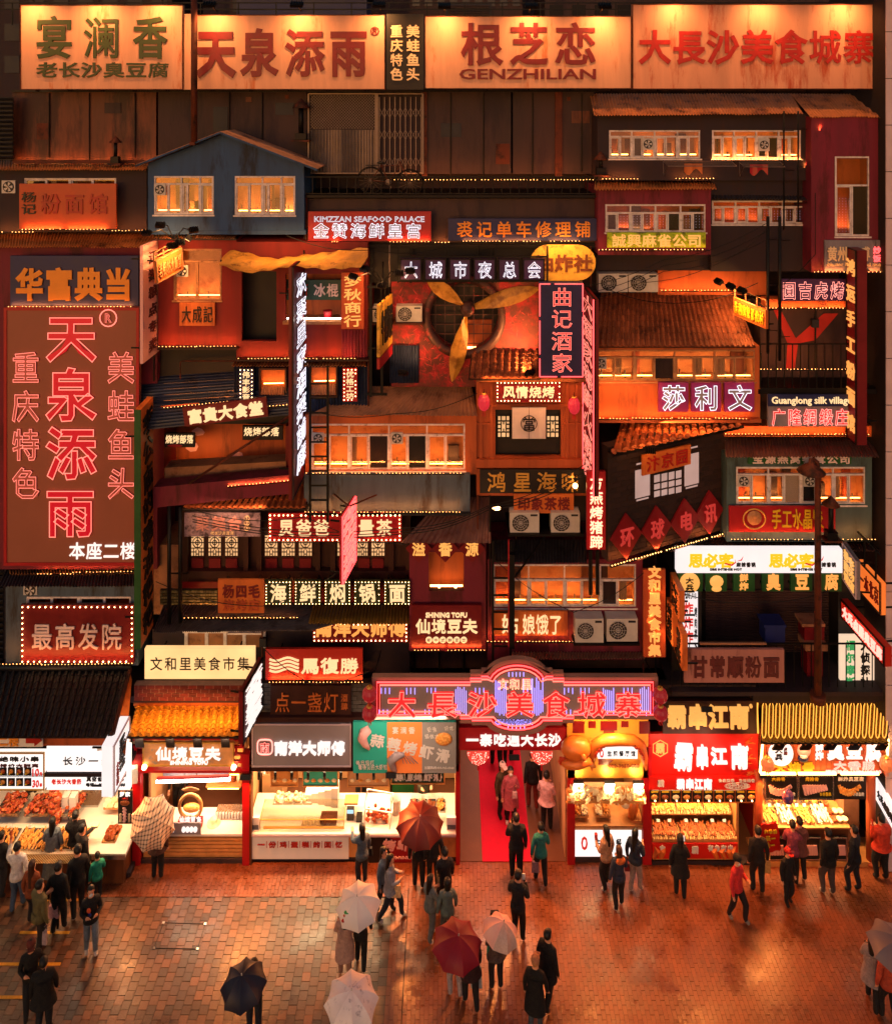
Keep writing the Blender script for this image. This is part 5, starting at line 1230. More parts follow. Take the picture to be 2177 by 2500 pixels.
for k,(cx,cy_)in enumerate(((1520,1306),(1591,1289),(1660,1272),(1722,1253))):
 dm=thing('diamond_sign','dark red diamond board with the '+('lowest leftmost character','second character from the left','third character from the left','highest rightmost character')[k]+' on the angled house','sign',P.p(fx(cx),fy(cy_,cx),.1),'diamond boards on the angled brick house')
 c=P.p(fx(cx),fy(cy_,cx),.12);s_=.6;q=MB();vs=[c-P.v*s_,c+P.u*s_*.82,c+P.v*s_,c-P.u*s_*.82]
 q._add(vs+[v_-P.n*.06 for v_ in vs],[(0,1,2,3),(0,4,5,1),(1,5,6,2),(2,6,7,3),(3,7,4,0)]);q.build('board',dm,mat('diamond_red','#7c1018',.5))
 put_glyph(glyph('环球电讯'[k],.015),dm,c+P.n*.03,P.u,P.v,P.n,.46,.56,.04,emi('dim_red_letter',(.75,.05,.04),.5))
for f0,f1 in((.0,.3),(.32,.64),(.66,.98)):led_strip(pg,P.p(f0,1,.18),P.p(f1,1,.18),r=.02)
MB().bar(P.p(0,1.02,.1),P.p(1,1.02,.1),.06).build('ledge',pg,'black_steel')
spot_lamp(pg,P.p(.1,-.12,1.2),P.p(.3,-.15,.0),power=10);area(pg,W(1640,1034,-.2),W(1640,1080,.6),2.4,.1,30,(1,.42,.12),150,'wall_washer')
sign('narrow vertical red neon sign with five pink characters',(1432,1151,1342,-1.0),(1478,-1.0),'red_board',[('方燕烤猪蹄',(1438,1160,1472,1340),'salmon',{'dir':'v','b':.0,'t':'warm'})],d=.1)
for x in(1441,1458):
 r=thing('hanging_post','black post '+('left' if x==1441 else 'right')+' of a pair hanging below the narrow red neon sign','post',W(x,1450,-.1),'black posts under the narrow red sign');MB().bar(W(x,1342,-.1),W(x,1450,-.1),.09).build('post',r,'rail_black')
# ================================================================== MIDDLE LOWER HOUSES
m1=thing('crimson_house','crimson house with a lit opening above the shining tofu sign','house',W(1090,1590,.2))
op=(1046,1348,1132,1443)
wall(m1,999,1325,1186,1590,.25,2.3,'crimson_wall',[op]);MB().pbox(1040,1340,1140,1450,.8,.9).build('niche_back',m1,'orange_wall')
tubelight(m1,W(1050,1430,.5),W(1129,1430,.5),.025);MB().ball(W(1072,1436,.42),.035,0).ball(W(1112,1434,.42),.035,0).build('lamp',m1,BULB)
for k,x in enumerate((1022,1087,1152)):
 dm=thing('diamond_sign','dark red diamond with the '+('left','middle','right')[k]+' of three gold characters under the pink tin roof','sign',W(x,1372,.1),'diamond boards under the pink tin roof')
 c=W(x,1340,.1);q=MB();q.prism([(c.x-.36,c.z),(c.x,c.z-.38),(c.x+.36,c.z),(c.x,c.z+.38)],.1+.01*(k%2),.16);q.build('board',dm,'dark_red_board')
 put_glyph(glyph('溢香源'[k],.03),dm,c+Vector((0,-.02,0)),Vector((1,0,0)),Vector((0,0,1)),Vector((0,-1,0)),.38,.4,.03,'goldglow')
r,P=rsign('deep red tofu shop sign with cream lettering and six small discs',1005,1478,1175,1582,.08,'dark_red_board',[('SHINING TOFU',(1039,1495,1140,1507),'creamglow',{'word':1,'b':.04}),('仙境豆夫',(1014,1510,1166,1547),'creamglow',{'b':.035,'gap':0})],strip=[(-.05,.48),(.52,1.04)])
for k,c_ in enumerate('新中式鲜豆饮'):
 c=P.p((1047+k*17-1005)/170,(1561-1478)/104,.02);MB().lathe([(0,.012),(.088,.012),(.088,0)],c,14,'y').build('disc',r,'creamglow');put_glyph(glyph(c_),r,c+Vector((0,-.02,0)),P.u,P.v,P.n,.11,.11,.01,'text_dark_red')
for k,(c_,x0)in enumerate(zip('海鲜焖锅面',(647,719,792,864,937))):
 rsign('dark green bulb framed box with '+('the leftmost','the second','the third','the fourth','the rightmost')[k]+' of five cream characters',x0,1418,x0+64,1477,.1,mat('box_green','#26301a',.5),[(c_,(x0+10,1424,x0+55,1471),'creamglow',{'b':.035,'jit':.1})],bulb={'step':.088,'r':.014,'inset':.035},group='green bulb framed seafood noodle boxes',name='letter_box')
m2=thing('lower_storey','low storey with grey tin awning left of the shining tofu sign','house',W(600,1640,.5))
MB().pbox(375,1330,470,1500,1.0,2.3).build('side_wall',m2,'plaster');MB().pbox(440,1410,1000,1530,.85,2.3).build('wall',m2,'dark_red_board')
MB().pbox(372,1536,1000,1690,.75,2.3).build('lower_wall',m2,'dark_wall')
corr(m2,W(400,1474,.8),W(1000,1474,.8),W(756,1540,-.3),W(374,1543,-.3),m_='corr_grey')
for x0,x1 in((450,490),(494,538),(540,632),(636,725)):pstrip(m2,x0,1509,x1,1508,.1)
corr(m2,W(765,1478,.7),W(1000,1478,.7),W(998,1524,-.1),W(752,1524,-.1),m_='corr_mustard')
tmx=MB()
for x in(450,500,545,592,640):tmx.pbox(x,1543,x+8,1583,.68,.75)
tmx.pbox(446,1541,642,1546,.66,.75);tmx.pbox(555,1546,640,1550,.6,.75);tmx.build('window_frame',m2,'white_frame');MB().pbox(452,1546,640,1580,.72,.75).build('window_back',m2,'plaster')
gb=thing('glass_block_panel','greenish glass block strip beside the orange skewer sign','wall',W(460,1478,.3));a,b=W(390,1442,.3),W(530,1478,.3)
bm1=MB().box((-.036,0,-.03),(.036,.05,.03)).mesh('block',(0,0,0),mat('glass_block','#6b6440',.2,var=.6,rand=.5,scale=20,spec=.8))
for i in range(20):
 for j in range(5):put('block',bm1,gb,Matrix.Translation((a.x+(i+.5)*(b.x-a.x)/20,.3+random.uniform(0,.01),b.z+(j+.5)*(a.z-b.z)/5)))
MB().box((a.x,.34,b.z),(b.x,.4,a.z)).build('grout',gb,'mortar_dark')
r,P=rsign('orange skewer shop sign with three dark red characters and faded ones below',532,1415,644,1497,-.05,'orange_board',[('杨四毛',(542,1426,636,1460),'text_dark_red',{'b':.035}),('烧烤店',(542,1462,636,1492),'faded_orange_board',{'b':.02})],d=.06)
for k,x in enumerate((413,440)):
 r=thing('support_post',('left' if k==0 else 'right')+' black post beside the glass block strip','post',W(x,1520,-.2),'black posts left of the teahouse');MB().tube([W(x,1236,-.1),W(x,1522-k*2,-.1)],.055,8).build('post',r,'rail_black');MB().bar(W(x,1400,-.1),W(x+22,1400,.8),.04).build('bracket',r,'rail_black')
r,P=rsign('red sign with yellow characters cut by the mustard awning and ringed with bulbs',763,1520,996,1568,.1,'dark_red_board',[('南洋大师傅',(768,1516,992,1554),'orangeglow',{'b':.045,'gap':.0,'e':.04})],bulb={'step':.12,'r':.02,'inset':.05},d=.06)
CB=lightbox_mat('cream_lightbox',(1,.6,.24),1.05,.25,1.5);M['cream_lightbox']=CB
rsign('cream yellow lightbox with seven black characters',353,1584,621,1658,.05,'cream_lightbox',[('文和里美食市集',(364,1603,612,1638),'text_black',{'b':.01,'gap':.1,'e':.01})],d=.14)
r,P=rsign('red sign with a waving cream stripe logo and three cream characters',648,1585,885,1660,.05,mat('red_sign_light','#b8281c',.5,var=.15),[('馬復勝',(734,1605,876,1645),'creamglow',{'b':.045,'gap':.02})],strip=[(.05,.4),(.46,1.0)])
for k in range(4):
 q=MB();pts=[P.p((658+72*t/10-648)/237,(1608+k*9+4*math.sin(t*.75)-1585)/75,.03)for t in range(11)];q.tube(pts,.028,5);q.build('logo_stripe',r,'creamglow')
rsign('dark brown wooden tavern sign with carved orange characters',660,1674,857,1751,.0,'dark_timber',[('点一盏灯',(670,1688,828,1740),'orange_board',{'b':.0,'gap':0}),('酒肆',(832,1692,850,1734),'orange_board',{'dir':'v'})],d=.06)
bw_=thing('brick_band','grey brick band around the dark tavern sign','wall',W(760,1760,.1));bricks(bw_,632,1668,906,1762,.1,12,9,'brick_grey','mortar_dark')
area(None,W(460,1716,-.35),W(460,1765,-.2),2.6,.12,30,(1,.5,.14),170,'tile_roof_fill')  # fill light added to brighten the orange roof tiles
bw_=thing('brick_band','dark red brick band above the orange tiled stall','wall',W(460,1712,.1));bricks(bw_,327,1674,592,1712,.1,13,4,'brick_red','mortar')
bw_=thing('brick_band','dark brick band above the brown skewer sign','wall',W(1735,1705,.1));bricks(bw_,1600,1672,1845,1712,.1,12,4,'brick_dark','mortar_dark')
bw_=thing('paved_ledge','brown brick ledge at the foot of the street lamp','ledge',W(1990,1710,.1))
structure_slab=MB().pbox(1838,1700,2160,1712,-.1,1.2).build('slab',bw_,'mortar_dark')
bq=MB().box((-.1,-.05,0),(.1,.05,.03)).mesh('brick',(0,0,0),'brick_grey');z=W(0,1700,-.1).z
a=W(1838,1700,-.1)
for i in range(17):
 for j in range(10):put('brick',bq,bw_,Matrix.Translation((a.x+.11+i*.21+(.1 if j%2 else 0),-.03+j*.11,z)))
r,P=sign('red blade sign with white neon characters between two lower stalls',(593,1690,1818,-1.2),(641,.1),'dark_red_board',[('文和里美食集',(.1,.04,.95,.96),'whiteglow',{'dir':'v','b':.045,'gap':.05})],d=.12,frame='rail_black')
m3=thing('crimson_flat','crimson flat with wide lit window above two air conditioners','house',W(1380,1610,.3))
w12=(1203,1377,1552,1482)
wall(m3,1190,1366,1568,1612,.3,2.3,'crimson_wall',[w12]);window(m3,*w12,.34,[1,1,1,1,1,1,1,1],.36)
r,P=rsign('orange sign with four cream characters crossed by the short ladder',1203,1493,1385,1552,.12,'orange_board',[('姑',(1222,1498,1268,1548),'creamglow',{'b':.015}),('娘饿了',(1274,1498,1372,1550),'creamglow',{'b':.015,'gap':.0})],d=.06)
for x0,x1 in((1190,1235),(1238,1280),(1284,1406)):pstrip(m3,x0,1566,x1,1566,.08)
corr(m3,W(1243,1571,.7),W(1590,1571,.7),W(1574,1609,.0),W(1243,1609,.0),m_='corr_tan')
ac_unit('air conditioner left of two beside the orange four character sign',1404,1511,1473,1573,-.05);ac_unit('air conditioner right of two under the crimson flat window',1481,1511,1556,1570,-.05)
MB().pbox(1400,1572,1562,1577,-.1,.3).build('unit_shelf',m3,'black_steel')
ladder('short black ladder left of the crimson flat window',1203,1246,1320,1640,-.1,.46)
rr_=thing('steel_post','black post with red edge beside the short ladder','post',W(1248,1600,-.2));MB().pbox(1243,1355,1256,1585,-.25,-.1).build('post',rr_,'rail_black');MB().pbox(1240,1318,1243,1580,-.25,-.2).build('edge',rr_,'red_board')
MB().bar(W(1256,1410,-.2),W(1330,1310,.2),.04).build('brace',rr_,'rail_black')
rsign('vertical red orange sign with seven salmon characters',1570,1391,1624,1605,.0,'faded_orange_board',[('文和里美食市集',(1581,1380,1613,1602),'orangeglow',{'dir':'v','b':.035,'e':.05})])
for k in range(3):rb=None
for k,(p,q,lb)in enumerate((((1636,1397,1470,.3),(1658,-.55),'upper orange blade sign beside the white menu board'),((1627,1458,1550,.35),(1642,-.15),'middle orange blade sign behind the lower one'),((1644,1500,1585,.25),(1665,-.6),'lowest orange blade sign pointing at the brown mauve sign'))):
 r,P=sign(lb,p,q,'orange_board',[(('大兵','烤猪蹄','臭豆腐')[k],(.15,.05,.9,.95),'text_black',{'dir':'v','b':-.005})],d=.14,group='orange blade signs left of the shutter');area(r,P.p(.5,.3,.6),P.p(.5,.6),.3,.3,5,(1,.5,.2),120)
WB=lightbox_mat('white_lightbox',(.95,.86,.85),.9,.12,1.5);M['white_lightbox']=WB;M['white_lightbox_hot']=lightbox_mat('white_lightbox_hot',(1,.9,.85),1.05,.1,1.5)
rsign('white vertical lightbox with large red characters beside the shutter',1668,1443,1703,1580,.35,'white_lightbox',[('炸炸炸',(1668,1468,1692,1572),'lit_red',{'dir':'v','b':.02}),('烤肉拌',(1694,1480,1701,1560),'text_black',{'dir':'v'}),('训川',(1670,1446,1700,1462),'text_black',{'b':.02})])
defm('text_logo','#e8c400',.5,var=.1)
it=[]
for x0 in(1680,1876):
 it+=[('思必客',(x0,1350,x0+110,1386),'lit_yellow',{'b':.05,'gap':-.06,'e':.03}),('麻辣香锅',(x0+116,1372,x0+164,1384),'text_black',{'b':.02}),('SIBE INTENSE HOT',(x0+52,1387,x0+130,1392),'text_black',{'word':1,'b':.03})]
r,P=rsign('long white lightbox with two yellow three character logos',1652,1342,2056,1399,-.1,'white_lightbox',it,d=.2)
for x0 in(1680,1876):
 q=MB();q.tube([P.p((x0+88-1652)/404,.55,.05),P.p((x0+104-1652)/404,.62,.05),P.p((x0+114-1652)/404,.5,.05),P.p((x0+112-1652)/404,.38,.05)],[.02,.022,.014,.004],6);q.tube([P.p((x0+118-1652)/404,.45,.05),P.p((x0+128-1652)/404,.4,.05),P.p((x0+132-1652)/404,.25,.05)],[.004,.016,.004],6);q.build('flame',r,'lit_red')
m4=thing('shutter_shop','closed shop with dark roller shutter under the white lightbox','house',W(1870,1680,1.0))
MB().pbox(1640,1318,2150,1344,.9,2.3).build('lintel',m4,'dark_wall');MB().pbox(1640,1400,1712,1700,.7,2.3).build('side_wall',m4,'black_board');MB().pbox(2046,1400,2150,1700,.9,2.3).build('side_wall',m4,'black_board')
MB().pbox(1712,1400,2046,1700,1.56,2.3).build('back',m4,'black_board')
a,b=W(1712,1440,1.5),W(2046,1600,1.5);n=26
sl=MB().obox((0,0,0),((b.x-a.x)/2,0,0),(0,-.012,(a.z-b.z)/n*.48),(0,.012,.004)).mesh('slat',(0,0,0),'umber_panel')
for i in range(n):put('slat',sl,m4,Matrix.Translation(((a.x+b.x)/2,1.5,b.z+(a.z-b.z)*(i+.5)/n)))
MB().pbox(1712,1444,1722,1600,1.4,1.5).pbox(2040,1444,2050,1600,1.4,1.5).build('shutter_guide',m4,'black_steel')
MB().pbox(1640,1690,2160,1700,-.1,1.5).build('floor',m4,'dark_wall')
railing('black balcony railing in front of the roller shutter',1640,1570,2150,1690,.1,24)
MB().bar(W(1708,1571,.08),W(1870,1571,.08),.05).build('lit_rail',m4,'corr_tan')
for k,(x0,txt)in enumerate(zip((1655,1722,1790,1860,1930,2002),('','','鲜炸','臭','豆','腐'))):
 r,P=rsign('green hanging panel with '+('an orange disc','an orange cutout','two small orange characters','the first large orange character','the middle large orange character','the last large orange character')[k]+' below the white lightbox',x0,1400,x0+(52 if k else 60),1444,.1,'green_board',[(txt,(x0+(14 if k==2 else 8),1399,x0+(36 if k==2 else 46),1441),'orangeglow',{'b':.04,'dir':'v' if k==2 else 'h'})]if txt else[],group='green stinky tofu panels under the white lightbox',name='hanging_sign')
 if k==0:
  c=P.p(.45,.45,.04);MB().lathe([(0,.03),(.27,.03),(.27,0)],c,20,'y').build('disc',r,'goldglow');texts(r,P,[('大兵',(.25,.1,.6,.85),'text_black',{'dir':'v','off':.08})])
 if k==1:
  c=P.p(.5,.5,.03);MB().ball(c+Vector((0,0,.04)),.19,1,(1,.3,.9)).ball(c-Vector((0,0,.16)),.13,1,(1.1,.3,.6)).build('cutout',r,'goldglow')
r,P=rsign('mauve brown sign with five dark smudged characters',1670,1586,1914,1667,-.05,mat('mauve_brown_board','#a8706a',.6,var=.25,streak=1,col2='#5a3430',mix2=.3),[('甘常顺粉面',(1684,1600,1904,1655),'text_maroon',{'b':.045})],d=.08)
bx=thing('storage_box','blue plastic storage box in front of the shutter','box',W(1892,1573,.6));MB().pbox(1868,1533,1916,1572,.5,.95).build('body',bx,mat('plastic_blue','#1f2a66',.45));MB().pbox(1865,1527,1919,1533,.47,.98).build('lid',bx,mat('plastic_blue','#1f2a66',.45))
bx=thing('stool_cabinet','dark red cabinet with a tray in front of the shutter','cabinet',W(1987,1625,.5));MB().pbox(1963,1532,2012,1570,.5,.9).build('body',bx,'dark_red_board');MB().pbox(1958,1524,2014,1531,.45,.95).build('top',bx,'corr_tan');MB().pbox(1966,1575,2020,1590,.3,.8).build('tray',bx,'corr_tan');MB().pbox(1970,1592,2008,1680,.5,.9).build('base',bx,'dark_red_board')
sl_=thing('street_lamp','rusty street lamp with conical shade standing on the brick ledge','street lamp',W(1996,1705,-.35));
MB().tube([W(1996,1705,-.35),W(1996,1400,-.35),W(1996,1150,-.35),W(1994,1128,-.35),W(1984,1120,-.35)],[.1,.085,.075,.06,.05],10).build('post',sl_,'rust_steel')
MB().lathe([(0,.3),(.06,.28),(.08,.16),(.18,.1),(.36,-.06),(.35,-.08),(.1,.0),(0,.0)],W(1980,1146,-.45),20).build('lamp_shade',sl_,'rust_steel');MB().ball(W(1980,1152,-.45),.09,1).build('bulb',sl_,'corr_tan')
MB().tube([W(1996,1712,-.35),W(1996,1694,-.35)],.2,10).build('base',sl_,'rust_steel')
r,P=sign('grey blade sign with gold characters beside the long white lightbox',(2056,1322,1412,.2),(2090,-.75),'grey_board',[('粉面馆',(.15,.08,.5,.95),'goldglow',{'dir':'v','b':.02}),('老汤店',(.5,.08,.9,.95),'goldglow',{'dir':'v','b':.02})],d=.1,frame='mauve_wall')
r,P=sign('orange blade sign with five dark characters at the right edge',(2094,1366,1440,.2),(2149,-.9),emi('orange_lightbox',(1,.2,.03),.75),[('一本北京',(.08,.2,.95,.8),'text_dark_red',{'b':.0})],d=.14,frame='rail_black')
for f in(.3,.8):MB().bar(P.p(f,0),P.p(f,-.9),.04).build('hanger',r,'rail_black')
MB().bar(P.p(-.3,-.9),P.p(1,-.9),.04).build('arm',r,'rail_black')
r,P=sign('long bright red blade sign with pink characters over the stall roof',(2052,1462,1506,.5),(2158,-1.5),mat('red_sign_light','#b8281c',.5),[('大兵点腊臭豆腐',(.05,.2,.97,.85),'salmon',{'b':.035})],d=.2,frame='rail_black')
area(r,P.p(.5,.5,.9),P.p(.5,.5),1.2,.3,12,(1,.4,.2),120)
it=[(c_,(2062,1562+k*30,2088,1588+k*30),'lit_green',{'b':.03})for k,c_ in enumerate('福尔摩斯')]+[(c_,(2098,1562+k*30,2124,1588+k*30),'text_black',{'b':.03})for k,c_ in enumerate('大侦探社')]
rsign('white lightbox with green and black columns of characters at the right',2050,1552,2140,1684,.35,lightbox_mat('ivory_lightbox',(1,.72,.5),.8,.12,1.5),it)
def cable(label,pts,r_=.012):
 o=thing('cable',label,'cable',pts[0],'loose cables across the facade');q=[]
 for(p0,p1)in zip(pts,pts[1:]):
  for k in range(8):t=k/8;v=Vector(p0).lerp(Vector(p1),t);v.z-=.25*math.sin(math.pi*t)*min(1,(Vector(p1)-Vector(p0)).length/4);q.append(v)
 q.append(Vector(pts[-1]));MB().tube(q,r_,5).build('wire',o,'rail_black')
for k,(y0,y1,y2)in enumerate(((1298,1240,1150),(1304,1246,1160),(1290,1236,1132))):cable(('upper','middle','lower')[(2,1,0)[k]if k<3 else 0]+' black cable of three sweeping from the tea sign to the seafood sign',[W(470,y0-30,-.3),W(980,y0,-.5),W(1190,y1,-.5),W(1430,y2,-.5)])
for k in range(3):cable(('first','second','third')[k]+' thin cable rising right under the lime sign',[W(1360,740-k*18,.2),W(1620,662-k*14,.0),W(1870,585-k*20,-.1)],.009)
cable('cable hanging along the dark recess under the crimson tower',[W(1560,690,.3),W(1780,630,.2),W(1870,560,-.1)],.009)
for k,(lb,pts)in enumerate((('slack cable draped from the blue gabled house to the bicycle balcony',[W(700,575,.0),W(900,610,-.2),W(1100,600,.1)]),('cable looping from the long neon blade to the wooden house',[W(745,1000,-.3),W(960,1010,-.2),W(1165,960,.0)]),('cable hanging below the ochre house parapet',[W(470,1245,-.2),W(745,1262,-.3),W(1000,1330,-.4)]),('cable crossing the crimson flat above the two air conditioners',[W(1200,1360,-.1),W(1400,1495,-.3),W(1570,1400,.0)]),('cable from the roller shutter to the green panels',[W(1640,1440,.0),W(1850,1470,-.1),W(2050,1430,.1)]),('cable across the bulb framed noodle boxes',[W(380,1420,-.1),W(640,1480,-.2),W(820,1400,.0)]),('cable along the tall crimson tower',[W(1990,470,.0),W(1990,620,.0),W(1900,700,.1)]),('cable over the tiled roof beside the orange jutting sign',[W(1470,700,.4),W(1650,740,-.1),W(1850,690,-.2)]),('cable hanging over the dark tavern sign',[W(640,1580,-.1),W(760,1670,-.2),W(900,1640,-.2)]))):cable(lb,pts,.011)
cable('left guy wire holding the big entrance sign',[W(930,1588,.7),W(908,1652,-.6)]);cable('right guy wire holding the big entrance sign',[W(1572,1606,.7),W(1606,1655,-.6)])
rc=thing('recess','dim orange lit recess behind the big entrance sign','wall',W(1260,1700,1.0));MB().pbox(900,1568,1640,1760,1.3,2.3).build('back_wall',rc,'umber_panel');MB().pbox(900,1700,1640,1712,.2,1.3).build('floor',rc,'dark_wall')
area(rc,W(1160,1680,.9),W(1160,1640,1.3),.8,.1,4,(1,.4,.1));area(rc,W(1500,1665,.9),W(1500,1630,1.3),.8,.1,5,(1,.4,.1))
tr_=MB()
for x in(950,1010,1070,1130):tr_.pbox(x,1590,x+4,1700,1.2,1.3)
tr_.build('mullion',rc,'black_steel')
# ================================================================== ENTRANCE SIGN
es=thing('entrance_sign','huge stepped red neon entrance sign with violet strokes above the red carpet','sign',W(1260,1790,-.9));d=-.8
def loop(k,flat=False):
 """stepped outline with a round crown and belly, shrunk by k columns"""
 L_,R_,T,B_=908+k,1606-k,1654+k,1757-k;p=[(L_,T),(1148,T),(1148,T-9),(1175,T-9),(1175,T-14),(1190,T-14)]
 r0=78-k*.9
 for i in range(11):a_=math.pi-math.pi*(i+1)/12;p.append((1262+r0*math.cos(a_),(1654+k-14+16)-(46-k*.25)*math.sin(a_)+0))
 p+=[(1334,T-14),(1349,T-14),(1349,T-9),(1376,T-9),(1376,T),(R_,T),(R_,B_),(1400,B_),(1400,B_+9),(1372,B_+9),(1372,B_+14),(1345,B_+14)]
 for i in range(11):a_=-math.pi*(i+1)/12;p.append((1262+(76-k*.9)*math.cos(a_),(1757-k)+6-(34-k*.25)*math.sin(a_)))
 p+=[(1178,B_+14),(1152,B_+14),(1152,B_+9),(1124,B_+9),(1124,B_),(L_,B_)]
 return p
def poly_xz(pts,dd):return[(W(x,y_,dd).x,W(x,y_,dd).z)for x,y_ in pts]
def fanfill(mb,pts,y0,y1):
 mb.prism(pts[::-1],y0,y1)
o=MB();fanfill(o,poly_xz(loop(0),d),d,d+.16);bmx=o.build('casing',es,mat('sign_casing','#8c6a62',.55,var=.2))
o=MB();fanfill(o,poly_xz(loop(9),d-.01),d-.014,d-.004);o.build('band',es,'red_board')
o=MB();fanfill(o,poly_xz(loop(22),d-.02),d-.03,d-.016);o.build('face',es,'mauve_board')
for k,m_ in((12,'red'),(19,'pink')):
 pts=[W(x,y_,d-.06)for x,y_ in loop(k)];MB().tube(pts,.02,6,closed=True).build('neon_tube',es,m_)
random.seed(5)
vt=MB()
for cx in(938,1000,1050,1125,1168,1222,1285,1312,1385,1425,1485,1530,1575):
 for i in range(6):
  x=cx+(i-2.5)*5;big=cx in(1125,1222,1312,1400,1485,1575);y0,y1=(1682+random.uniform(-6,6),1744+random.uniform(-6,4))if big else((1680,1690+random.uniform(0,6))if i%2 else(1733,1745))
  if abs(cx-1262)<60 and random.random()<.5:y0-=22
  vt.tube([W(x,y0,d-.05),W(x,y1,d-.05)],.0085,5)
for i in range(5):
 vt.tube([W(1242+i*9,1642,d-.05),W(1242+i*9,1652,d-.05)],.01,5);vt.tube([W(1240+i*10,1768,d-.05),W(1240+i*10,1782,d-.05)],.01,5)
vt.build('violet_stroke',es,'violet','stuff')
P=Plane((908,1640,1790,d-.02),(1606,d-.02))
texts(es,P,[(c_,(x0,1684,x1,1749),'redface',{'b':.04,'t':'pink','e':.06})for c_,x0,x1 in(('大',942,1020),('長',1038,1120),('沙',1137,1218),('美',1230,1306),('食',1320,1392),('城',1404,1482),('寨',1496,1568))])
texts(es,P,[('文和里',(1214,1655,1298,1682),'red',{'b':.02,'t':'warm'}),('CHANGSHA',(1207,1754,1300,1767),'navy_board',{'word':1,'b':.02,'t':'violet'})])
st=MB()
for x in(1000,1260,1520):st.bar(W(x,1700,d+.16),W(x,1700,.2),.08)
st.build('bracket',es,'black_steel')
for lb,x,y_ in(('upper lantern at the left end of the entrance sign',902,1695),('lower lantern at the left end of the entrance sign',902,1742),('upper lantern at the right end of the entrance sign',1611,1698),('lower lantern at the right end of the entrance sign',1612,1741)):
 lantern('pleated red '+lb,x,y_,.38,.34,-1.1,glow=emi('lantern_soft',(.62,.02,.03),.25),group='pleated lanterns at the ends of the entrance sign')
# ================================================================== GROUND FLOOR STRUCTURE
gf=thing('stall_row','ground floor shell of posts and partitions behind the food stalls','building',(0,1,0))
MB().box((-12.6,3.4,0),(.16,3.6,4.0)).box((3.2,3.4,0),(14,3.6,4.0)).build('back_wall',gf,'brown_wood')
MB().box((-12.6,.1,3.3),(.16,3.5,3.42)).box((3.2,.1,3.3),(14,3.5,3.42)).build('ceiling',gf,'dark_wall')
for x in(-8.62,-5.62,.17,3.16,5.3,8.45,12.0):MB().box((x-.05,.12,0),(x+.05,3.4,3.3)).build('partition',gf,'stall_wall' if x<8 else 'red_board')
MB().box((-12.6,.05,.002),(.12,3.4,.05)).box((3.25,.05,.002),(14,3.4,.05)).build('floor',gf,'passage_floor')
MB().pbox(-60,1700,2250,1716,.2,2.3).build('slab',gf,'dark_wall')
ps=thing('passage','brown floored passage running back under the entrance sign','passage',(1.6,3,0))
MB().box((.16,.0,.0),(3.2,14,.012)).build('floor',ps,'passage_floor');MB().box((.16,.0,.012),(.24,14,3.4)).box((3.12,0,.012),(3.2,14,3.4)).build('wall',ps,'plaster');MB().box((.1,1.0,3.4),(3.25,14,3.5)).build('ceiling',ps,'red_board');MB().box((.1,13.9,0),(3.25,14,3.5)).build('end_wall',ps,'red_board')
cp=MB().box((.86,-.02,.014),(2.2,14,.026)).build('carpet',None,'carpet_red');tagm(cp,'bright red carpet running into the entrance passage','carpet')
area(ps,(1.6,2.4,3.35),(1.6,2.6,0),1.6,2.5,150,(1,.45,.3),170,'passage_light');area(ps,(1.6,6.5,3.35),(1.6,6.5,0),1.6,3.0,110,(1,.45,.32),170,'passage_light');area(ps,(1.6,.5,2.75),(1.7,-.4,0),1.8,.2,45,(1,.45,.28),160,'passage_light')
r,P=rsign('dark red lintel board with seven white characters over the passage',1120,1777,1384,1832,-.05,'red_board',[('一寨吃遍大长沙',(1136,1790,1370,1822),'whiteglow',{'b':.035,'gap':.02})],d=.15)
random.seed(3)
for k,x in enumerate((1167,1322)):
 r=thing('bead_fan',('left' if k==0 else 'right')+' glittering red bead covered fan hanging under the passage lintel','decoration',W(x,1865,-.2),'glittering fans under the passage lintel');c=W(x,1836,-.2);pts=[(c.x-.3,c.z)]
 for i in range(13):t=math.pi+math.pi*i/12;pts.append((c.x+.3*math.cos(t),c.z+.36*math.sin(t)))
 MB().prism(pts,-.2,-.17).build('face',r,emi('fan_glow',(1,.08,.05),.6));q=MB()
 for i in range(70):
  t,rr=random.uniform(math.pi,2*math.pi),.3*math.sqrt(random.random());q.octa((c.x+rr*math.cos(t),-.215,c.z+rr*1.15*math.sin(t)),.014)
 q.build('bead',r,emi('bead_mix',(1,.4,.3),2.5),'stuff');MB().bar((c.x,-.18,c.z-.36),(c.x,-.18,c.z-.5),.05).build('handle',r,'lantern_red')
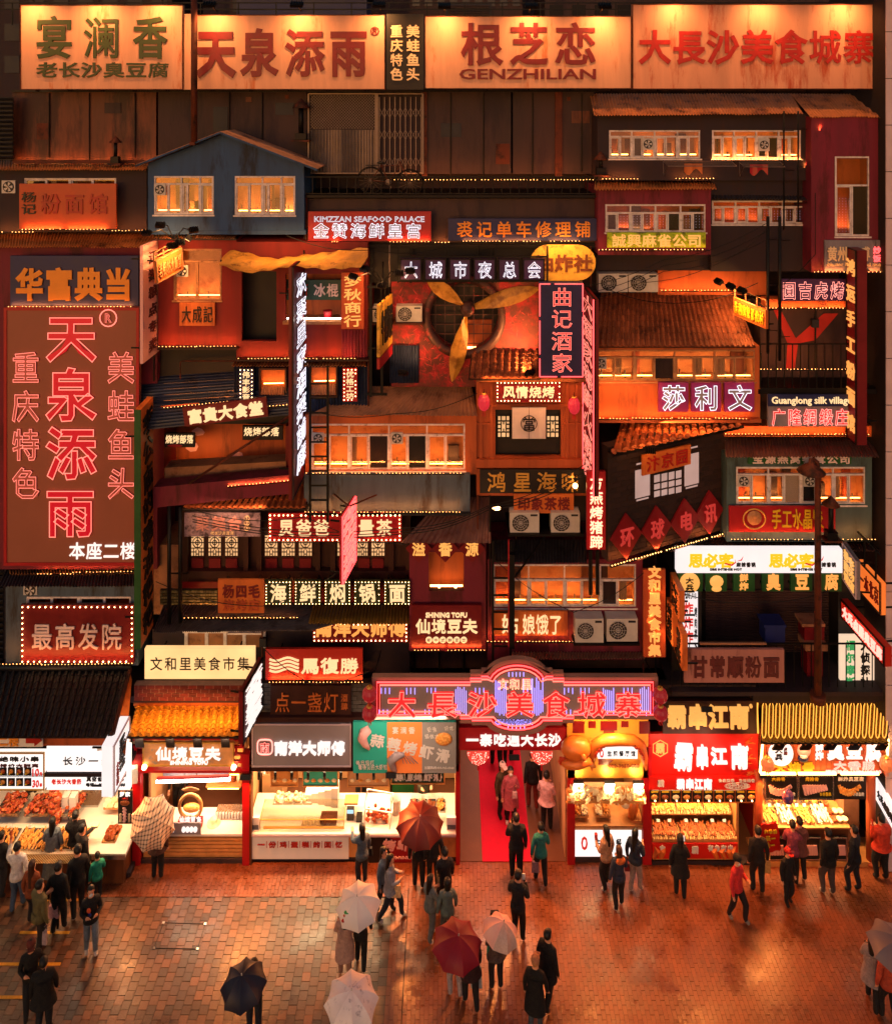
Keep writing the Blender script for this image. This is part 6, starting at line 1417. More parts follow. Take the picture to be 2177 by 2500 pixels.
def tray(label,x0,x1,y0,y1,z,m_,h=.1,heap=60,group='food trays on the stalls',body='stainless',ln=.06,tilt=0,kind='stick'):
 r=thing('food_tray',label,'tray',((x0+x1)/2,(y0+y1)/2,z),group);t=.015;dz=lambda y_:tilt*(y_-y0)
 q=MB();A_=[(x0,y0),(x1,y0),(x1,y1),(x0,y1)]
 q._add([(x,y_,z+dz(y_))for x,y_ in A_]+[(x,y_,z+h*.5+dz(y_))for x,y_ in A_]+[(x,y_,z+.02+dz(y_))for x,y_ in A_],[(0,1,5,4),(1,2,6,5),(2,3,7,6),(3,0,4,7),(8,9,10,11),(3,2,1,0)]);q.build('tray',r,body)
 f=MB()
 for i in range(heap):
  x,y_=random.uniform(x0+.03,x1-.03),random.uniform(y0+.03,y1-.03);zz=z+.03+h*.7*random.random()+dz(y_)
  if kind=='stick':a_=random.gauss(1.57,.25);u=Vector((math.cos(a_),math.sin(a_),random.uniform(-.1,.25)))*ln;f.obox((x,y_,zz),u,Vector((-u.y,u.x,0)).normalized()*.018,Vector((0,0,.014)))
  elif kind=='ball':f.ball((x,y_,zz),ln*random.uniform(.6,1),0)
  else:u=Vector((random.uniform(-1,1),random.uniform(-1,1),random.uniform(-.4,.4))).normalized()*ln;v=u.orthogonal().normalized()*ln*.7;f.obox((x,y_,zz),u,v,u.cross(v).normalized()*.014)
 f.build('food',r,m_,'stuff')
 if heap>20:
  for k_ in range(2):x=x0+(x1-x0)*(.25+.5*k_)+random.uniform(-.05,.05);MB().obox((x,y1-.06,z+h+.06+dz(y1)),(.045,0,0),(0,.012,.03),(0,.003,0)).build('price_tag',r,'paper_white')
 return r
def box(name,label,cat,lo,hi,m_,group=None,lid=None):
 r=thing(name,label,cat,((lo[0]+hi[0])/2,(lo[1]+hi[1])/2,lo[2]),group);MB().box(lo,hi).build('body',r,m_)
 if lid:MB().box((lo[0]-.01,lo[1]-.01,hi[2]),(hi[0]+.01,hi[1]+.01,hi[2]+.02)).build('lid',r,lid)
 return r
X=lambda px,d=0.0:W(px,0,d).x
# ================================================================== STALL 1 (left, black tiled roof)
s1=thing('sausage_stall','left stall with black tiled roof, brown counter and white light boxes','stall',(X(150),.2,0))
TL,TR,BR_,BL=W(-70,1637,.35),W(318,1637,.35),W(276,1800,-1.2),W(-110,1800,-1.2)
tile_roof(s1,TL,TR,BR_,BL,24,10,'tile_black',pan_parts=False);MB().tube([TL+Vector((0,0,.06)),TR+Vector((.03,0,.08))],.08,8).build('ridge',s1,'tile_black');MB().tube([TR+Vector((0,0,.06)),BR_+Vector((0,0,.08)),BR_+Vector((.0,-.1,.16))],.05,6).build('hip',s1,'rust_steel')
q=MB();q.quad(W(276,1803,-1.05),W(306,1845,-1.05),W(322,1660,.3),W(317,1640,.3));q.build('gable_board',s1,'orange_board')
MB().box((TL.x,-1.0,W(0,1793,-1.0).z-.3),(BR_.x+.02,-.9,W(0,1793,-1).z-.02)).build('fascia',s1,'orange_wood')
MB().box((-13,-.85,3.0),(X(306,-.85),3.3,3.1)).build('ceiling',s1,'dark_wall')
rsign('white banner with a gold character and dark red arrow at the left edge',-40,1793,104,1824,-1.12,'white_paint',[('二楼',(-6,1796,48,1822),'text_orange',{'b':.04,'gap':0})],d=.03)
r=[o_ for o_ in COL.objects if o_.name.startswith('shop_sign')and 'banner with a gold' in o_.get('label','')][-1]
c=W(84,1808,-1.16);MB().prism([(c.x-.22,c.z-.07),(c.x,c.z-.07),(c.x,c.z-.15),(c.x+.2,c.z),(c.x,c.z+.15),(c.x,c.z+.07),(c.x-.22,c.z+.07)],-1.17,-1.155).build('arrow',r,'text_red')
it=[('绝味小串',(-2,1846,98,1859),'text_black',{'b':.02}),('特价大酬宾',(0,1864,96,1873),'text_maroon',{}),('10',(80,1876,96,1894),'lit_red',{'word':1}),('元',(97,1884,104,1893),'lit_red'),('30',(80,1904,96,1921),'lit_red',{'word':1}),('串',(97,1911,104,1920),'lit_red')]
r,P=rsign('white illuminated menu with skewer prices at the left edge',-30,1837,109,1929,-.85,'white_lightbox_hot',it,d=.12,frame='text_gold')
for i in range(4):
 for j in range(2):
  x0,y0=-1+i*20,1875+j*26;MB().pbox(x0,y0,x0+17,y0+19,-.875,-.86).build('picture',r,'text_black');MB().ball(W(x0+8,y0+9,-.88),.07,0,(1,.25,.9)).build('picture_food',r,'meat_gold' if(i+j)%2 else 'meat_red');MB().ball(W(x0+4,y0+15,-.89),.03,0,(1,.3,1)).build('price_dot',r,'text_yellow')
rsign('large white light box with black and red characters over the left counter',114,1822,317,1929,-.8,'white_lightbox_hot',[('长沙一绝',(150,1846,276,1868),'text_black',{'b':-.008,'gap':.15}),('老长沙大香肠',(126,1901,200,1914),'lit_red',{}),('真空包装 快邮',(211,1896,304,1907),'text_black',{}),('电话：0731-86668888',(211,1911,306,1919),'text_black',{'word':1}),('卖',(236,1823,256,1832),'white_paint',{})],d=.12)
r,P=sign('white angled blade lightbox at the right end of the left stall',(277,1822,1946,-1.55),(316,-.55),'white_lightbox',[('罗家腊味馆',(.3,.1,.7,.75),'text_black',{'dir':'v','b':.0}),('大香肠',(.15,.45,.3,.9),'text_red',{'dir':'v'})],d=.3,frame='mauve_wall')
rsign('black vertical menu poster with a pink sausage skewer',288,1930,323,2012,-.35,'black_board',[('罗家',(292,1933,319,1944),'whiteglow',{'b':.02}),('大香肠',(298,1946,314,1951),'text_red',{'b':.02}),('外焦里嫩',(292,1985,298,2006),'text_cream',{'dir':'v'}),('香脆可口',(313,1985,319,2006),'text_cream',{'dir':'v'})],d=.04)
r=[o_ for o_ in COL.objects if 'black vertical menu poster' in str(o_.get('label',''))][-1];q=MB()
for k in range(9):q.ball(W(303+(k%2)*2,1974+k*4,-.37),.045,0,(1.2,.3,.7))
q.build('picture',r,'pink_board','stuff');MB().ball(W(305,1961,-.37),.13,1,(1,.2,.6)).build('picture_food',r,'meat_brown')
zc=.86
MB().box((-13,-.62,0),(X(302,-.62),-.55,zc-.1)).box((X(302,-.62)-.06,-.55,0),(X(302,-.62),1.2,zc-.1)).build('counter_front',s1,'brown_wood')
for k in range(4):MB().box((-12.6+k*.9,-.64,.15),(-11.78+k*.9,-.62,zc-.16)).build('panel',s1,'brown_wood')
MB().box((-13,-.7,zc-.1),(X(306,-.7),1.3,zc)).build('counter_top',s1,'counter_white');MB().box((-13,-.72,zc-.14),(X(306,-.7),-.702,zc-.02)).build('counter_edge',s1,'stainless')
MB().box((-13,-.45,0),(X(318,-.45),3.3,.12)).build('plinth',s1,'dark_wall')
MB().box((-13,2.4,.1),(X(320,0),2.5,3.2)).build('back_wall',s1,'stall_wall')
area(s1,(-11.3,-.2,2.85),(-11.3,.3,0),2.6,.5,75,(1,.56,.24));area(s1,(-9.4,-.2,2.85),(-9.4,.3,0),1.6,.5,80,(1,.66,.36))
for k in range(3):tray('wide tray of golden skewers '+('at the left edge counter','in the middle of the left counter','near the long haired woman')[k],-12.5+k*.95,-11.62+k*.95,-.62,.0,zc,'meat_gold',heap=110,ln=.07)
for k in range(3):tray('raised tray heaped with red meat '+('at the left edge','beside the yellow price tags','left of the big sausage model')[k],-12.45+k*.8,-11.8+k*.8,.15,.8,zc+.22,'meat_red',heap=90,ln=.05,kind='chip',h=.18)
q=thing('skewer_fringe','row of wooden skewer ends sticking out over the counter edge','skewers',(-11.4,-.75,zc));s_=MB()
for k in range(60):x=-12.3+k*.043;s_.bar((x,-.6,zc+.03),(x-.07,-.92,zc-.05),.01)
s_.build('stick',q,'skewer_wood','stuff')
q=thing('sausage_model','giant twisted sausage model standing on the left counter','food model',(X(134,.3),.3,zc));s_=MB();x0=X(134,.2)
for k in range(9):s_.ball((x0+.05*math.sin(k*2),.2,zc+.1+k*.15),.16-.004*k,1,(1,1,.75))
s_.build('sausage',q,'meat_red')
for k in range(2):box('menu_stand',('left' if k==0 else 'right')+' white box menu stand beside the sausage model','menu stand',(X(150+k*18,.3),.3,zc),(X(165+k*18,.3),.5,zc+.62),'white_paint','white menu stands on the left counter')
tray('small wooden tray of fried pieces at the right end of the left counter',X(252,-.3),X(284,-.3),-.4,.1,zc,'meat_brown',heap=40,ln=.05,kind='chip',body='counter_wood')
tray('upright display tray of packed sausages beside the black poster',X(256,.5),X(290,.5),.4,.7,zc+.2,'cream_food',heap=40,ln=.06,kind='chip',body='counter_wood')
MB().box((X(190,1),.7,zc),(X(250,1),1.4,zc+.06)).build('griddle',s1,'stainless')
for k in range(5):r=thing('hanging_pot','steel cup '+('first','second','third','fourth','fifth')[k]+' in the row hung above the left counter','cup',(X(146+k*27,.4),.4,2.05),'steel cups hung above the left counter');MB().lathe([(0,0),(.09,.02),(.12,.2),(.1,.2),(.08,.03)],(X(146+k*27,.4),.4,2.05),12).build('cup',r,'stainless');MB().bar((X(146+k*27,.4),.4,2.25),(X(146+k*27,.4),.4,2.5),.01).build('hook',r,'stainless')
# ================================================================== STALL 2 (orange tile roof)
s2=thing('tofu_stall','stall framed in red lacquer under bright orange roof tiles','stall',(X(460),.3,0))
tile_roof(s2,W(330,1722,.55),W(592,1722,.55),W(588,1798,-.85),W(310,1798,-.85),14,7,'tile_orange')
MB().pbox(326,1706,592,1724,.4,.6).build('ridge_beam',s2,'orange_board');MB().tube([W(330,1724,.5),W(592,1724,.5)],.06,8).build('ridge',s2,'tile_orange')
MB().box((X(327),-.12,0),(X(346),.1,3.0)).build('post',s2,'red_lacquer');MB().box((X(594),-.12,0),(X(611),.1,3.0)).build('post',s2,'red_lacquer')
z0,z1=W(0,1872).z,W(0,1800).z
for sx in(0,1):
 q=MB();x0,x1=(X(328),X(352))if sx==0 else(X(572),X(598))
 for k in range(5):z=z0+(z1-z0)*k/4;q.box((x0,-.1,z-.03),(x1,-.04,z+.03))
 for k in range(4):z=z0+(z1-z0)*(k+.5)/4;x=x0+(x1-x0)*(.25+.5*(k%2));q.box((x-.03,-.11,z-.1),(x+.03,-.05,z+.1))
 q.build('red_lattice',s2,'red_lacquer')
MB().box((X(327),-.14,z0-.06),(X(611),.0,z0)).box((X(340),-.1,z1),(X(600),-.0,z1+.08)).build('crossbeam',s2,'red_lacquer')
r,P=rsign('landscape painted sign board with glowing white characters under the orange tiles',349,1812,571,1870,-.16,mat('painted_board','#d99a62',.5,col2='#7c8a90',mix2=.25,var=.3,scale=2.5),[('仙境豆夫',(380,1822,540,1856),'whiteglow',{'b':.02,'gap':0,'e':.05}),('SHINING TOFU',(416,1857,508,1866),'whiteglow',{'word':1,'b':.03})],d=.06,frame='text_gold')
for k,x in enumerate((340,415,482,550)):
 a=W(x,1798,-.75);q=MB();q.obox(W(x,1812,-.62),(.11,0,0),(0,.05,-.17),(0,.015,.008));q.build('lamp_bracket',s2,'black_steel');area(s2,W(x,1806,-.72),W(x,1842,-.16),.2,.06,9,(1,.62,.32),150)
for x in(353,571):q=MB().lathe([(0,.06),(.06,.06),(.07,0)],W(x,1872,-.2),14,'y').build('round_lamp',s2,BULB)
MB().box((X(346),.5,0),(X(352),3.2,3)).build('side_panel',s2,'stall_wall');MB().box((X(590),.5,0),(X(594),3.2,3)).build('side_panel',s2,'stall_wall');MB().box((X(340),2.6,0),(X(600),2.7,3.2)).build('back_wall',s2,'brown_wood')
MB().box((X(350),.0,.1),(X(594),.1,.72)).build('counter_front',s2,'counter_wood')
for k in range(5):MB().box((X(400),-.03+.0,.2+k*.1),(X(592),.0,.27+k*.1)).build('slat',s2,'counter_wood')
MB().box((X(350),-.04,.72),(X(594),.8,.78)).build('counter_top',s2,'counter_white');MB().box((X(346),-.06,.0),(X(594),.02,.12)).build('plinth',s2,'umber_panel')
tb=thing('tube_lamp','slanting white tube lamp inside the tofu stall','lamp',W(470,1905,.3));MB().bar(W(382,1907,.3),W(562,1902,.3),.1,.05).build('diffuser',tb,WBAR);MB().bar(W(384,1901,.3),W(560,1895,.3),.06).build('housing',tb,'red_board')
area(tb,W(470,1912,.3),W(470,2010,.6),2.0,.1,35,(1,.62,.34),175)
area(s2,(X(470),.9,2.9),(X(470),.8,0),2.2,.8,90,(1,.55,.26))
mw=thing('menu_screen','dark tilted menu screens above the tube lamp in the tofu stall','screen',W(470,1892,.6));MB().pbox(398,1874,478,1896,.6,.65).build('screen',mw,'grey_board');MB().pbox(481,1874,558,1896,.6,.65).build('screen',mw,'grey_board')
pa=thing('pineapple_arch','wooden ring shaped like a pineapple with leaves on a red base','decoration',(X(464,.2),.2,.78));c=Vector((X(465,.2),.2,1.32));MB().tube([c+Vector((math.cos(t*.3)*.3,0,math.sin(t*.3)*.33))for t in range(21)],.045,8,closed=True).build('ring',pa,'counter_wood')
for k in range(6):a_=rad(30+24*k);MB().ball(c+Vector((math.cos(a_)*.12,0,.42+math.sin(a_)*.08)),.12,1,(abs(math.cos(a_))+.35,.2,.3)).build('leaf',pa,'counter_wood')
MB().box((c.x-.32,.1,.8),(c.x+.32,.3,.98)).build('base',pa,'red_board');texts(pa,Plane((435,1994,2008,.09),(495,.09)),[('仙境豆夫',(.05,-.1,.95,1.1),'whiteglow',{'b':.03,'gap':0})])
MB().ball(c+Vector((0,.1,-.12)),.22,1,(1.1,.5,.5)).build('pudding',pa,'meat_gold')
rsign('mauve counter board with glowing round discs below the pineapple ring',398,2010,490,2038,-.06,'mauve_board',[('●●●●',(444,2018,482,2031),'whiteglow',{'gap':0}),('豆夫',(404,2017,426,2031),'whiteglow',{'b':.03})],d=.03)
sh2=thing('jar_shelf','lit wooden shelf of jars at the right of the tofu stall','shelf',(X(550,1),1.2,1.0))
for z in(1.15,1.55,1.95):MB().box((X(505,1.1),1.0,z),(X(598,1.1)-.1,1.5,z+.04)).build('shelf',sh2,'counter_wood');tubelight(sh2,(X(510,1.1),1.0,z-.02),(X(585,1.1),1.0,z-.02),.01)
for k in range(12):x=X(516+(k%6)*13,1.1);z=(1.19,1.59)[k//6];j=thing('jar',('first','second','third','fourth','fifth','sixth')[k%6]+' preserve jar from the left in the '+('lower' if k<6 else 'upper')+' row of the lit jar shelf','jar',(x,1.2,z),'preserve jars on the lit shelf');MB().lathe([(0,0),(.06,0),(.065,.13),(.045,.17),(.045,.2),(0,.2)],(x,1.2,z),10).build('body',j,'cream_food' if k%2 else 'meat_brown');MB().lathe([(0,.235),(.05,.235),(.05,.2)],(x,1.2,z),10).build('lid',j,'text_gold')
hat=thing('straw_lid','round straw hat shaped lid on the tofu stall counter','lid',(X(514),.3,.78));MB().lathe([(.19,.0),(.18,.02),(.1,.03),(.1,.12),(.06,.15),(0,.15)],(X(514),.3,.78),16).build('lid',hat,'cream_food')
MB().box((X(515),.45,.78),(X(590),.7,.95)).build('tap_block',s2,'stainless')
for k in range(9):MB().lathe([(0,.16),(.035,.16),(.04,0)],(X(520+k*7.5),.42,.8),8).build('bottle',s2,'white_plastic')
cb=thing('wall_speaker','cream box loudspeaker on the red post of the tofu stall','speaker',W(328,1890,-.2));MB().obox(W(329,1891,-.2),(.07,.02,0),(0,0,.2),(-.02,.07,0)).build('body',cb,'white_paint')
# ================================================================== STALL 3 (long white counter)
s3=thing('cake_stall','long bright stall with mauve sign board and white glass counter','stall',(X(850),.4,0))
MB().pbox(608,1752,1118,1764,-.1,.3).pbox(608,1872,862,1883,-.1,.1).pbox(857,1762,862,1884,-.1,.2).pbox(1112,1762,1120,1884,-.1,.2).build('fascia',s3,'dark_timber');MB().pbox(608,1762,1118,1884,.02,.2).build('fascia_back',s3,'dark_timber')
r,P=rsign('mauve grey sign board with glowing white characters and a round red seal',615,1767,857,1872,-.12,'mauve_board',[('南洋大师傅',(669,1808,843,1842),'whiteglow',{'b':.05,'gap':0,'e':.06}),('南',(634,1810,660,1838),'text_red',{'b':.03,'t':'salmon'})],d=.08,frame='mauve_wall')
c=P.p((647-615)/242,(1823-1767)/105,.02);MB().tube([c+Vector((.2*math.copysign(abs(math.cos(t*.314))**.5,math.cos(t*.314)),0,.2*math.copysign(abs(math.sin(t*.314))**.5,math.sin(t*.314))))for t in range(20)],.018,6,closed=True).build('seal_ring',r,'salmon')
area(s3,W(985,1758,-.9),W(985,1830,-.2),2.2,.1,30,(1,.7,.5),150,'poster_fill')  # area lamp added in front to brighten the dim poster
r,P=rsign('teal orange and grey shrimp poster above the umbrella',862,1764,1113,1888,-.2,'teal_board',[],d=.08)
MB().pbox(945,1764,1030,1888,-.21,-.2).build('orange_field',r,mat('poster_orange','#f08a48',.5,var=.05));MB().pbox(1030,1764,1113,1888,-.21,-.2).build('grey_field',r,mat('poster_grey','#8d8a88',.5,var=.05))
P=Plane((862,1764,1888,-.212),(1113,-.212))
texts(r,P,[(c_,(902+k*40,1792+k*9,940+k*40,1826+k*9),'white_paint',{'b':.05,'rot':-10,'e':.012})for k,c_ in enumerate('蒜蓉烤虾滑')]+[(c_,(956+k*20,1774,974+k*20,1792),'white_paint',{'e':.01})for k,c_ in enumerate('宴澜香')]+[('每日现打',(868,1856,914,1868),'white_paint',{'rot':8,'e':.01}),('看得见的大虾粒',(874,1866,946,1880),'white_paint',{'rot':10,'e':.01}),('虾滑',(1042,1774,1066,1788),'white_paint',{'rot':20,'e':.01}),('好吃',(1084,1772,1108,1784),'white_paint',{'rot':18,'e':.01}),('现做才',(1036,1792,1072,1804),'white_paint',{'rot':12,'e':.01}),('加盟热线:400-965-0068',(1036,1871,1108,1878),'white_paint',{'word':1,'e':.01,'b':.02})])
MB().tube([P.p(.16,.12,.02),P.p(.11,.18,.03),P.p(.09,.3,.03),P.p(.12,.42,.02),P.p(.16,.52,.02)],[.1,.14,.13,.09,.03],8).build('shrimp_picture',r,'pink_board');MB().tube([P.p(.5,.62,.02),P.p(.42,.64,.03),P.p(.37,.74,.03),P.p(.39,.88,.02),P.p(.42,.97,.02)],[.05,.12,.12,.09,.03],8).build('shrimp_picture',r,'mauve_board')
for k in range(5):MB().tube([P.p(.47+k*.02,.65,.02),P.p(.49+k*.035,.8,.02)],.01,4).build('shrimp_leg',r,'mauve_board')
MB().ball(P.p(.88,.33,.0),.24,1,(1,.2,.75)).build('dish_picture',r,'meat_gold')
zc=.8;xl,xr=X(604),X(1115)
MB().box((xl,.0,.12),(xr,.06,zc-.06)).box((xr-.05,.06,.12),(xr,1.2,zc-.06)).build('counter_front',s3,'counter_wood');MB().box((xl-.02,-.05,zc-.06),(xr+.03,1.25,zc)).build('counter_top',s3,'counter_white');MB().box((xl,.03,0),(xr,.1,.12)).build('plinth',s3,'umber_panel');MB().box((xl-.02,-.07,zc-.08),(xr+.03,-.052,zc-.02)).build('counter_edge',s3,'mauve_wall')
r,P=rsign('pink white panel with red characters separated by bars on the counter front',611,2042,851,2098,-.03,'paper_white',[(c_,(628+k*27,2054,648+k*27,2069),'text_red',{'b':.03})for k,c_ in enumerate('一份鸡蛋糕的回忆')],d=.025)
for k in range(7):MB().obox(P.p((651+k*27-611)/240,.35,.01),P.u*.006,P.v*.09,P.n*.006).build('divider',r,'text_red')
r,P=rsign('red and dark grilled shrimp poster on the counter front',900,2042,1013,2110,-.03,'red_board',[('烤虾',(932,2048,1004,2076),'pink_board',{'b':.05,'rot':-10}),('400-965-0068',(955,2090,1008,2096),'pink_board',{'word':1})],d=.025);MB().pbox(900,2042,952,2110,-.034,-.031).build('dark_field',r,'black_board')
MB().box((X(640),.1,zc),(X(838),.16,zc+.02)).build('rail',s3,'text_gold');gl=thing('glass_case','low glass case with lit edge on the cake counter','display case',(X(740),.3,zc));gx0,gx1=X(632),X(838)
MB().box((gx0,.1,zc+.01),(gx1,.115,zc+.24)).build('front_pane',gl,GLASS);MB().box((gx0,.1,zc+.24),(gx1,.75,zc+.255)).build('top_pane',gl,GLASS);fq=MB()
for a_,b_ in(((gx0,.1,zc),(gx0,.1,zc+.25)),((gx1,.1,zc),(gx1,.1,zc+.25)),((gx0,.1,zc+.25),(gx1,.1,zc+.25)),((gx1,.1,zc+.25),(gx1,.75,zc+.25)),((gx0,.1,zc+.25),(gx0,.75,zc+.25))):fq.bar(a_,b_,.018)
fq.build('frame',gl,'text_gold');tubelight(gl,(gx0+.05,.13,zc+.22),(gx1-.05,.13,zc+.22),.008)
for k in range(7):r=thing('paper_bag','folded cream paper bag '+('first','second','third','fourth','fifth','sixth','seventh')[k]+' in the row inside the glass case','paper bag',(X(735+k*9),.25,zc),'cream paper bags in the glass case');MB()._add([(X(732+k*8),.2,zc),(X(740+k*8),.2,zc),(X(736+k*8),.2,zc+.14),(X(732+k*8),.32,zc),(X(740+k*8),.32,zc),(X(736+k*8),.32,zc+.14)],[(0,1,2),(5,4,3),(0,3,4,1),(1,4,5,2),(2,5,3,0)]).build('bag',r,'cream_food')
box('waffle_iron','brown slatted cake mould at the right end of the glass case','cake mould',(X(778),.2,zc),(X(818),.5,zc+.14),'brown_wood')
for k in range(5):box('paper_stack',('tallest','second','middle','fourth','lowest')[k]+' stack of white paper boxes behind the glass case','box',(X(808-k*17,.7),.75+.05*k,zc),(X(824-k*17,.7),1.05+.05*k,zc+.55-k*.09),'paper_white','white paper box stacks on the cake counter')
for k in range(4):tray('white tray of cakes number '+('one','two','three','four')[k]+' behind the glass case',X(668+k*24,.9),X(690+k*24,.9),.85,1.2,zc,'cream_food',heap=14,ln=.06,kind='ball',body='white_paint',group='white cake trays behind the glass')
pos=thing('till','black card terminal with blue screen on the cake counter','till',(X(850),.4,zc));MB().box((X(842),.35,zc),(X(860),.45,zc+.32)).build('body',pos,'dark_plastic');MB().box((X(843),.34,zc+.2),(X(859),.349,zc+.3)).build('screen',pos,emi('screen_blue',(.35,.7,.9),.9));MB().box((X(834),.5,zc+.3),(X(868),.8,zc+.34)).build('printer',pos,'counter_wood')
box('receipt_printer','small black printer beside the card terminal','printer',(X(866),.3,zc),(X(880),.5,zc+.12),'dark_plastic')
fz=thing('meat_case','tilted white framed case of pink meat skewers on the counter','display case',(X(918),.3,zc));c=Vector((X(920),.35,zc+.28));u=Vector((.36,0,-.06));v=Vector((.04,0,.26));nn=Vector((0,.25,.05));fq=MB();cs={}
for i in(-1,1):
 for j in(-1,1):
  for k in(-1,1):cs[i,j,k]=c+u*i+v*j+nn*k
for i in(-1,1):
 for j in(-1,1):fq.bar(cs[i,j,-1],cs[i,j,1],.03);fq.bar(cs[i,-1,j],cs[i,1,j],.03);fq.bar(cs[-1,i,j],cs[1,i,j],.03)
fq.build('frame',fz,'paper_white');q=MB()
for k in range(40):q.ball(c+u*random.uniform(-.8,.8)+v*random.uniform(-.8,.1)+nn*random.uniform(-.6,.6),.05,0)
q.build('meat',fz,'meat_red','stuff')
q=thing('clear_tub','clear plastic tub behind the meat case','tub',(X(960),.6,zc));MB().lathe([(0,.0),(.12,0),(.15,.4),(.14,.4),(.11,.02)],(X(962),.6,zc),14).build('tub',q,'white_plastic')
for k,(x,lb)in enumerate(((608,'left'),(1090,'right'))):q=box('code_stand','white payment stand at the '+lb+' end of the cake counter','payment stand',(X(x),.05,zc),(X(x+24),.15,zc+.34),'paper_white','payment stands on the cake counter');MB().box((X(x+2),.04,zc+.03),(X(x+22),.049,zc+.15)).build('label_panel',q,mat('plastic_grey','#5a5a66',.5))
for k in range(4):tray('steel tray of '+('chopped meat','onion','sauce','skewers')[k]+' behind the dark red umbrella',X(1000+k*22,.8),X(1020+k*22,.8),.6,1.0,zc,('meat_red','cream_food','meat_brown','meat_gold')[k],heap=25,ln=.04,kind='chip',group='steel trays behind the umbrella')
MB().box((xl,2.6,.1),(xr,2.7,3.2)).build('back_wall',s3,'stall_wall');MB().pbox(750,1930,800,2060,2.4,2.6).build('oven',s3,'dark_plastic');MB().pbox(806,1935,862,2060,2.3,2.6).build('fridge',s3,'slat_grey')
for k,(x0,x1)in enumerate(((661,728),(738,826),(848,950),(954,1086))):
 r,P=rsign(('first','second','third','fourth')[k]+' menu board from the left hanging inside the cake stall',x0,1880,x1,1920-(6 if k==3 else 0),.55,('counter_wood','teal_board','stall_wall','teal_dark_board')[k],[('蒜蓉烤虾滑',(962,1888,1080,1906),'white_paint',{'b':.05,'gap':0})]if k==3 else[],d=.03,group='menu boards inside the cake stall',frame='counter_wood',brackets=False)
 if k<3:
  for j in range(5):MB().ball(P.p(.12+j*.19,.65,.0),.07,0,(1.1,.3,.8)).build('picture',r,'meat_gold' if j%2 else 'cream_food')
for k in range(12):q=thing('hanging_lamp','black track spotlight '+('one','two','three','four','five','six','seven','eight','nine','ten','eleven','twelve')[k]+' from the left under the cake stall fascia','spotlight',W(632+k*40,1895,.2),'track spotlights under the cake stall fascia');MB().tube([W(632+k*40,1884,.2),W(632+k*40,1902,.2)],.04,8).build('lamp',q,'black_steel')
MB().box((X(640,1.5),1.5,.1),(X(690,1.5),2.2,1.1)).build('side_table',s3,'stall_wall');q=MB()
for k in range(70):q.ball((X(658,1.5)+random.gauss(0,.12),1.4+random.random()*.7,1.15+random.random()*.25),.04,0)
q.build('cup_stack',s3,'paper_white','stuff')
bn=thing('bin','green and black bin behind the server in the cake stall','bin',(X(975,2),2.0,0));MB().box((X(958,1.9),1.8,.1),(X(1010,1.9),2.2,.8)).build('body',bn,'green_board');MB().box((X(956,1.9),1.75,.8),(X(1012,1.9),2.25,1.2)).build('bag',bn,'dark_plastic')
for k in range(4):box('carton','brown carton '+('lowest','second','third','topmost')[k]+' in the stack left of the bin','box',(X(912,2),1.9,.12+k*.36),(X(952,2),2.4,.46+k*.36),'counter_wood','cartons stacked in the cake stall')
for k,x in enumerate((680,790,900,1030)):area(s3,(X(x),.75,2.8),(X(x),.2,0),1.0,.3,90,(1,.66,.34))
area(s3,(X(850),1.6,3.1),(X(850),1.6,0),4.5,1.0,120,(1,.55,.26))
for x in(611,1118):MB().box((X(x)-.06,-.1,0),(X(x)+.05,.12,2.7)).build('post',s3,'red_lacquer' if x>800 else 'brown_wood')
sw=thing('timber_wall','brown timber wall between the cake stall and the passage','wall',(X(1145),.1,0));MB().box((X(1118)+.06,.0,0),(.15,.1,3.3)).build('wall',sw,'orange_wood')
# ================================================================== STALL 4 (yellow castle front)
s4=thing('bread_stall','yellow castle fronted stall with giant bread sculpture and bright lamps','stall',(X(1480),.3,0))
MB().pbox(1384,1755,1582,1900,-.1,.3).build('facade',s4,'yellow_plaster')
for x0,x1,y1 in((1398,1426,1790),(1436,1454,1778),(1466,1506,1784),(1516,1534,1776),(1560,1586,1792)):MB().pbox(x0,1762,x1,y1,-.115,-.1).build('merlon_gap',s4,'dark_red_board')
MB().lathe([(0,.012),(.15,.012)],W(1486,1786,-.1),14,'y').build('arch',s4,'brown_wood')
bs=thing('bread_sculpture','giant glossy round bun sculpture beside an open roll on the yellow facade','sculpture',W(1420,1880,-.3))
MB().ball(W(1406,1827,-.35),.37,2,(1.12,.7,.78)).build('bun',bs,'sculpt_orange');MB().ball(W(1424,1850,-.62),.1,1,(.8,.8,.9)).build('nub',bs,'sculpt_orange')
MB().tube([W(1363,1858,-.3),W(1385,1866,-.5),W(1410,1868,-.55),W(1436,1860,-.5),W(1452,1872,-.35)],[.04,.12,.12,.1,.04],8).build('lower_bread',bs,'sculpt_orange')
MB().tube([W(1444,1880,-.25),W(1446,1845,-.35),W(1452,1820,-.38),W(1475,1808,-.4),W(1510,1806,-.42),W(1545,1808,-.4),W(1566,1822,-.36),W(1572,1850,-.32),W(1577,1880,-.2)],[.03,.1,.13,.15,.15,.14,.13,.1,.03],8).build('crust',bs,'sculpt_orange')
q=MB()
for k in range(90):
 t=random.random();x=1450+122*t;y_=1822-10*math.sin(math.pi*t)+random.uniform(-3,3)+(abs(t-.5)*2)**4*30;q.ball(W(x,y_,-.5),.035,0)
for k in range(40):q.ball(W(1366+random.uniform(0,16),1856+random.uniform(-5,10),-.42),.035,0)
q.build('filling',bs,'sculpt_red','stuff')
MB()._add([W(1460,1852,-.42),W(1498,1856,-.42),W(1484,1868,-.3),W(1460,1868,-.3)],[(3,2,1,0)]).build('jam_flap',bs,'red_board')
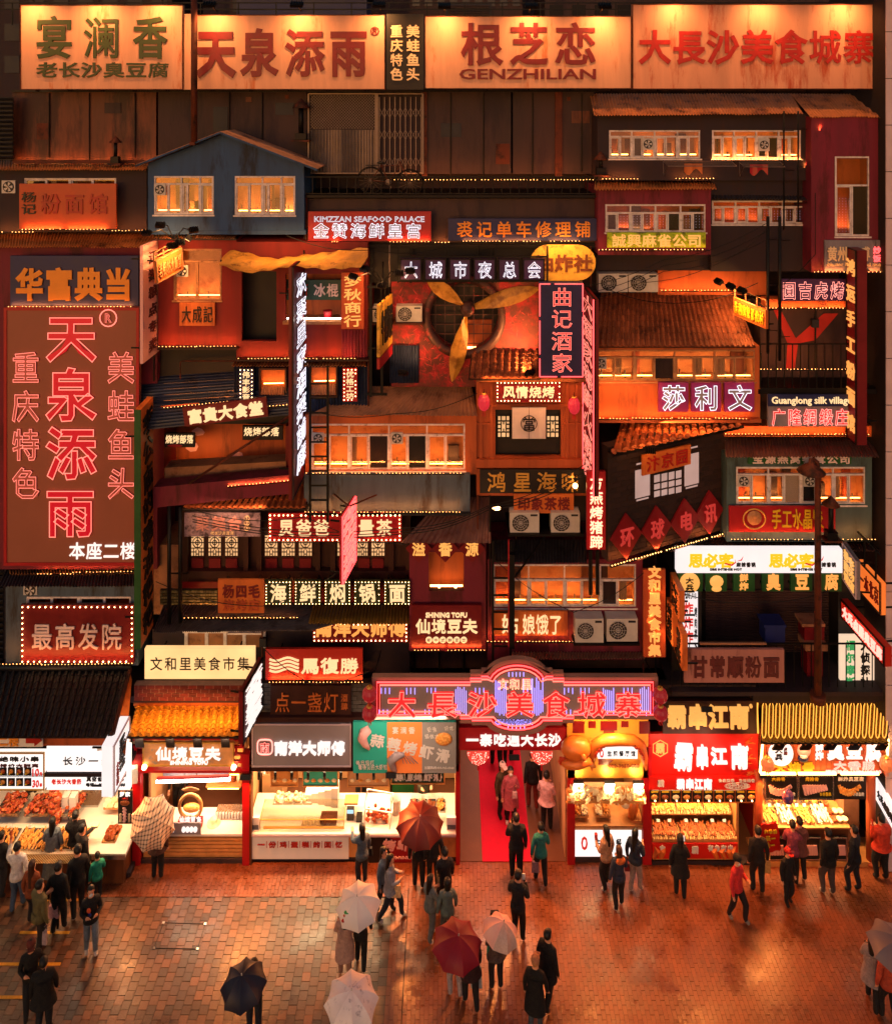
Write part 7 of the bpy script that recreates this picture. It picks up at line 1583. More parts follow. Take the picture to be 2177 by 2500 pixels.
rsign('small white lightbox with red oval emblem held by the bread sculpture',1459,1824,1556,1853,-.45,'white_lightbox_hot',[('0',(1463,1829,1473,1848),'lit_red',{'word':1,'b':.0}),('生煎餐厅馆',(1480,1832,1552,1846),'text_black',{'b':-.012,'gap':.2})],d=.12)
rsign('raised orange phone number lettering on the yellow facade',1480,1864,1562,1876,-.12,'yellow_plaster',[('400-9650-088',(1484,1865,1560,1874),'orange_board',{'word':1,'b':.03})],d=.01,brackets=False)
for k,x in enumerate((1411,1487,1557)):
 q=thing('flood_lamp',('left','middle','right')[k]+' dazzling square lamp of the yellow bread stall','lamp',W(x,1926,-.3),'dazzling lamps of the yellow bread stall');MB().obox(W(x,1914,-.3),(.14,0,0),(0,-.05,.1),(0,.03,.015)).build('housing',q,'dark_plastic');MB().obox(W(x,1914,-.3)+Vector((0,-.045,-.02)),(.13,0,0),(0,-.05,.09),(0,-.006,-.003)).build('lens',q,emi('lens_hot',(1,.72,.35),14))
 area(q,W(x,1921,-.34),W(x,2030,.1),.24,.2,26,(1,.58,.24),160);area(q,W(x,1906,-.3),W(x,1880,-.12),.2,.05,6,(1,.6,.25),150)
MB().box((X(1384),-.1,0),(X(1402),.1,2.6)).build('post',s4,'red_lacquer');MB().box((X(1567),-.1,0),(X(1588),.1,3.2)).build('post',s4,'red_lacquer')
area(s4,W(1480,1770,-.7),W(1480,1830,-.1),1.6,.1,22,(1,.6,.2),150,'facade_fill')  # added fill that brightens the yellow facade
q=MB();random.seed(9)
for k in range(230):q.ball(W(random.uniform(1388,1574),1922+34*random.random()+random.uniform(0,6),-.2+random.uniform(-.1,.2)),random.uniform(.04,.1),0,(1,1,.7))
hp=thing('food_display','heap of model breads and vegetables on the shelf of the yellow stall','food display',W(1480,1960,-.1));q.build('food',hp,'meat_gold','stuff');q=MB()
for k in range(120):q.obox(W(random.uniform(1390,1574),1924+32*random.random(),-.32+random.uniform(-.1,.1)),Vector((random.uniform(-1,1),random.uniform(-.3,.3),random.uniform(-1,1))).normalized()*.07,Vector((random.uniform(-1,1),1,0)).normalized()*.02,Vector((0,.3,1)).normalized()*.04)
q.build('slices',hp,'cream_food','stuff');MB().pbox(1386,1956,1576,1962,-.4,.2).build('shelf',hp,'counter_wood')
zc=.98
MB().box((X(1402),.0,.05),(X(1567),.8,zc)).build('counter',s4,'counter_wood');MB().box((X(1398),-.06,zc),(X(1570),.9,zc+.04)).build('counter_top',s4,'counter_wood')
rsign('white illuminated counter panel with a red oval emblem',1402,2030,1566,2092,-.04,'white_lightbox_hot',[('0',(1418,2042,1434,2074),'lit_red',{'word':1,'b':.01}),('生煎餐厅',(1446,2046,1548,2068),'text_black',{'b':-.012,'gap':.4})],d=.06)
MB().box((X(1400),-.02,0),(X(1568),.1,.16)).build('plinth',s4,'umber_panel')
for k,(x0,x1,m_,lb)in enumerate(((1402,1420,'meat_gold','sausage rolls'),(1421,1438,'cream_food','round buns'),(1456,1475,'cream_food','white rolls'),(1476,1492,'meat_gold','brown rolls'))):tray('tray of '+lb+' on the bread counter',X(x0),X(x1),.1,.55,zc+.12,m_,heap=34,ln=.045,kind='ball',body='counter_wood',group='bread trays on the yellow stall counter')
br=thing('baguette_model','tall standing baguette model at the right of the bread counter','food model',(X(1552),.2,zc));MB().tube([(X(1545),.2,zc+.03),(X(1550),.2,zc+.3),(X(1558),.2,zc+.62)],[.1,.13,.09],10).build('bread',br,'sculpt_orange');MB().ball((X(1532),.3,zc+.35),.15,1,(1,1,.8)).build('dough',br,'cream_food')
area(s4,(X(1485),1.0,2.6),(X(1485),.6,0),1.5,.8,60,(1,.55,.24))
# ================================================================== STALL 5 (red skewer stall)
s5=thing('skewer_stall','red skewer stall with three tiers of skewers','stall',(X(1700),.3,0))
rsign('dark brown board with four swollen yellow characters',1618,1712,1847,1792,-.1,'dark_timber',[('霸串江南',(1626,1718,1828,1778),'goldglow',{'b':.055,'gap':0,'e':.06}),('®',(1828,1718,1836,1728),'goldglow',{'word':1})],d=.1)
r,P=rsign('bright red sign board with four white brush characters',1584,1792,1850,1896,-.06,mat('scarlet_board','#c81a14',.45,var=.15),[('霸',(1642,1808,1694,1882),'whiteglow',{'b':.05,'rot':-4,'e':.06}),('串',(1696,1816,1730,1876),'whiteglow',{'b':.05,'e':.06}),('江',(1732,1822,1776,1866),'whiteglow',{'b':.045,'e':.06}),('南',(1780,1814,1828,1876),'whiteglow',{'b':.05,'e':.06}),('霸',(1598,1812,1624,1840),'goldglow',{'b':.03})],d=.08)
c=P.p((1611-1584)/266,(1826-1792)/104,.02);MB().tube([c+Vector((math.cos(rad(30+60*k))*.22,0,math.sin(rad(30+60*k))*.22))for k in range(6)],.014,6,closed=True).build('emblem_ring',r,'goldglow')
for k in range(7):x=1836-(k%3)*9;MB().tube([W(x,1800+k*14,-.07),W(x-14,1812+k*13,-.075),W(x+8,1816+k*12,-.07)],[.01,.05,.01],5).build('flame_print',r,'orange_board')
r,P=rsign('red strip with repeated brush characters and price oval',1584,1896,1850,1929,-.12,mat('scarlet_board','#c81a14'),[('霸串江南',(1650,1900,1738,1927),'whiteglow',{'b':.05,'gap':0}),('食来四季 食尚湘香',(1752,1901,1842,1909),'white_paint',{}),('10元30串',(1772,1912,1826,1924),'white_paint',{'word':1,'b':.02}),('霸',(1603,1902,1622,1921),'white_paint',{'b':.02})],d=.05)
c=P.p((1799-1584)/266,(1918-1896)/33,.02);MB().tube([c+Vector((math.cos(t*.314)*.34,0,math.sin(t*.314)*.085))for t in range(20)],.01,5,closed=True).build('price_ring',r,'white_paint')
for k in range(10):
 x0=1586+k*26.3;r=thing('food_picture',('first','second','third','fourth','fifth','sixth','seventh','eighth','ninth','tenth')[k]+' small food picture from the left over the skewers','picture',W(x0+12,1959,-.1),'small food pictures above the skewer trays')
 MB().pbox(x0,1931,x0+23,1958,-.12,-.08).build('panel',r,'black_board');MB().ball(W(x0+11,1947,-.12),.1,0,(1,.25,.7)).build('picture',r,('meat_gold','meat_brown','cream_food')[k%3]);MB().pbox(x0+3,1932,x0+20,1936,-.125,-.121).build('caption',r,'text_yellow');MB().ball(W(x0+13,1956,-.13),.02,0).build('stud',r,BULB)
MB().pbox(1584,1929,1852,1961,-.07,.05).build('header',s5,'orange_board')
for k,(z,y0,m_)in enumerate(((1.34,.75,'meat_gold'),(1.02,.35,'meat_gold'),(.68,-.05,'meat_brown'))):
 MB().box((X(1592),y0,z-.06),(X(1797),y0+.42,z)).build('tier',s5,'counter_wood')
 for j in range(3):
  x0,x1=X(1594+j*68),X(1658+j*68);tray(('left','middle','right')[j]+' skewer tray on the '+('top','middle','bottom')[k]+' tier',x0,x1,y0+.02,y0+.4,z,m_,heap=110,ln=.085,h=.12,group='skewer trays on the red stall tiers');
  q=MB()
  for i in range(26):x=x0+(x1-x0)*(i+.5)/26;q.bar((x,y0+.1,z+.1),(x+random.uniform(-.03,.03),y0-.06,z+.02),.012)
  sk=q.build('skewer_sticks',None,'skewer_wood');sk['kind']='stuff';sk['label']='skewer stick ends along a tier of the red stall'
MB().box((X(1592),-.05,.1),(X(1797),.3,.62)).build('counter',s5,'counter_wood');r,P=rsign('red and orange poster on the front of the skewer stall',1592,2060,1800,2097,-.1,mat('scarlet_board','#c81a14'),[('食',(1608,2062,1624,2078),'white_paint',{'b':.03}),('有鱼有肉',(1726,2062,1790,2078),'white_paint',{'b':.02}),('霸',(1686,2064,1706,2084),'white_paint',{'b':.04})],d=.03)
for k in range(6):MB().tube([W((1596,1612,1750,1768,1784,1792)[k],2094,-.11),W((1604,1618,1742,1760,1778,1788)[k],2078,-.115),W((1598,1624,1752,1772,1780,1796)[k],2068,-.11)],[.06,.08,.01],5).build('flame_print',r,'orange_board')
MB().box((X(1590),-.1,0),(X(1845),.1,.1)).build('plinth',s5,'dark_wall');MB().box((X(1800),.1,0),(X(1806),2.8,2.6)).build('side_board',s5,'counter_wood')
for k,x in enumerate((1625,1700,1770)):area(s5,(X(x),.1,2.1),(X(x),.35,0),.8,.3,60,(1,.58,.24))
for k,x in enumerate((1620,1680,1740)):area(s5,(X(x),-.95,2.95),(X(x),-.1,2.9),.3,.1,6,(1,.5,.3),140)
# ================================================================== STALL 6 (neon roof)
s6=thing('tofu_neon_stall','stall with dark tiled roof outlined in looping gold neon','stall',(X(2010),.2,0))
TL,TR,BR_,BL=W(1858,1722,.45),W(2172,1722,.45),W(2166,1812,-.95),W(1856,1812,-.95)
tile_roof(s6,TL,TR,BR_,BL,19,6,'tile_goldbrown',pan_parts=False)
n6=((TR-TL).cross(BL-TL)).normalized();n6=n6 if n6.z>0 else-n6
for k in range(19):
 pp_=lambda u_,v_:(TL+(TR-TL)*((k+.5+u_)/19))*(1-v_)+(BL+(BR_-BL)*((k+.5+u_)/19))*v_+n6*.085
 pts=[pp_(-.3,.12),pp_(-.3,.86),pp_(-.2,.95),pp_(0,.985),pp_(.2,.95),pp_(.3,.86),pp_(.3,.12),pp_(.15,.04),pp_(-.15,.04)];MB().tube(pts,.013,5,closed=True).build('neon_loop',s6,emi('neon_gold',(1,.4,.05),1.7))
ng_=MB();ng_.tube([W(1850,1790,-.6),W(1848,1730,.3),W(1849,1712,.4),W(1856,1706,.4),W(1866,1714,.42),W(2142,1714,.42),W(2156,1704,.4),W(2166,1708,.4),W(2167,1722,.3),W(2160,1740,.2)],.022,6);ng_.build('ridge_neon',s6,MATS['neon_gold'])
MB().tube([W(1850,1722,.42),W(2172,1722,.42)],.09,8).build('ridge',s6,'dark_timber')
for k in range(19):MB().tube([W(1860+k*16.3,1812,-.9),W(1868+k*16.3,1818,-.9),W(1876+k*16.3,1812,-.9)],.022,5).build('eave_scallop',s6,'orange_board')
z0,z1=W(0,1888,-.2).z,W(0,1815,-.2).z;x0,x1=X(1858,-.2),X(2175,-.2)
for k in range(24):MB().box((x0+(x1-x0)*k/24+.006,-.2,z0),(x0+(x1-x0)*(k+1)/24-.006,-.16+.01*(k%2),z1)).build('plank',s6,'orange_wood')
MB().box((x0,-.15,z0),(x1,.1,z1+.3)).build('fascia',s6,'orange_wood')
def flat(label,cat,items,x0,y0,x1,y1,d,name='lettering'):
 P=Plane((x0,y0,y1,d),(x1,d));r=thing(name,label,cat,P.p(.5,1));texts(r,P,items);return r,P
flat('white raised stinky tofu lettering on the plank fascia','sign',[('鲜',(1988,1813,2010,1834),'whiteglow',{'b':.04}),('炸',(1988,1834,2010,1855),'whiteglow',{'b':.04}),('臭',(2016,1816,2060,1854),'whiteglow',{'b':.05,'e':.05}),('豆',(2062,1822,2106,1852),'whiteglow',{'b':.05,'e':.05}),('腐',(2108,1812,2154,1858),'whiteglow',{'b':.05,'e':.05})],1858,1812,2170,1888,-.21)
flat('yellow raised rib lettering at the lower left of the plank fascia','sign',[('大排骨',(1886,1858,1988,1886),'text_yellow',{'b':.05,'gap':.05,'e':.05})],1858,1812,2170,1888,-.21)
flat('pink neon sausage lettering at the lower right of the plank fascia','sign',[('大香肠',(2032,1858,2136,1879),'salmon',{'b':.03,'t':'pink'}),('招商热线:13786100190',(2014,1879,2150,1887),'salmon',{'word':1,'b':.02})],1858,1812,2170,1888,-.21)
r=thing('disc_sign','white oval disc with black brush characters on the plank fascia','sign',W(1905,1862,-.25));c=W(1905,1838,-.22);MB().lathe([(0,.07),(.31,.07),(.33,.04),(.33,0)],c,24,'y',sx=1.0).build('disc',r,'whiteglow');texts(r,Plane((1890,1820,1858,-.31),(1922,-.31)),[('大兵',(.0,.05,.62,.95),'text_black',{'dir':'v','b':.02}),('点腊',(.68,.1,.98,.6),'text_maroon',{'dir':'v'})])
r=thing('relief_figure','pale rounded relief ornament beside the white disc','decoration',W(1962,1860,-.25));MB().ball(W(1962,1832,-.25),.2,1,(.95,.5,.95)).build('upper',r,'pink_board');MB().ball(W(1960,1852,-.25),.16,1,(.9,.5,.55)).build('lower',r,'navy_board');MB().ball(W(1962,1846,-.3),.12,1,(.9,.5,.6)).build('bib',r,'paper_white')
for k,x in enumerate((1900,1967,2026,2086,2152)):
 q=thing('fascia_lamp',('first','second','third','fourth','fifth')[k]+' black lamp from the left hanging over the plank fascia','lamp',W(x,1832,-.7),'black lamps over the plank fascia');MB().obox(W(x,1824,-.8),(.13,0,0),(.03,-.03,.09),(0,.02,.01)).build('housing',q,'black_steel');MB().tube([W(x-4,1800,-.85),W(x-3,1818,-.8)],.02,6).build('arm',q,'text_gold')
 area(q,W(x,1828,-.76),W(x,1850,-.2),.22,.12,10,(1,.5,.2),150)
for x0,x1 in((1856,1942),(1948,2040),(2052,2144)):tubelight(s6,W(x0,1889,-.3),W(x1,1889,-.3),.035,BAR)
tubelight(s6,W(1862,1806,-.5),W(1855,1886,-.45),.03,BAR);tubelight(s6,W(2168,1806,-.5),W(2164,1860,-.45),.03,BAR)
for lb,x in(('left',1873),('right',2163)):lantern('orange gourd lantern at the '+lb+' end of the plank fascia',x,1866,.34,.34,-.55,'lantern_orange',glow=emi('lantern_orange_glow',(1,.22,.06),.5),group='orange gourd lanterns on the neon roofed stall')
for k,(x0,x1,lb)in enumerate(((1866,1946,'left'),(1948,2034,'middle'),(2036,2114,'right'))):
 r,P=rsign(lb+' hanging menu board with meat picture under the plank fascia',x0,1893,x1,1952,-.12,'black_board',[(('大排骨','烤排骨','鲜炸臭豆腐')[k],(x0+16,1897,x0+50,1906)if k<2 else(x0+8,1896,x0+72,1906),'text_yellow' if k<2 else 'white_paint',{'b':.02}),('外酥里嫩',(x1-34,1934,x1-6,1942),'text_yellow' if k==1 else 'white_paint',{'rot':12 if k==1 else 0})],d=.05,frame='stainless' if k<2 else None,group='hanging menu boards under the plank fascia')
 for j in range(9):t=j/8;MB().tube([P.p(.15+.6*t,.4+(.0 if k==1 else.18*math.sin(math.pi*t)),.0),P.p(.2+.6*t,.7+(.08 if k==1 else.2*math.sin(math.pi*t))-.2*t,.02)],[.05,.04],5).build('picture',r,'pink_board' if k<2 else 'meat_gold')
bn=thing('balloon','printed foil balloon drifting in front of the left menu board','balloon',W(1923,1946,-.6));MB().ball(W(1923,1946,-.6),.17,2,(.9,.7,1.1)).build('balloon',bn,mat('balloon_foil','#5a4a8c',.2,metal=.3,col2='#d06a6a',mix2=.6,scale=6))
zc=1.08
MB().box((X(1858),.0,.1),(X(2070),.1,.95)).build('counter_front',s6,'brown_wood');MB().box((X(1856),-.08,.95),(X(2072),1.3,.99)).build('counter_top',s6,'counter_wood');MB().box((X(1840),-.15,0),(X(2140),.6,.12)).build('step',s6,'counter_wood')
for k in range(4):tray(('leftmost','second','third','rightmost')[k]+' front tray of pale rolls on the neon stall counter',X(1862+k*44),X(1902+k*44),.02,.5,.99,'cream_food' if k%2 else 'meat_gold',heap=46,ln=.09,group='front trays on the neon stall counter',kind='stick')
for k in range(3):tray(('left','middle','right')[k]+' rear tray of fried food on the neon stall counter',X(1864+k*46,.8),X(1906+k*46,.8),.6,1.1,1.02,'meat_gold',heap=40,ln=.06,kind='ball',group='rear trays on the neon stall counter')
for k in range(7):q=thing('bowl',('first','second','third','fourth','fifth','sixth','last')[k]+' sauce bowl counted from the front left of the cluster right of the trays','bowl',(X(2040+(k%3)*13),.1+.2*(k//3),1.0),'sauce bowls on the neon stall counter');MB().lathe([(0,0),(.05,0),(.085,.09),(.078,.09),(0,.06)],(X(2040+(k%3)*13),.1+.25*(k//3),1.0),12).build('bowl',q,'cream_food' if k%3 else 'meat_red')
q=thing('frying_bin','steel box with a slanted lid behind the sauce bowls','box',(X(2030,1),1,1.0));MB().obox((X(2040,1),1.0,1.22),(.25,.1,0),(-.08,.2,.1),(0,-.1,.2)).build('body',q,'corr_pink')
for k,(x0,x1)in enumerate(((1866,1921),(1953,2002),(2034,2067))):
 r,P=rsign(('left','middle','right')[k]+' black food poster on the counter front behind the queue',x0,2044,x1,2099,-.1,'black_board',[],d=.04,frame='stainless',group='black food posters on the neon stall counter')
 for j in range(6):t=j/5;MB().tube([P.p(.15+.6*t,.35,.0),P.p(.2+.6*t,.75,.02)],[.05,.04],5).build('picture',r,'pink_board')
for x,m_ in((1848,'orange_wood'),(2123,'orange_wood')):q=MB().tube([(X(x),-.05,.0),(X(x),-.05,2.55)],.12,12).lathe([(0.16,0),(.18,.04),(.15,.1),(.12,.12)],(X(x),-.05,0),14).build('pillar',s6,m_)
MB().box((X(2072),.3,0),(X(2110),2.8,2.6)).build('side_wall',s6,'plaster');MB().box((X(1853),2.4,0),(X(2100),2.5,3)).build('back_wall',s6,'stall_wall')
for k,x in enumerate((1885,1950,2020)):area(s6,(X(x),.2,2.3),(X(x),.35,0),.9,.4,85,(1,.58,.25))
r,P=sign('white blade lightbox with small black characters at the right edge',(2136,1898,1950,.2),(2200,-1.2),'white_lightbox',[('大兵点腊臭豆腐',(.1,.3,.95,.7),'text_black',{})],d=.1)
tg=thing('placard','scalloped red placard on a stick held above the queue','placard',(X(1880,-.35),-.35,.0));c=W(1880,2046,-.4);u=Vector((.98,.0,.12)).normalized();v=Vector((-.12,0,.98));pts=[]
for k in range(28):t=2*math.pi*k/28;m_=1+.06*math.sin(k*math.pi/2+.5);p=c+u*.26*m_*max(-.95,min(.95,1.25*math.cos(t)))+v*.4*m_*max(-.95,min(.95,1.2*math.sin(t)));pts.append((p.x,p.z))
MB().prism(pts,-.4,-.375).build('board',tg,mat('scarlet_board','#c81a14'));MB().tube([(c.x,-.385,c.z-.35),(c.x-.02,-.385,.35)],.014,6).build('stick',tg,'skewer_wood')
texts(tg,Plane((1862,2022,2072,-.41),(1898,-.41)),[('买一',(.15,.35,.85,.62),'text_yellow',{'b':.03,'rot':7}),('送一',(.1,.68,.8,.95),'text_yellow',{'b':.03,'rot':7}),('大香肠',(.05,.05,.95,.25),'text_yellow',{'rot':7})])
sp_=thing('street_fill_lamps','small floodlights fixed along the stall fascias lighting the street','floodlight',(0,-.4,2.6))  # invented floodlights that fill the street with orange light
for x,z,pw in((-11.5,3.15,22),(-8.72,2.5,44),(-5.5,2.45,85),(-1.6,2.5,95),(1.7,2.98,90),(4.2,4.32,90),(6.8,4.42,100),(8.42,2.5,42),(12.0,2.5,30)):
 c=Vector((x,-.5 if z>3.5 else-.3,z));MB().obox(c+Vector((0,.05,.05)),(.14,0,0),(0,.03,.05),(0,.05,-.03)).build('housing',sp_,'black_steel');area(sp_,c,c+Vector((0,-1.6,-2.2)),.27,.11,pw,(1,.29,.06),150,'floodlight')  # made-up housing with an orange fill aimed at the paving
# ================================================================== PAVEMENT
random.seed(21)
def paver_mat(name,c1,c2,c3,rough):
 m=bpy.data.materials.new(name);m.use_nodes=True;M[name]=m;MATS[name]=m;t=m.node_tree;N,L=t.nodes,t.links;b=N['Principled BSDF']
 a=N.new('ShaderNodeAttribute');a.attribute_name='tone';cr=N.new('ShaderNodeValToRGB');cr.color_ramp.interpolation='LINEAR'
 e=cr.color_ramp.elements;e[0].color=(*hexlin(c1),1);e[1].color=(*hexlin(c3),1);x=e.new(.5);x.color=(*hexlin(c2),1)
 g=N.new('ShaderNodeNewGeometry');n=N.new('ShaderNodeTexNoise');n.inputs['Scale'].default_value=.9;n.inputs['Detail'].default_value=8;n.inputs['Roughness'].default_value=.68;L.new(g.outputs['Position'],n.inputs['Vector'])
 n2=N.new('ShaderNodeTexNoise');n2.inputs['Scale'].default_value=26;n2.inputs['Detail'].default_value=4;L.new(g.outputs['Position'],n2.inputs['Vector'])
 r1=N.new('ShaderNodeMapRange');r1.inputs['From Min'].default_value=.36;r1.inputs['From Max'].default_value=.6;r1.inputs['To Min'].default_value=.62;r1.inputs['To Max'].default_value=1.08;L.new(n.outputs[0],r1.inputs['Value'])
 r2=N.new('ShaderNodeMapRange');r2.inputs['To Min'].default_value=.78;r2.inputs['To Max'].default_value=1.2;L.new(n2.outputs[0],r2.inputs['Value'])
 n3=N.new('ShaderNodeTexNoise');n3.inputs['Scale'].default_value=2.3;n3.inputs['Detail'].default_value=5;n3.inputs['Roughness'].default_value=.75;L.new(g.outputs['Position'],n3.inputs['Vector'])
 r3=N.new('ShaderNodeMapRange');r3.inputs['From Min'].default_value=.33;r3.inputs['From Max'].default_value=.4;r3.inputs['To Min'].default_value=.55;r3.inputs['To Max'].default_value=1;L.new(n3.outputs[0],r3.inputs['Value'])
 mm=N.new('ShaderNodeMath');mm.operation='MULTIPLY';L.new(r1.outputs[0],mm.inputs[0]);L.new(r2.outputs[0],mm.inputs[1])
 m3=N.new('ShaderNodeMath');m3.operation='MULTIPLY';L.new(mm.outputs[0],m3.inputs[0]);L.new(r3.outputs[0],m3.inputs[1])
 mu=N.new('ShaderNodeMix');mu.data_type='RGBA';mu.blend_type='MULTIPLY';mu.inputs[0].default_value=1;L.new(a.outputs['Fac'],cr.inputs[0]);L.new(cr.outputs[0],mu.inputs[6]);L.new(m3.outputs[0],mu.inputs[7]);L.new(mu.outputs[2],b.inputs['Base Color'])
 rr=N.new('ShaderNodeMapRange');rr.inputs['From Min'].default_value=.3;rr.inputs['From Max'].default_value=.7;rr.inputs['To Min'].default_value=rough-.2;rr.inputs['To Max'].default_value=rough+.2;L.new(n.outputs[0],rr.inputs['Value']);L.new(rr.outputs[0],b.inputs['Roughness'])
 bp=N.new('ShaderNodeBump');bp.inputs['Strength'].default_value=.35;bp.inputs['Distance'].default_value=.01;L.new(n2.outputs[0],bp.inputs['Height']);L.new(bp.outputs[0],b.inputs['Normal']);return m
paver_mat('paver','#40291d','#563726','#74472c',.4);paver_mat('small_brick','#6e381f','#7e4226','#8b4c2c',.34)
def slabs(name,label,x0,x1,y0,y1,w_,l_,g,m_,parts=0,stagger=.5,z=0.0,jz=.003,tones=None):
 root=thing(name,label,'pavement',((x0+x1)/2,(y0+y1)/2,z-.03));root['kind']='structure';del root['category']
 MB().box((x0,y0,z-.06),(x1,y1,z-.012)).build('joint_sand',root,'mortar_dark')
 cells=[];nx,ny=round((x1-x0)/w_),round((y1-y0)/l_)
 for i in range(nx):
  for j in range(-1,ny+1):
   cy_=y0+(j+.5+(stagger*(i%2)))*l_;a0,a1=max(y0,cy_-l_/2),min(y1,cy_+l_/2)
   if a1-a0<.03:continue
   cells.append((x0+i*w_,a0,x0+(i+1)*w_,a1,a1-a0>l_*.98))
 cells.sort(key=lambda c:c[1])
 var=[]
 for k in range(12):
  me=MB().box((-w_/2+g,-l_/2+g,-.03),(w_/2-g,l_/2-g,0)).mesh('paver',(0,0,0),m_);at=me.attributes.new('tone','FLOAT','FACE');tv=(tones or(lambda:random.random()))();at.data.foreach_set('value',[tv]*len(me.polygons));var.append(me)
 rest=MB();tn=[];c_=0
 for(a,b,c2,d2,full)in cells:
  zz=z+random.uniform(-jz,jz)
  if full and c_<parts and abs((a+c2)/2+0)<11:
   put('paver',random.choice(var),root,Matrix.Translation(((a+c2)/2,(b+d2)/2,zz))@Euler((random.uniform(-.01,.01),random.uniform(-.01,.01),random.uniform(-.012,.012))).to_matrix().to_4x4());c_+=1;continue
  n0=len(rest.f);t=[random.uniform(-.002,.002)for _ in range(4)];V=[(a+g,b+g),(c2-g,b+g),(c2-g,d2-g),(a+g,d2-g)]
  rest._add([(x,y_,zz-.03)for x,y_ in V]+[(x,y_,zz+t[k])for k,(x,y_)in enumerate(V)],[(4,5,6,7),(0,1,5,4),(1,2,6,5),(2,3,7,6),(3,0,4,7)]);tn+=[(tones or(lambda:random.random()))()]*(len(rest.f)-n0)
 o=rest.build('pavers',root,m_,'stuff');at=o.data.attributes.new('tone','FLOAT','FACE');at.data.foreach_set('value',tn);return root
slabs('pavement','mottled square pavers covering the left of the street',-12.5,-1.5,-6.5,-.98,.2,.2,.004,'paver',parts=290)
slabs('pavement','narrow reddish brick paving over the centre and right of the street',-1.5,13,-6.5,.0,.1,.2,.003,'small_brick',parts=0,tones=lambda:random.gauss(.5,.14))
slabs('pavement','narrow brick band along the foot of the left stalls',-12.6,-1.5,-.98,.0,.1,.2,.003,'small_brick',parts=0,tones=lambda:random.gauss(.45,.14))
dg_=MB().box((-1.112,-6.5,.0015),(-1.09,-.75,.005)).build('drain_slot',None,'mortar_dark');tagm(dg_,'dark narrow drain slot running across the brick paving','drain')
ac=thing('access_cover','rectangular paved access cover with bright metal corners in the mottled paving','manhole',G(440,2285));P4=[G(399,2254),G(501,2257),G(482,2318),G(376,2316)];q=MB()
for k in range(4):q.bar(P4[k]+Vector((0,0,.004)),P4[(k+1)%4]+Vector((0,0,.004)),.012)
q.build('rim',ac,'black_steel')
for p_ in P4:MB().box((p_.x-.03,p_.y-.025,.001),(p_.x+.03,p_.y+.025,.012)).build('corner',ac,'stainless')
YL=mat('marking_yellow','#c88a20',.6,var=.3,scale=12)
for k,(x0,x1,py)in enumerate(((100,210,2198),(48,170,2278),(-20,148,2355),(-20,70,2436))):
 a,b=G(x0,py),G(x1,py);o=MB().box((a.x,a.y-.035,.003),(b.x,a.y+.035,.0075)).build('queue_marking',None,YL);tagm(o,'yellow queue line '+('farthest from the camera, beside the black clad group','second nearest the stalls, under the olive jacket man','third, crossing behind the blurred dark couple','nearest the bottom edge beside the blurred dark couple')[k],'floor marking','yellow queue lines on the left paving')
# ================================================================== PEOPLE
PEOPLE=[]
def cloth(col):
 k='cloth_'+col.strip('#');return mat(k,col,.8,var=.4,scale=11,bump=.9)if k not in MATS else MATS[k]
def person(label,px,py,top='#17151a',bot='#15141a',shoe='#141214',H=1.7,rot=180,stride=.0,armL='down',armR='down',hair='hair_black',long=0,coat=0,mask=None,cap=None,build=1.0,lean=0,group='people in the street',skirt=None,z=0,yy=None,female=False,sleeve=1,legs='#c98d6c' if False else None):
 g=G(px,py)if yy is None else Vector((W(px,0,yy).x,yy,0));stride=stride or random.choice((-1,1))*random.uniform(.03,.1);rot+=random.uniform(-14,14);armL=random.choice(('down','swing','bent','down'))if armL=='down' else armL;armR=random.choice(('down','swing','down','hold'))if armR=='down' else armR;PEOPLE.append(dict(label=label,loc=Vector((g.x,g.y,z)),top=top,bot=bot,shoe=shoe,H=H,rot=rot,st=stride,aL=armL,aR=armR,hair=hair,long=long,coat=coat,mask=mask,cap=cap,b=build,lean=lean,group=group,female=female));return PEOPLE[-1]
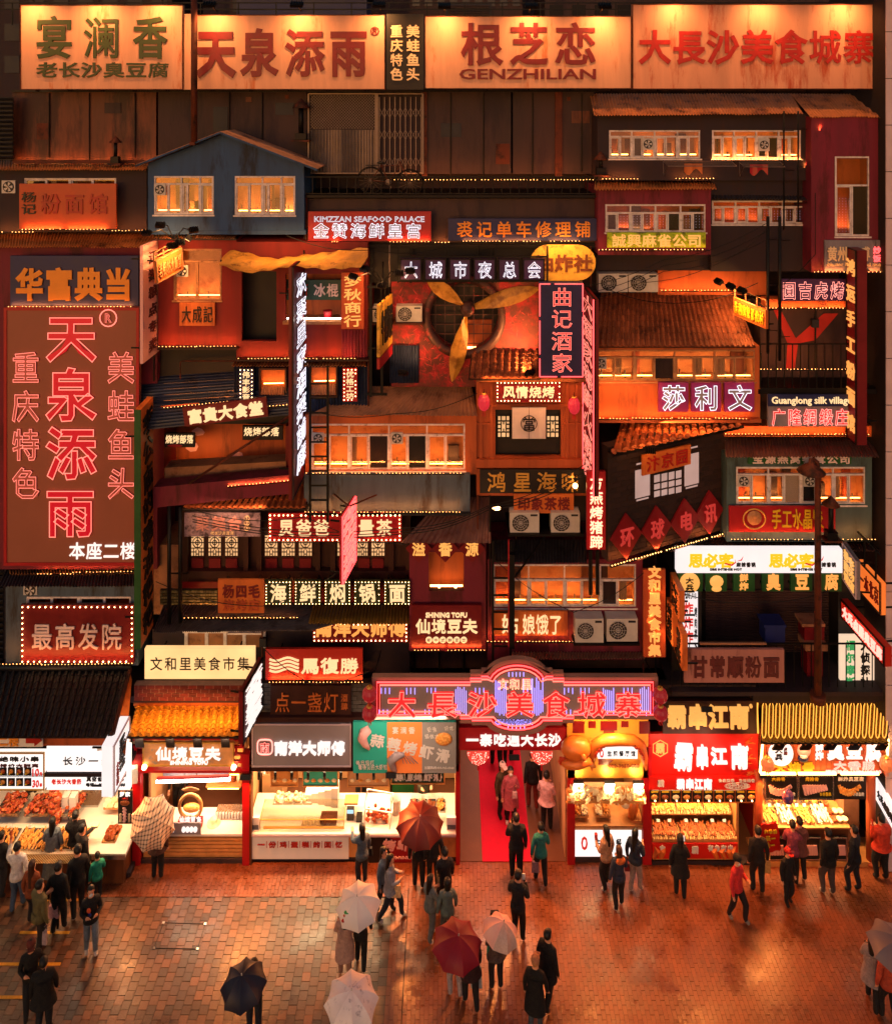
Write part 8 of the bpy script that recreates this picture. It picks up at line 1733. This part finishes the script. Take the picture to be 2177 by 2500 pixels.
def skeleton(p):
 V,E_,R_,T_=[],[],[],[]
 def a(x,y_,z,r,par=None,tag='top'):
  V.append(Vector((x,y_,z)));R_.append(r if isinstance(r,tuple)else(r,r));T_.append(tag)
  if par is not None:E_.append((par,len(V)-1))
  return len(V)-1
 b=p['b'];ln=p['lean'];fm=.92 if p['female']else 1.0
 pel=a(0,0,.94,(.155*b,.13*b),None,'bot');s1_=a(0,-.01-ln*.3,1.08,(.15*b*fm,.125*b),pel);ch=a(0,-.01-ln*.8,1.25,(.175*b*fm,.14*b),s1_);uc=a(0,0-ln,1.37,(.14*b*fm,.105),ch)
 nk=a(0,-.01-ln*1.1,1.45,.05,uc,'skin');h1=a(0,-.025-ln*1.2,1.53,(.062,.07),nk,'skin');h2=a(0,-.02-ln*1.25,1.61,(.078,.092),h1,'skin');h3=a(0,-.015-ln*1.25,1.68,(.055,.065),h2,'skin')
 a(0,-.105-ln*1.2,1.575,.012,h1,'skin')
 for s_ in(-1,1):
  st=p['st']*s_;hip=a(.085*s_,0,.84,.11*b,pel,'bot');kn=a(.095*s_,-.05-st*.5-(.08 if p['st']and s_>0 else 0),.48,.085*b,hip,'bot');an=a(.1*s_,-st,.1+(.05 if p['st']and s_<0 else 0),.062,kn,'bot');a(.11*s_,-st-.13,.045,.046,an,'shoe')
  sh=a(.165*s_*b*fm,-ln,1.365,.075*b,uc);pose=p['aL']if s_<0 else p['aR']
  if pose=='down':el,wr,ha=(.235*s_,.02-ln*.8,1.12),(.25*s_,-.04-ln*.6,.88),(.25*s_,-.06,.8)
  elif pose=='swing':el,wr,ha=(.23*s_,.09*s_,1.13),(.24*s_,.1*s_-.06,.9),(.24*s_,.1*s_-.1,.82)
  elif pose=='bent':el,wr,ha=(.23*s_,-.02-ln,1.12),(.13*s_,-.23-ln,1.14),(.08*s_,-.3-ln,1.18)
  elif pose=='fwd':el,wr,ha=(.21*s_,-.18-ln,1.2),(.15*s_,-.4-ln,1.22),(.13*s_,-.48-ln,1.24)
  elif pose=='up':el,wr,ha=(.26*s_,-.1,1.3),(.24*s_,-.2,1.53),(.24*s_,-.23,1.62)
  elif pose=='hold':el,wr,ha=(.23*s_,-.05,1.13),(.14*s_,-.2,1.27),(.1*s_,-.23,1.33)
  e=a(*el,.062*b,sh);w_=a(*wr,.046,e);h=a(*ha,.03,w_,'skin');d=(Vector(ha)-Vector(wr)).normalized();u=d.cross(Vector((0,1,.1))).normalized()if abs(d.y)<.9 else Vector((1,0,0))
  for k in range(4):c0=a(*(Vector(ha)+d*.035+u*(k-1.5)*.017),.009,h,'skin');a(*(Vector(ha)+d*(.085-.01*abs(k-1.3))+u*(k-1.5)*.018+Vector((0,-.012,0))),.008,c0,'skin')
  c0=a(*(Vector(ha)+u*-.035+d*.01),.01,h,'skin');a(*(Vector(ha)+u*-.05+d*.035),.009,c0,'skin')
  p['hand%d'%s_]=Vector(ha)
 return V,E_,R_,T_
def hair_mesh(p,o):
 mb=MB();ln=p['lean'];c=Vector((0,-.01-ln*1.25,1.635));n,h=16,10;off=len(mb.v);R=Vector((.092,.112,.105))
 for i in range(h+1):
  t=math.pi*.72*i/h
  for j in range(n):
   f=2*math.pi*j/n;y_=math.sin(f);zc_=math.cos(t);front=y_<-.25
   tt=min(t,1.02)if front else t
   mb.v.append(c+Vector((R.x*math.sin(tt)*math.cos(f),R.y*math.sin(tt)*y_,R.z*math.cos(tt)))*(1+random.uniform(-.015,.02)))
 for i in range(h):
  for j in range(n):mb.f.append([off+i*n+j,off+(i+1)*n+j,off+(i+1)*n+(j+1)%n,off+i*n+(j+1)%n]);mb.m.append(0);mb.sm.append(True)
 if p['long']:
  L_=p['long'];off=len(mb.v);m_=7
  for i in range(6):
   q=i/5;z=c.z+.02-(L_+.06)*q;w_=.088*(1-.25*q*q)
   for j in range(m_):f=math.pi*j/(m_-1);mb.v.append(Vector((w_*math.cos(f),c.y+.02+(.085-.0*q)*math.sin(f)+.03*q,z+random.uniform(-.01,.01))))
   for j in range(m_):f=math.pi*j/(m_-1);mb.v.append(Vector((w_*.7*math.cos(f),c.y+.01+.05*math.sin(f)+.03*q,z)))
  for i in range(5):
   for half in(0,m_):
    for j in range(m_-1):k=off+i*2*m_+half+j;mb.f.append([k,k+1,k+2*m_+1,k+2*m_]);mb.m.append(0);mb.sm.append(True)
 return mb
def build_people():
 tmp=[]
 for p in PEOPLE:
  V,E_,R_,T_=skeleton(p);me=bpy.data.meshes.new('body');me.from_pydata(V,E_,[]);ob=bpy.data.objects.new('tmp_body',me);COL.objects.link(ob)
  ob.modifiers.new('s','SKIN');sv=me.skin_vertices[0].data
  for i,r_ in enumerate(R_):sv[i].radius=r_;sv[i].use_root=(i==0)
  sb=ob.modifiers.new('u','SUBSURF');sb.levels=1;tmp.append((p,ob,V,T_,E_,R_))
 dg=bpy.context.evaluated_depsgraph_get();dg.update();out=[]
 for p,ob,V,T_,EE,RD in tmp:out.append((p,bpy.data.meshes.new_from_object(ob.evaluated_get(dg)),V,T_,EE,RD))
 for p,ob,V,T_,EE,RD in tmp:m=ob.data;bpy.data.objects.remove(ob);bpy.data.meshes.remove(m)
 import numpy as np
 for p,me,V,T_,EE,RD in out:
  root=thing('person',p['label'],'person',p['loc'],p['group']);s_=p['H']/1.73;R_=Matrix.Rotation(rad(p['rot']),4,'Z')@Matrix.Scale(s_,4);p['M']=Matrix.Translation(p['loc'])@R_;p['root']=root
  me.name='body';me.materials.clear()
  for m_ in(cloth(p['top']),cloth(p['bot']),cloth(p['shoe']),M['skin']):me.materials.append(m_)
  tg={'top':0,'bot':1,'shoe':2,'skin':3};A0=np.array([V[e[0]]for e in EE]);A1=np.array([V[e[1]]for e in EE]);RR=np.array([max(RD[e[1]])for e in EE]);C=np.empty(len(me.polygons)*3);me.polygons.foreach_get('center',C);C=C.reshape(-1,1,3)
  D_=A1-A0;tt=np.clip(((C-A0)*D_).sum(2)/(D_*D_).sum(1),0,1);dist=np.sqrt(((A0+D_*tt[...,None]-C)**2).sum(2))-RR;BI=dist.argmin(1)
  for fi,f in enumerate(me.polygons):
   c=f.center;t=T_[EE[BI[fi]][1]]
   if t in('top','skin')and c.z<.93 and abs(c.x)<.2 and T_[EE[BI[fi]][1]]!='skin':t='bot'
   if t=='skin' and c.z<1.45 and abs(c.x)<.12 and c.z>1.3:t='top'
   if t=='bot' and c.z>.93:t='top'
   if t=='bot' and c.z<.09:t='shoe'
   f.material_index=tg[t];f.use_smooth=True
  ob=bpy.data.objects.new('body',me);COL.objects.link(ob);ob.parent=root;ob.matrix_basis=R_
  def add(mb,name,mats):
   o=mb.build(name,None,mats);o.parent=root;o.matrix_basis=R_;return o
  if not(p['cap']and p['cap'][0]=='hood'):add(hair_mesh(p,None),'hair',p['hair'])
  ln=p['lean'];y0=-.095-ln*1.2
  q=MB()
  for s2 in(-1,1):q.ball((.03*s2,y0+.0,1.605),.011,0,(1.2,.5,.7))
  add(q,'eyes','hair_black');add(MB().box((-.022,y0+.002,1.535),(.022,y0+.02,1.543)),'mouth','text_maroon')
  q=MB()
  for s2 in(-1,1):q.ball((.082*s2,-.01-ln*1.2,1.585),.022,0,(.4,.7,1.1))
  add(q,'ears','skin')
  if p['mask']:add(MB().ball((0,y0+.02,1.55),.062,1,(.95,.6,.75)),'mask',mat('mask_'+p['mask'][1:],p['mask'],.8))
  if p['coat']:
   L_=p['coat'];q=MB();prof=[(.16,1.3),(.18,1.15),(.165,1.02),(.19,.9),(.205+.03*L_,.95-L_*.55),(.22+.05*L_,.95-L_)];q.lathe([(r_*p['b'],z)for r_,z in prof],(0,-.0,0),18,sx=1.08,sy=.82)
   for v in q.v:v.x*=1+.05*math.sin(v.z*9+v.y*20)
   add(q,'coat',cloth(p['top']))
  if p['cap']:
   kind,cc=p['cap'];c=Vector((0,-.015-ln*1.25,1.64))
   if kind=='cap':q=MB().lathe([(.1,.0),(.1,.04),(.075,.085),(.0,.1)],c,14,sy=1.15);q.box((-.07,c.y-.2,c.z-.005),(.07,c.y-.09,c.z+.008));add(q,'cap',cloth(cc))
   elif kind=='hood':q=MB();q.ball(c+Vector((0,.015,-.01)),.125,1,(.9,1.05,1.15));add(q,'hood',cloth(cc))
   elif kind=='hoodback':q=MB();q.ball((0,.1,1.42),.11,1,(1.3,.7,.8));add(q,'hood',cloth(cc))
  add(MB().lathe([(.062,1.445),(.075,1.42),(.09,1.395)],(0,-.005-ln,0),12,sx=1.1),'collar',cloth(p['top']))
  if not p['coat']:
   add(MB().lathe([(.15*p['b'],1.02),(.178*p['b'],.95),(.185*p['b'],.86),(.17*p['b'],.86)],(0,0,0),16,sy=.85),'hem',cloth(p['top']))
def world(p,v):return p['M']@Vector(v)
def bag(label,p,side,col,w_=.24,h_=.3,drop=.16,d_=.08,cat='bag',off=(0,0)):
 c=world(p,p['hand%d'%side])+Vector((off[0],off[1],-drop-h_/2));r=thing('bag',label,cat,c-Vector((0,0,h_/2)));q=MB();q._add([(c.x-w_/2*f,c.y-d_/2*f,c.z+s_*h_/2)if a==0 else(c.x+w_/2*f,c.y-d_/2*f,c.z+s_*h_/2)if a==1 else(c.x+w_/2*f,c.y+d_/2*f,c.z+s_*h_/2)if a==2 else(c.x-w_/2*f,c.y+d_/2*f,c.z+s_*h_/2)for s_,f in((-1,1),(1,.85))for a in range(4)],[(0,3,2,1),(4,5,6,7),(0,1,5,4),(1,2,6,5),(2,3,7,6),(3,0,4,7)]);q.build('body',r,cloth(col))
 hnd=world(p,p['hand%d'%side]);MB().tube([c+Vector((-w_*.3,0,h_/2)),hnd,c+Vector((w_*.3,0,h_/2))],.006,4).build('handle',r,cloth(col));return r
def held(label,p,side,name,cat,size,m_,dv=(0,0,.05)):
 c=world(p,p['hand%d'%side])+Vector(dv);r=thing(name,label,cat,c-Vector((0,0,size[2]/2)));MB().box(tuple(c-Vector(size)/2),tuple(c+Vector(size)/2)).build('body',r,m_);return r
def umbrella(label,px,py,z,R_,m_,tilt=(0,0),panels=8,hold=None,pat=None,m2=None,drop=.3,spin=0):
 d=(HC-z)*F*S/(py-VY);top=Vector(((px-VX)*d/F/S,d-F,z));r=thing('umbrella',label,'umbrella',top-Vector((0,0,.8)),'open umbrellas');rot=Euler((rad(tilt[0]),rad(tilt[1]),rad(spin))).to_matrix()
 T=lambda v:top+rot@(Vector(v)-Vector((0,0,0)))
 k=5;mm=6
 for i in range(panels):
  mb=MB();a0,a1=2*math.pi*i/panels,2*math.pi*(i+1)/panels;am=(a0+a1)/2;g=[]
  for j in range(k+1):
   f=j/k;rr=R_*math.sin(f*1.25)/math.sin(1.25);zz=.12-drop*(1-math.cos(f*1.25))/(1-math.cos(1.25))
   for q in range(mm+1):
    a_=a0+(a1-a0)*q/mm;chord=math.cos((a1-a0)/2)/math.cos(a_-am);s_=rr*(chord*.96+.04);dip=.035*f*(1-(2*q/mm-1)**2);s_-=.06*R_*(f**4)*(1-(2*q/mm-1)**2);g.append(T((s_*math.cos(a_),s_*math.sin(a_),zz-dip)))
  mb._add(g,[(j*(mm+1)+q,(j+1)*(mm+1)+q,(j+1)*(mm+1)+q+1,j*(mm+1)+q+1)for j in range(k)for q in range(mm)]);mb.sm=[True]*len(mb.f)
  mb.build('panel',r,m2 if(m2 and i in(5,6))else m_)
  MB().tube([T((R_*math.sin(f*1.25)/math.sin(1.25)*math.cos(a0),R_*math.sin(f*1.25)/math.sin(1.25)*math.sin(a0),.108-drop*(1-math.cos(f*1.25))/(1-math.cos(1.25))))for f in(0,.25,.5,.75,1)],.005,4).build('rib',r,'stainless')
 end=T((0,0,-.72))if hold is None else hold;MB().tube([T((0,0,.1)),end],.008,6).build('shaft',r,'stainless');MB().tube([end,end+(end-top).normalized()*.12],.016,6).build('handle',r,'dark_plastic');MB().tube([T((0,0,.1)),T((0,0,.17))],.012,6).build('tip',r,'white_plastic')
 return r,T
P_=person
p1=P_('man in white shirt and blue jeans holding up a skewer at the far left',42,2225,'#cdc6c4','#3b4a60',H=1.74,armR='up',rot=190)
p2=P_('person in black at the left picture edge with an orange bag',2,2190,'#141216','#17151a',H=1.68,rot=170)
p3=P_('woman in long grey blue dress with waist long black hair at the sausage counter',128,2150,'#6d7378','#6d7378',H=1.66,long=.5,coat=.75,rot=200,female=True,armR='bent')
p4=P_('broad man in black reaching over the sausage counter',184,2142,'#100e10','#121014',H=1.76,rot=185,armR='fwd',build=1.12)
p5=P_('man in dark patterned shirt holding out a paper tray at the sausage counter',200,2172,'#2b2726','#18161a',H=1.7,rot=150,armR='fwd')
p6=P_('tall man in black with a white face mask in the left queue',190,2240,'#0f0e10','#111014','#b8a8a4',H=1.82,rot=215,mask='#c9cdd2')
p7=P_('child in teal and yellow top beside the left queue',238,2205,'#1d8a70','#1a1a20',H=1.3,rot=220,armL='bent')
p8=P_('woman with long reddish brown hair in a rust orange top behind the olive jacket man',78,2262,'#7a3a1c','#141216',H=1.64,long=.5,rot=185,hair='hair_brown',female=True)
p9=P_('man in olive green jacket and dark trousers among the left queue',96,2330,'#5d5636','#241e1e','#8a7a74',H=1.78,rot=160,stride=.1,build=1.1,armR='bent')
p10=P_('man in black leather jacket carrying a pink and white bag',142,2280,'#0c0b0d','#0e0d11','#8a7a74',H=1.76,rot=185)
p11=P_('teenager in black graphic hoodie and pale jeans with a face mask facing the camera',222,2328,'#0e0c10','#6a7480','#c4b4ac',H=1.64,rot=15,stride=.06,mask='#b9bcc4',armL='bent',armR='bent')
p12=P_('blurred person in black with reddish brown cap at the bottom left',76,2478,'#0c0a0c','#14181e',H=1.7,rot=20,cap=('cap','#5a241c'))
p12b=P_('blurred person in a black padded coat at the bottom left corner',106,2530,'#0b090b','#13161c',H=1.72,rot=190,build=1.12,coat=.2)
p13=P_('person in black boots sheltering under the plaid umbrella',384,2150,'#3a1f18','#0d0b0d',H=1.68,rot=180,armR='hold',coat=.12)
p14=P_('woman in denim jacket and jeans ordering at the cake stall counter',884,2168,'#475363','#1c1f2a',H=1.66,rot=200,long=.2,female=True,armR='fwd')
p15=P_('woman in pale grey blue coat striding right past the cake stall',952,2248,'#8a8c98','#1c2230','#c4b8b4',H=1.66,rot=80,stride=.3,long=.25,coat=.12,female=True,armR='bent')
p15b=P_('dark haired woman walking behind the pale grey blue coat',936,2222,'#66707c','#1d1c24',H=1.6,rot=75,stride=.2,long=.25,female=True)
p16=P_('person in black with grey shoes standing left under the dark red umbrella',1022,2172,'#100e12','#121016','#8f837e',H=1.74,rot=180)
p16b=P_('person in dark coat standing right under the dark red umbrella',1058,2172,'#1c1a20','#141218','#55504e',H=1.7,rot=185)
p17=P_('blurred person in black walking away from the dark red umbrella',1086,2235,'#16141a','#0f0d10',H=1.7,rot=190,stride=.12,armR='bent')
p18=P_('long haired woman in grey tracksuit carrying skewers beside the crimson umbrella',1050,2298,'#5d6468','#54565c','#c4b8b4',H=1.62,rot=140,long=.3,stride=.12,female=True,armR='bent')
p19=P_('person in grey teal hooded jacket just above the crimson umbrella',1092,2310,'#55666a','#3b4144',H=1.64,rot=175,long=.2,cap=('hoodback','#55666a'),female=True)
p20=P_('woman in beige coat and white shoes under the white carrot umbrella',842,2388,'#a8857c','#8c6658','#e4d8d4',H=1.66,rot=195,long=.35,coat=.42,female=True,armR='hold')
p20b=P_('person in black with white trainers beside the beige coat',880,2368,'#141216','#0f0e12','#e8dedc',H=1.66,rot=190,stride=.15)
p21=P_('person in pale trousers under the front of the crimson umbrella',1112,2440,'#2a2026','#9a8f94','#141014',H=1.62,rot=190,stride=.08,armR='hold')
p21b=P_('person in dark red black coat with a pale bag under the crimson umbrella',1150,2466,'#2a0c12','#141216','#d8ccc8',H=1.7,rot=185,stride=.16,coat=.15)
p22=P_('person in brown coat with black bag under the small pink umbrella',1212,2420,'#4a3a38','#1a1418','#1a1418',H=1.64,rot=185,armR='hold',coat=.1,long=.2)
p23=P_('tall man in dark jacket looking at his phone in the middle of the street',1264,2306,'#1a1a1e','#0d0c0f','#b4a8a4',H=1.8,rot=150,armL='hold')
p24=P_('woman in black hooded coat and face mask walking at the lower centre',1336,2458,'#0e0c0f','#100e12','#6a3a2c',H=1.74,rot=150,stride=.2,mask='#c9cdd2',coat=.25)
p24b=P_('person with blond bun hair in long black coat at the bottom edge',1306,2522,'#0b0a0c','#3f4650',H=1.68,rot=165,hair='hair_blond',cap=('cap','#a87050'),coat=.4)
p26=P_('person in dark jeans under the navy umbrella at the bottom',620,2535,'#12131a','#181c28',H=1.72,rot=185,armR='hold')
p27=P_('man in black coat walking into the red carpet entrance',1260,2150,'#0f0d10','#0c0b0d',H=1.76,rot=185,build=1.12,stride=.05)
p27b=P_('woman in teal hooded jacket walking beside him towards the entrance',1320,2162,'#1b6b66','#0f0d10',H=1.64,rot=190,cap=('hoodback','#1b6b66'),stride=.15,female=True,armL='bent')
p28=P_('girl in long pink coat walking out along the red carpet',1246,2008,'#b0525c','#1a1014','#d8c8c8',H=1.64,rot=10,coat=.4,long=.25,yy=1.15,mask='#d0b8b4',female=True)
p28b=P_('person in khaki jacket and pale cap leaning close to the girl in pink',1226,1995,'#4d3a22','#14100f',H=1.6,rot=30,cap=('cap','#d8b8b4'),yy=1.35)
p29=P_('man in loose pale pink shirt standing at the right of the passage',1334,2035,'#cf9c9c','#100e10','#c8bcb8',H=1.74,rot=175,coat=.08,yy=.85)
p30=P_('person in black with red brown trousers inside the passage',1300,1990,'#100c0e','#7a2418','#b89888',H=1.7,rot=185,yy=1.6)
p31=P_('pair of dark legs deeper inside the passage near the left fan',1212,1895,'#121014','#100e12',H=1.72,rot=180,yy=3.0,stride=.2)
p31b=P_('dark figure in the depth of the passage above the girl in pink',1240,1890,'#121014','#100e12',H=1.72,rot=5,yy=3.4)
p32=P_('long haired woman in beige jacket eating before the bread stall',1480,2172,'#b08468','#100e12','#b8a8a0',H=1.66,rot=215,long=.35,female=True,armR='bent')
p33=P_('woman in navy jacket with orange fur hood seen from behind at the bread stall',1511,2222,'#232b40','#0e0d10','#d8ccc4',H=1.62,rot=180,hair='hair_brown',long=.2,cap=('hoodback','#b8602c'),female=True)
p34=P_('long haired woman in navy top and wide grey trousers before the bread stall',1550,2180,'#1f2638','#8a7672','#c8bcb8',H=1.66,rot=140,long=.4,female=True,armL='bent')
p35=P_('woman in black coat and heels photographing the skewer stall',1660,2196,'#0f0d10','#0c0b0d','#0c0b0d',H=1.66,rot=180,coat=.25,armL='hold',long=.15,female=True)
p36=P_('man in bright pink red hoodie and black cap walking at the right',1798,2248,'#c42c30','#1a1014','#8a7a70',H=1.66,rot=30,stride=.18,cap=('cap','#141014'),mask='#c9cdd2',armR='bent')
p37=P_('tall dark man standing left of the red placard',1850,2184,'#1c1412','#141012',H=1.76,rot=175,stride=.05)
p38=P_('woman in mauve pink jumper reaching up towards the placard',1934,2158,'#8a3c50','#141012',H=1.66,rot=150,armL='fwd',armR='bent',female=True)
p38b=P_('woman in purple brown coat beside the mauve pink jumper',1952,2150,'#6a3a38','#1a1214','#a8948c',H=1.66,rot=190,coat=.15,female=True)
p39=P_('child in black t shirt with white sleeves and red cap',1922,2206,'#100e12','#0e0c10',H=1.42,rot=20,cap=('cap','#a81820'))
p40=P_('man in black jacket and grey patterned trousers in the right queue',2022,2188,'#100e0f','#453a3a','#c4b0a4',H=1.74,rot=200,build=1.08)
p41=P_('man in navy suit jacket with face mask in the right queue',2086,2180,'#14141c','#1c1c24',H=1.74,rot=215,mask='#d0c8c4')
p42=P_('person in orange red padded vest before the right pillar',2152,2152,'#c8361c','#120e10',H=1.76,rot=180,build=1.15,coat=.05)
p43=P_('woman in pale grey skirted coat under the grey umbrella at the right edge',2128,2462,'#8a7a7c','#121014','#cbb8b0',H=1.66,rot=160,stride=.2,coat=.3,long=.25,female=True,armR='hold')
p43b=P_('person in rust orange jacket under the grey umbrella at the right edge',2170,2500,'#a8402a','#121014',H=1.74,rot=170,build=1.1)
p50=P_('server in dark green jacket working inside the cake stall',1034,2000,'#3a3420','#2a2018',H=1.7,rot=0,yy=1.35,armL='fwd',armR='fwd',group='stall workers')
p51=P_('server in black behind the card terminal of the cake stall',880,2000,'#141012','#141012',H=1.72,rot=10,yy=1.9,armR='bent',group='stall workers')
p52=P_('server in dark clothes behind the tube lamp of the tofu stall',436,2000,'#18120f','#18120f',H=1.68,rot=0,yy=1.5,mask='#d8d0cc',group='stall workers')
p53=P_('server in white tunic at the back of the left sausage stall',240,2000,'#d0c4b8','#2a2020',H=1.7,rot=0,yy=1.8,armL='bent',group='stall workers')
P_('server in red apron behind the top tier of the red skewer stall',1710,2000,'#8c1c18','#1a1412',H=1.7,rot=0,yy=1.5,cap=('cap','#8c1c18'),group='stall workers')
P_('server in beige apron behind the trays of the neon roofed stall',1975,2000,'#a88460','#1a1412',H=1.68,rot=5,yy=1.6,armR='fwd',group='stall workers')
P_('server in dark tunic behind the red meat trays of the left stall',70,2000,'#2a2020','#1a1412',H=1.7,rot=0,yy=1.3,armL='fwd',group='stall workers')
build_people()
held('meat skewer raised by the man in the white shirt',p1,1,'skewer','skewer',(.035,.035,.26),M['meat_red'],(0,0,.12))
bag('orange and brown paper bag at the left picture edge',p2,-1,'#a8602c',.2,.3)
bag('pink and white plastic bag carried by the man in the leather jacket',p10,1,'#d89a9c',.26,.3,off=(.12,0));held('folded black umbrella hanging beside the pink and white bag',p10,1,'folded_umbrella','umbrella',(.05,.05,.55),M['leather_black'],(.22,0,-.45))
bag('pale mauve paper bag beside the olive jacket man',p9,-1,'#a08c94',.2,.32,off=(-.12,0))
bag('small white bag hanging from the pink coat side',p28,1,'#c8a0a0',.14,.16)
bag('mauve paper bag carried by the woman in the teal jacket',p27b,1,'#8a6a70',.2,.26,off=(.1,0))
bag('black shoulder bag on the denim jacket woman',p14,-1,'#121014',.24,.2,drop=-.02)
bag('glowing cream tote bag beside the pale grey blue coat',p15,-1,'#d8b48c',.28,.3,off=(-.15,.0))
bag('pale oval bag under the crimson umbrella',p21b,-1,'#a8b0b4',.26,.44,drop=.0,off=(-.06,-.1))
bag('navy striped bag under the crimson umbrella',p21,-1,'#2c2c44',.26,.26)
bag('teal paper bag below the small pink umbrella',p22,1,'#2c8c80',.26,.38,off=(.05,-.1));bag('white paper bag behind the teal one',p22,-1,'#c8b4b8',.22,.3,off=(.2,0))
bag('black rucksack style bag below the small pink umbrella',p22,1,'#141216',.22,.3,drop=-.3,off=(.12,.1))
bag('red paper bag in the hand of the navy top woman',p34,1,'#7a1c24',.16,.2)
bag('folded beige cloth bag by the tall dark man',p37,-1,'#b88a50',.18,.34,drop=-.05)
held('white phone held by the tall man in the street',p23,-1,'phone','phone',(.075,.015,.15),M['paper_white'],(-.03,0,.1))
held('dark phone held up by the woman in black heels',p35,-1,'phone','phone',(.075,.015,.14),emi('phone_screen',(.9,.7,.6),.8),(0,.02,.1))
held('paper cup with straw held by the beige jacket woman',p32,1,'cup','cup',(.07,.07,.14),M['text_red'],(0,0,.1))
held('paper food tray held by the man in the patterned shirt',p5,1,'food_box','food box',(.18,.12,.05),M['cream_food'],(0,0,.04))
for k in range(3):held(('longest','middle','shortest')[k]+' bamboo skewer carried by the woman in grey',p18,1,'skewer','skewer',(.01,.01,.36-k*.06),M['skewer_wood'],(.03*k,-.02*k,.2-.03*k))
o=MB().ball(tuple(world(p11,(-.06,-.125,1.22))),.055,0,(1,.35,1.2)).build('hoodie_print',p11['root'],mat('print_orange','#d8582c',.7))
o=MB().ball(tuple(world(p11,(-.04,-.12,1.1))),.055,0,(1,.35,.9)).build('hoodie_print',p11['root'],mat('print_blue','#2a3a8c',.7))
plaid=bpy.data.materials.new('umbrella_plaid');plaid.use_nodes=True;t=plaid.node_tree;N,L=t.nodes,t.links;b=N['Principled BSDF'];b.inputs['Roughness'].default_value=.7
tc=N.new('ShaderNodeNewGeometry');sp=N.new('ShaderNodeSeparateXYZ');L.new(tc.outputs['Position'],sp.inputs[0]);last=None
for ax,sc_ in(('X',13),('Z',13)):
 m1_=N.new('ShaderNodeMath');m1_.operation='MULTIPLY';m1_.inputs[1].default_value=sc_;L.new(sp.outputs[ax],m1_.inputs[0]);f_=N.new('ShaderNodeMath');f_.operation='FRACT';L.new(m1_.outputs[0],f_.inputs[0]);g_=N.new('ShaderNodeMath');g_.operation='LESS_THAN';g_.inputs[1].default_value=.34;L.new(f_.outputs[0],g_.inputs[0])
 if last is None:last=g_
 else:s_=N.new('ShaderNodeMath');s_.operation='ADD';L.new(last.outputs[0],s_.inputs[0]);L.new(g_.outputs[0],s_.inputs[1]);last=s_
h_=N.new('ShaderNodeMath');h_.operation='MULTIPLY';h_.inputs[1].default_value=.5;L.new(last.outputs[0],h_.inputs[0]);cr=N.new('ShaderNodeValToRGB');cr.color_ramp.elements[0].color=(*hexlin('#c9a488'),1);cr.color_ramp.elements[1].color=(*hexlin('#2a2220'),1);L.new(h_.outputs[0],cr.inputs[0]);L.new(cr.outputs[0],b.inputs['Base Color'])
H_=lambda p:world(p,p['hand1'])
umbrella('tan and black plaid umbrella tilted towards the tofu stall',378,2005,1.72,.62,plaid,tilt=(34,28),drop=.26,hold=H_(p13),spin=10)
umbrella('dark red ten panel umbrella before the cake stall',1025,2002,1.95,.63,mat('umb_brick','#64180f',.6,var=.1),tilt=(14,0),panels=10,spin=9)
r,T=umbrella('white umbrella printed with a small carrot',873,2198,1.86,.54,mat('umb_white','#e2d6d2',.6,var=.06),tilt=(12,-6),hold=H_(p20),spin=5)
for(x,y_,s_,m_)in((-.34,-.3,.05,'text_red'),(-.3,-.24,.04,'text_red'),(-.27,-.2,.05,'text_green'),(-.23,-.22,.045,'text_green')):MB().ball(tuple(T((x,y_,.1-.26*(math.hypot(x,y_)/.54)**2))),s_,0,(1,1,.45)).build('carrot_print',r,m_)
umbrella('crimson umbrella in the lower centre of the street',1118,2295,1.86,.58,mat('umb_crimson','#7c0520',.6,var=.1),tilt=(12,4),hold=H_(p21),spin=14)
umbrella('small pink white umbrella beside the phone looking man',1226,2262,1.8,.44,mat('umb_pink','#e0aca0',.6,var=.08),tilt=(8,14),hold=H_(p22),m2=mat('umb_pink_b','#c0a29a',.6,var=.2,scale=20),spin=20)
umbrella('pale umbrella with wavy writing print cut by the bottom edge',858,2430,1.86,.58,mat('umb_print','#e8dada',.6,var=.1,col2='#9a8c98',mix2=.25,scale=5),tilt=(10,0),spin=8)
umbrella('navy umbrella at the bottom left of the centre',592,2392,1.88,.5,mat('umb_navy','#1c1c30',.55,var=.12),tilt=(12,-6),hold=H_(p26),spin=5)
umbrella('grey umbrella cut by the right picture edge',2196,2305,1.88,.66,mat('umb_grey','#6a5c64',.55,var=.1),tilt=(8,6),hold=H_(p43),spin=18)
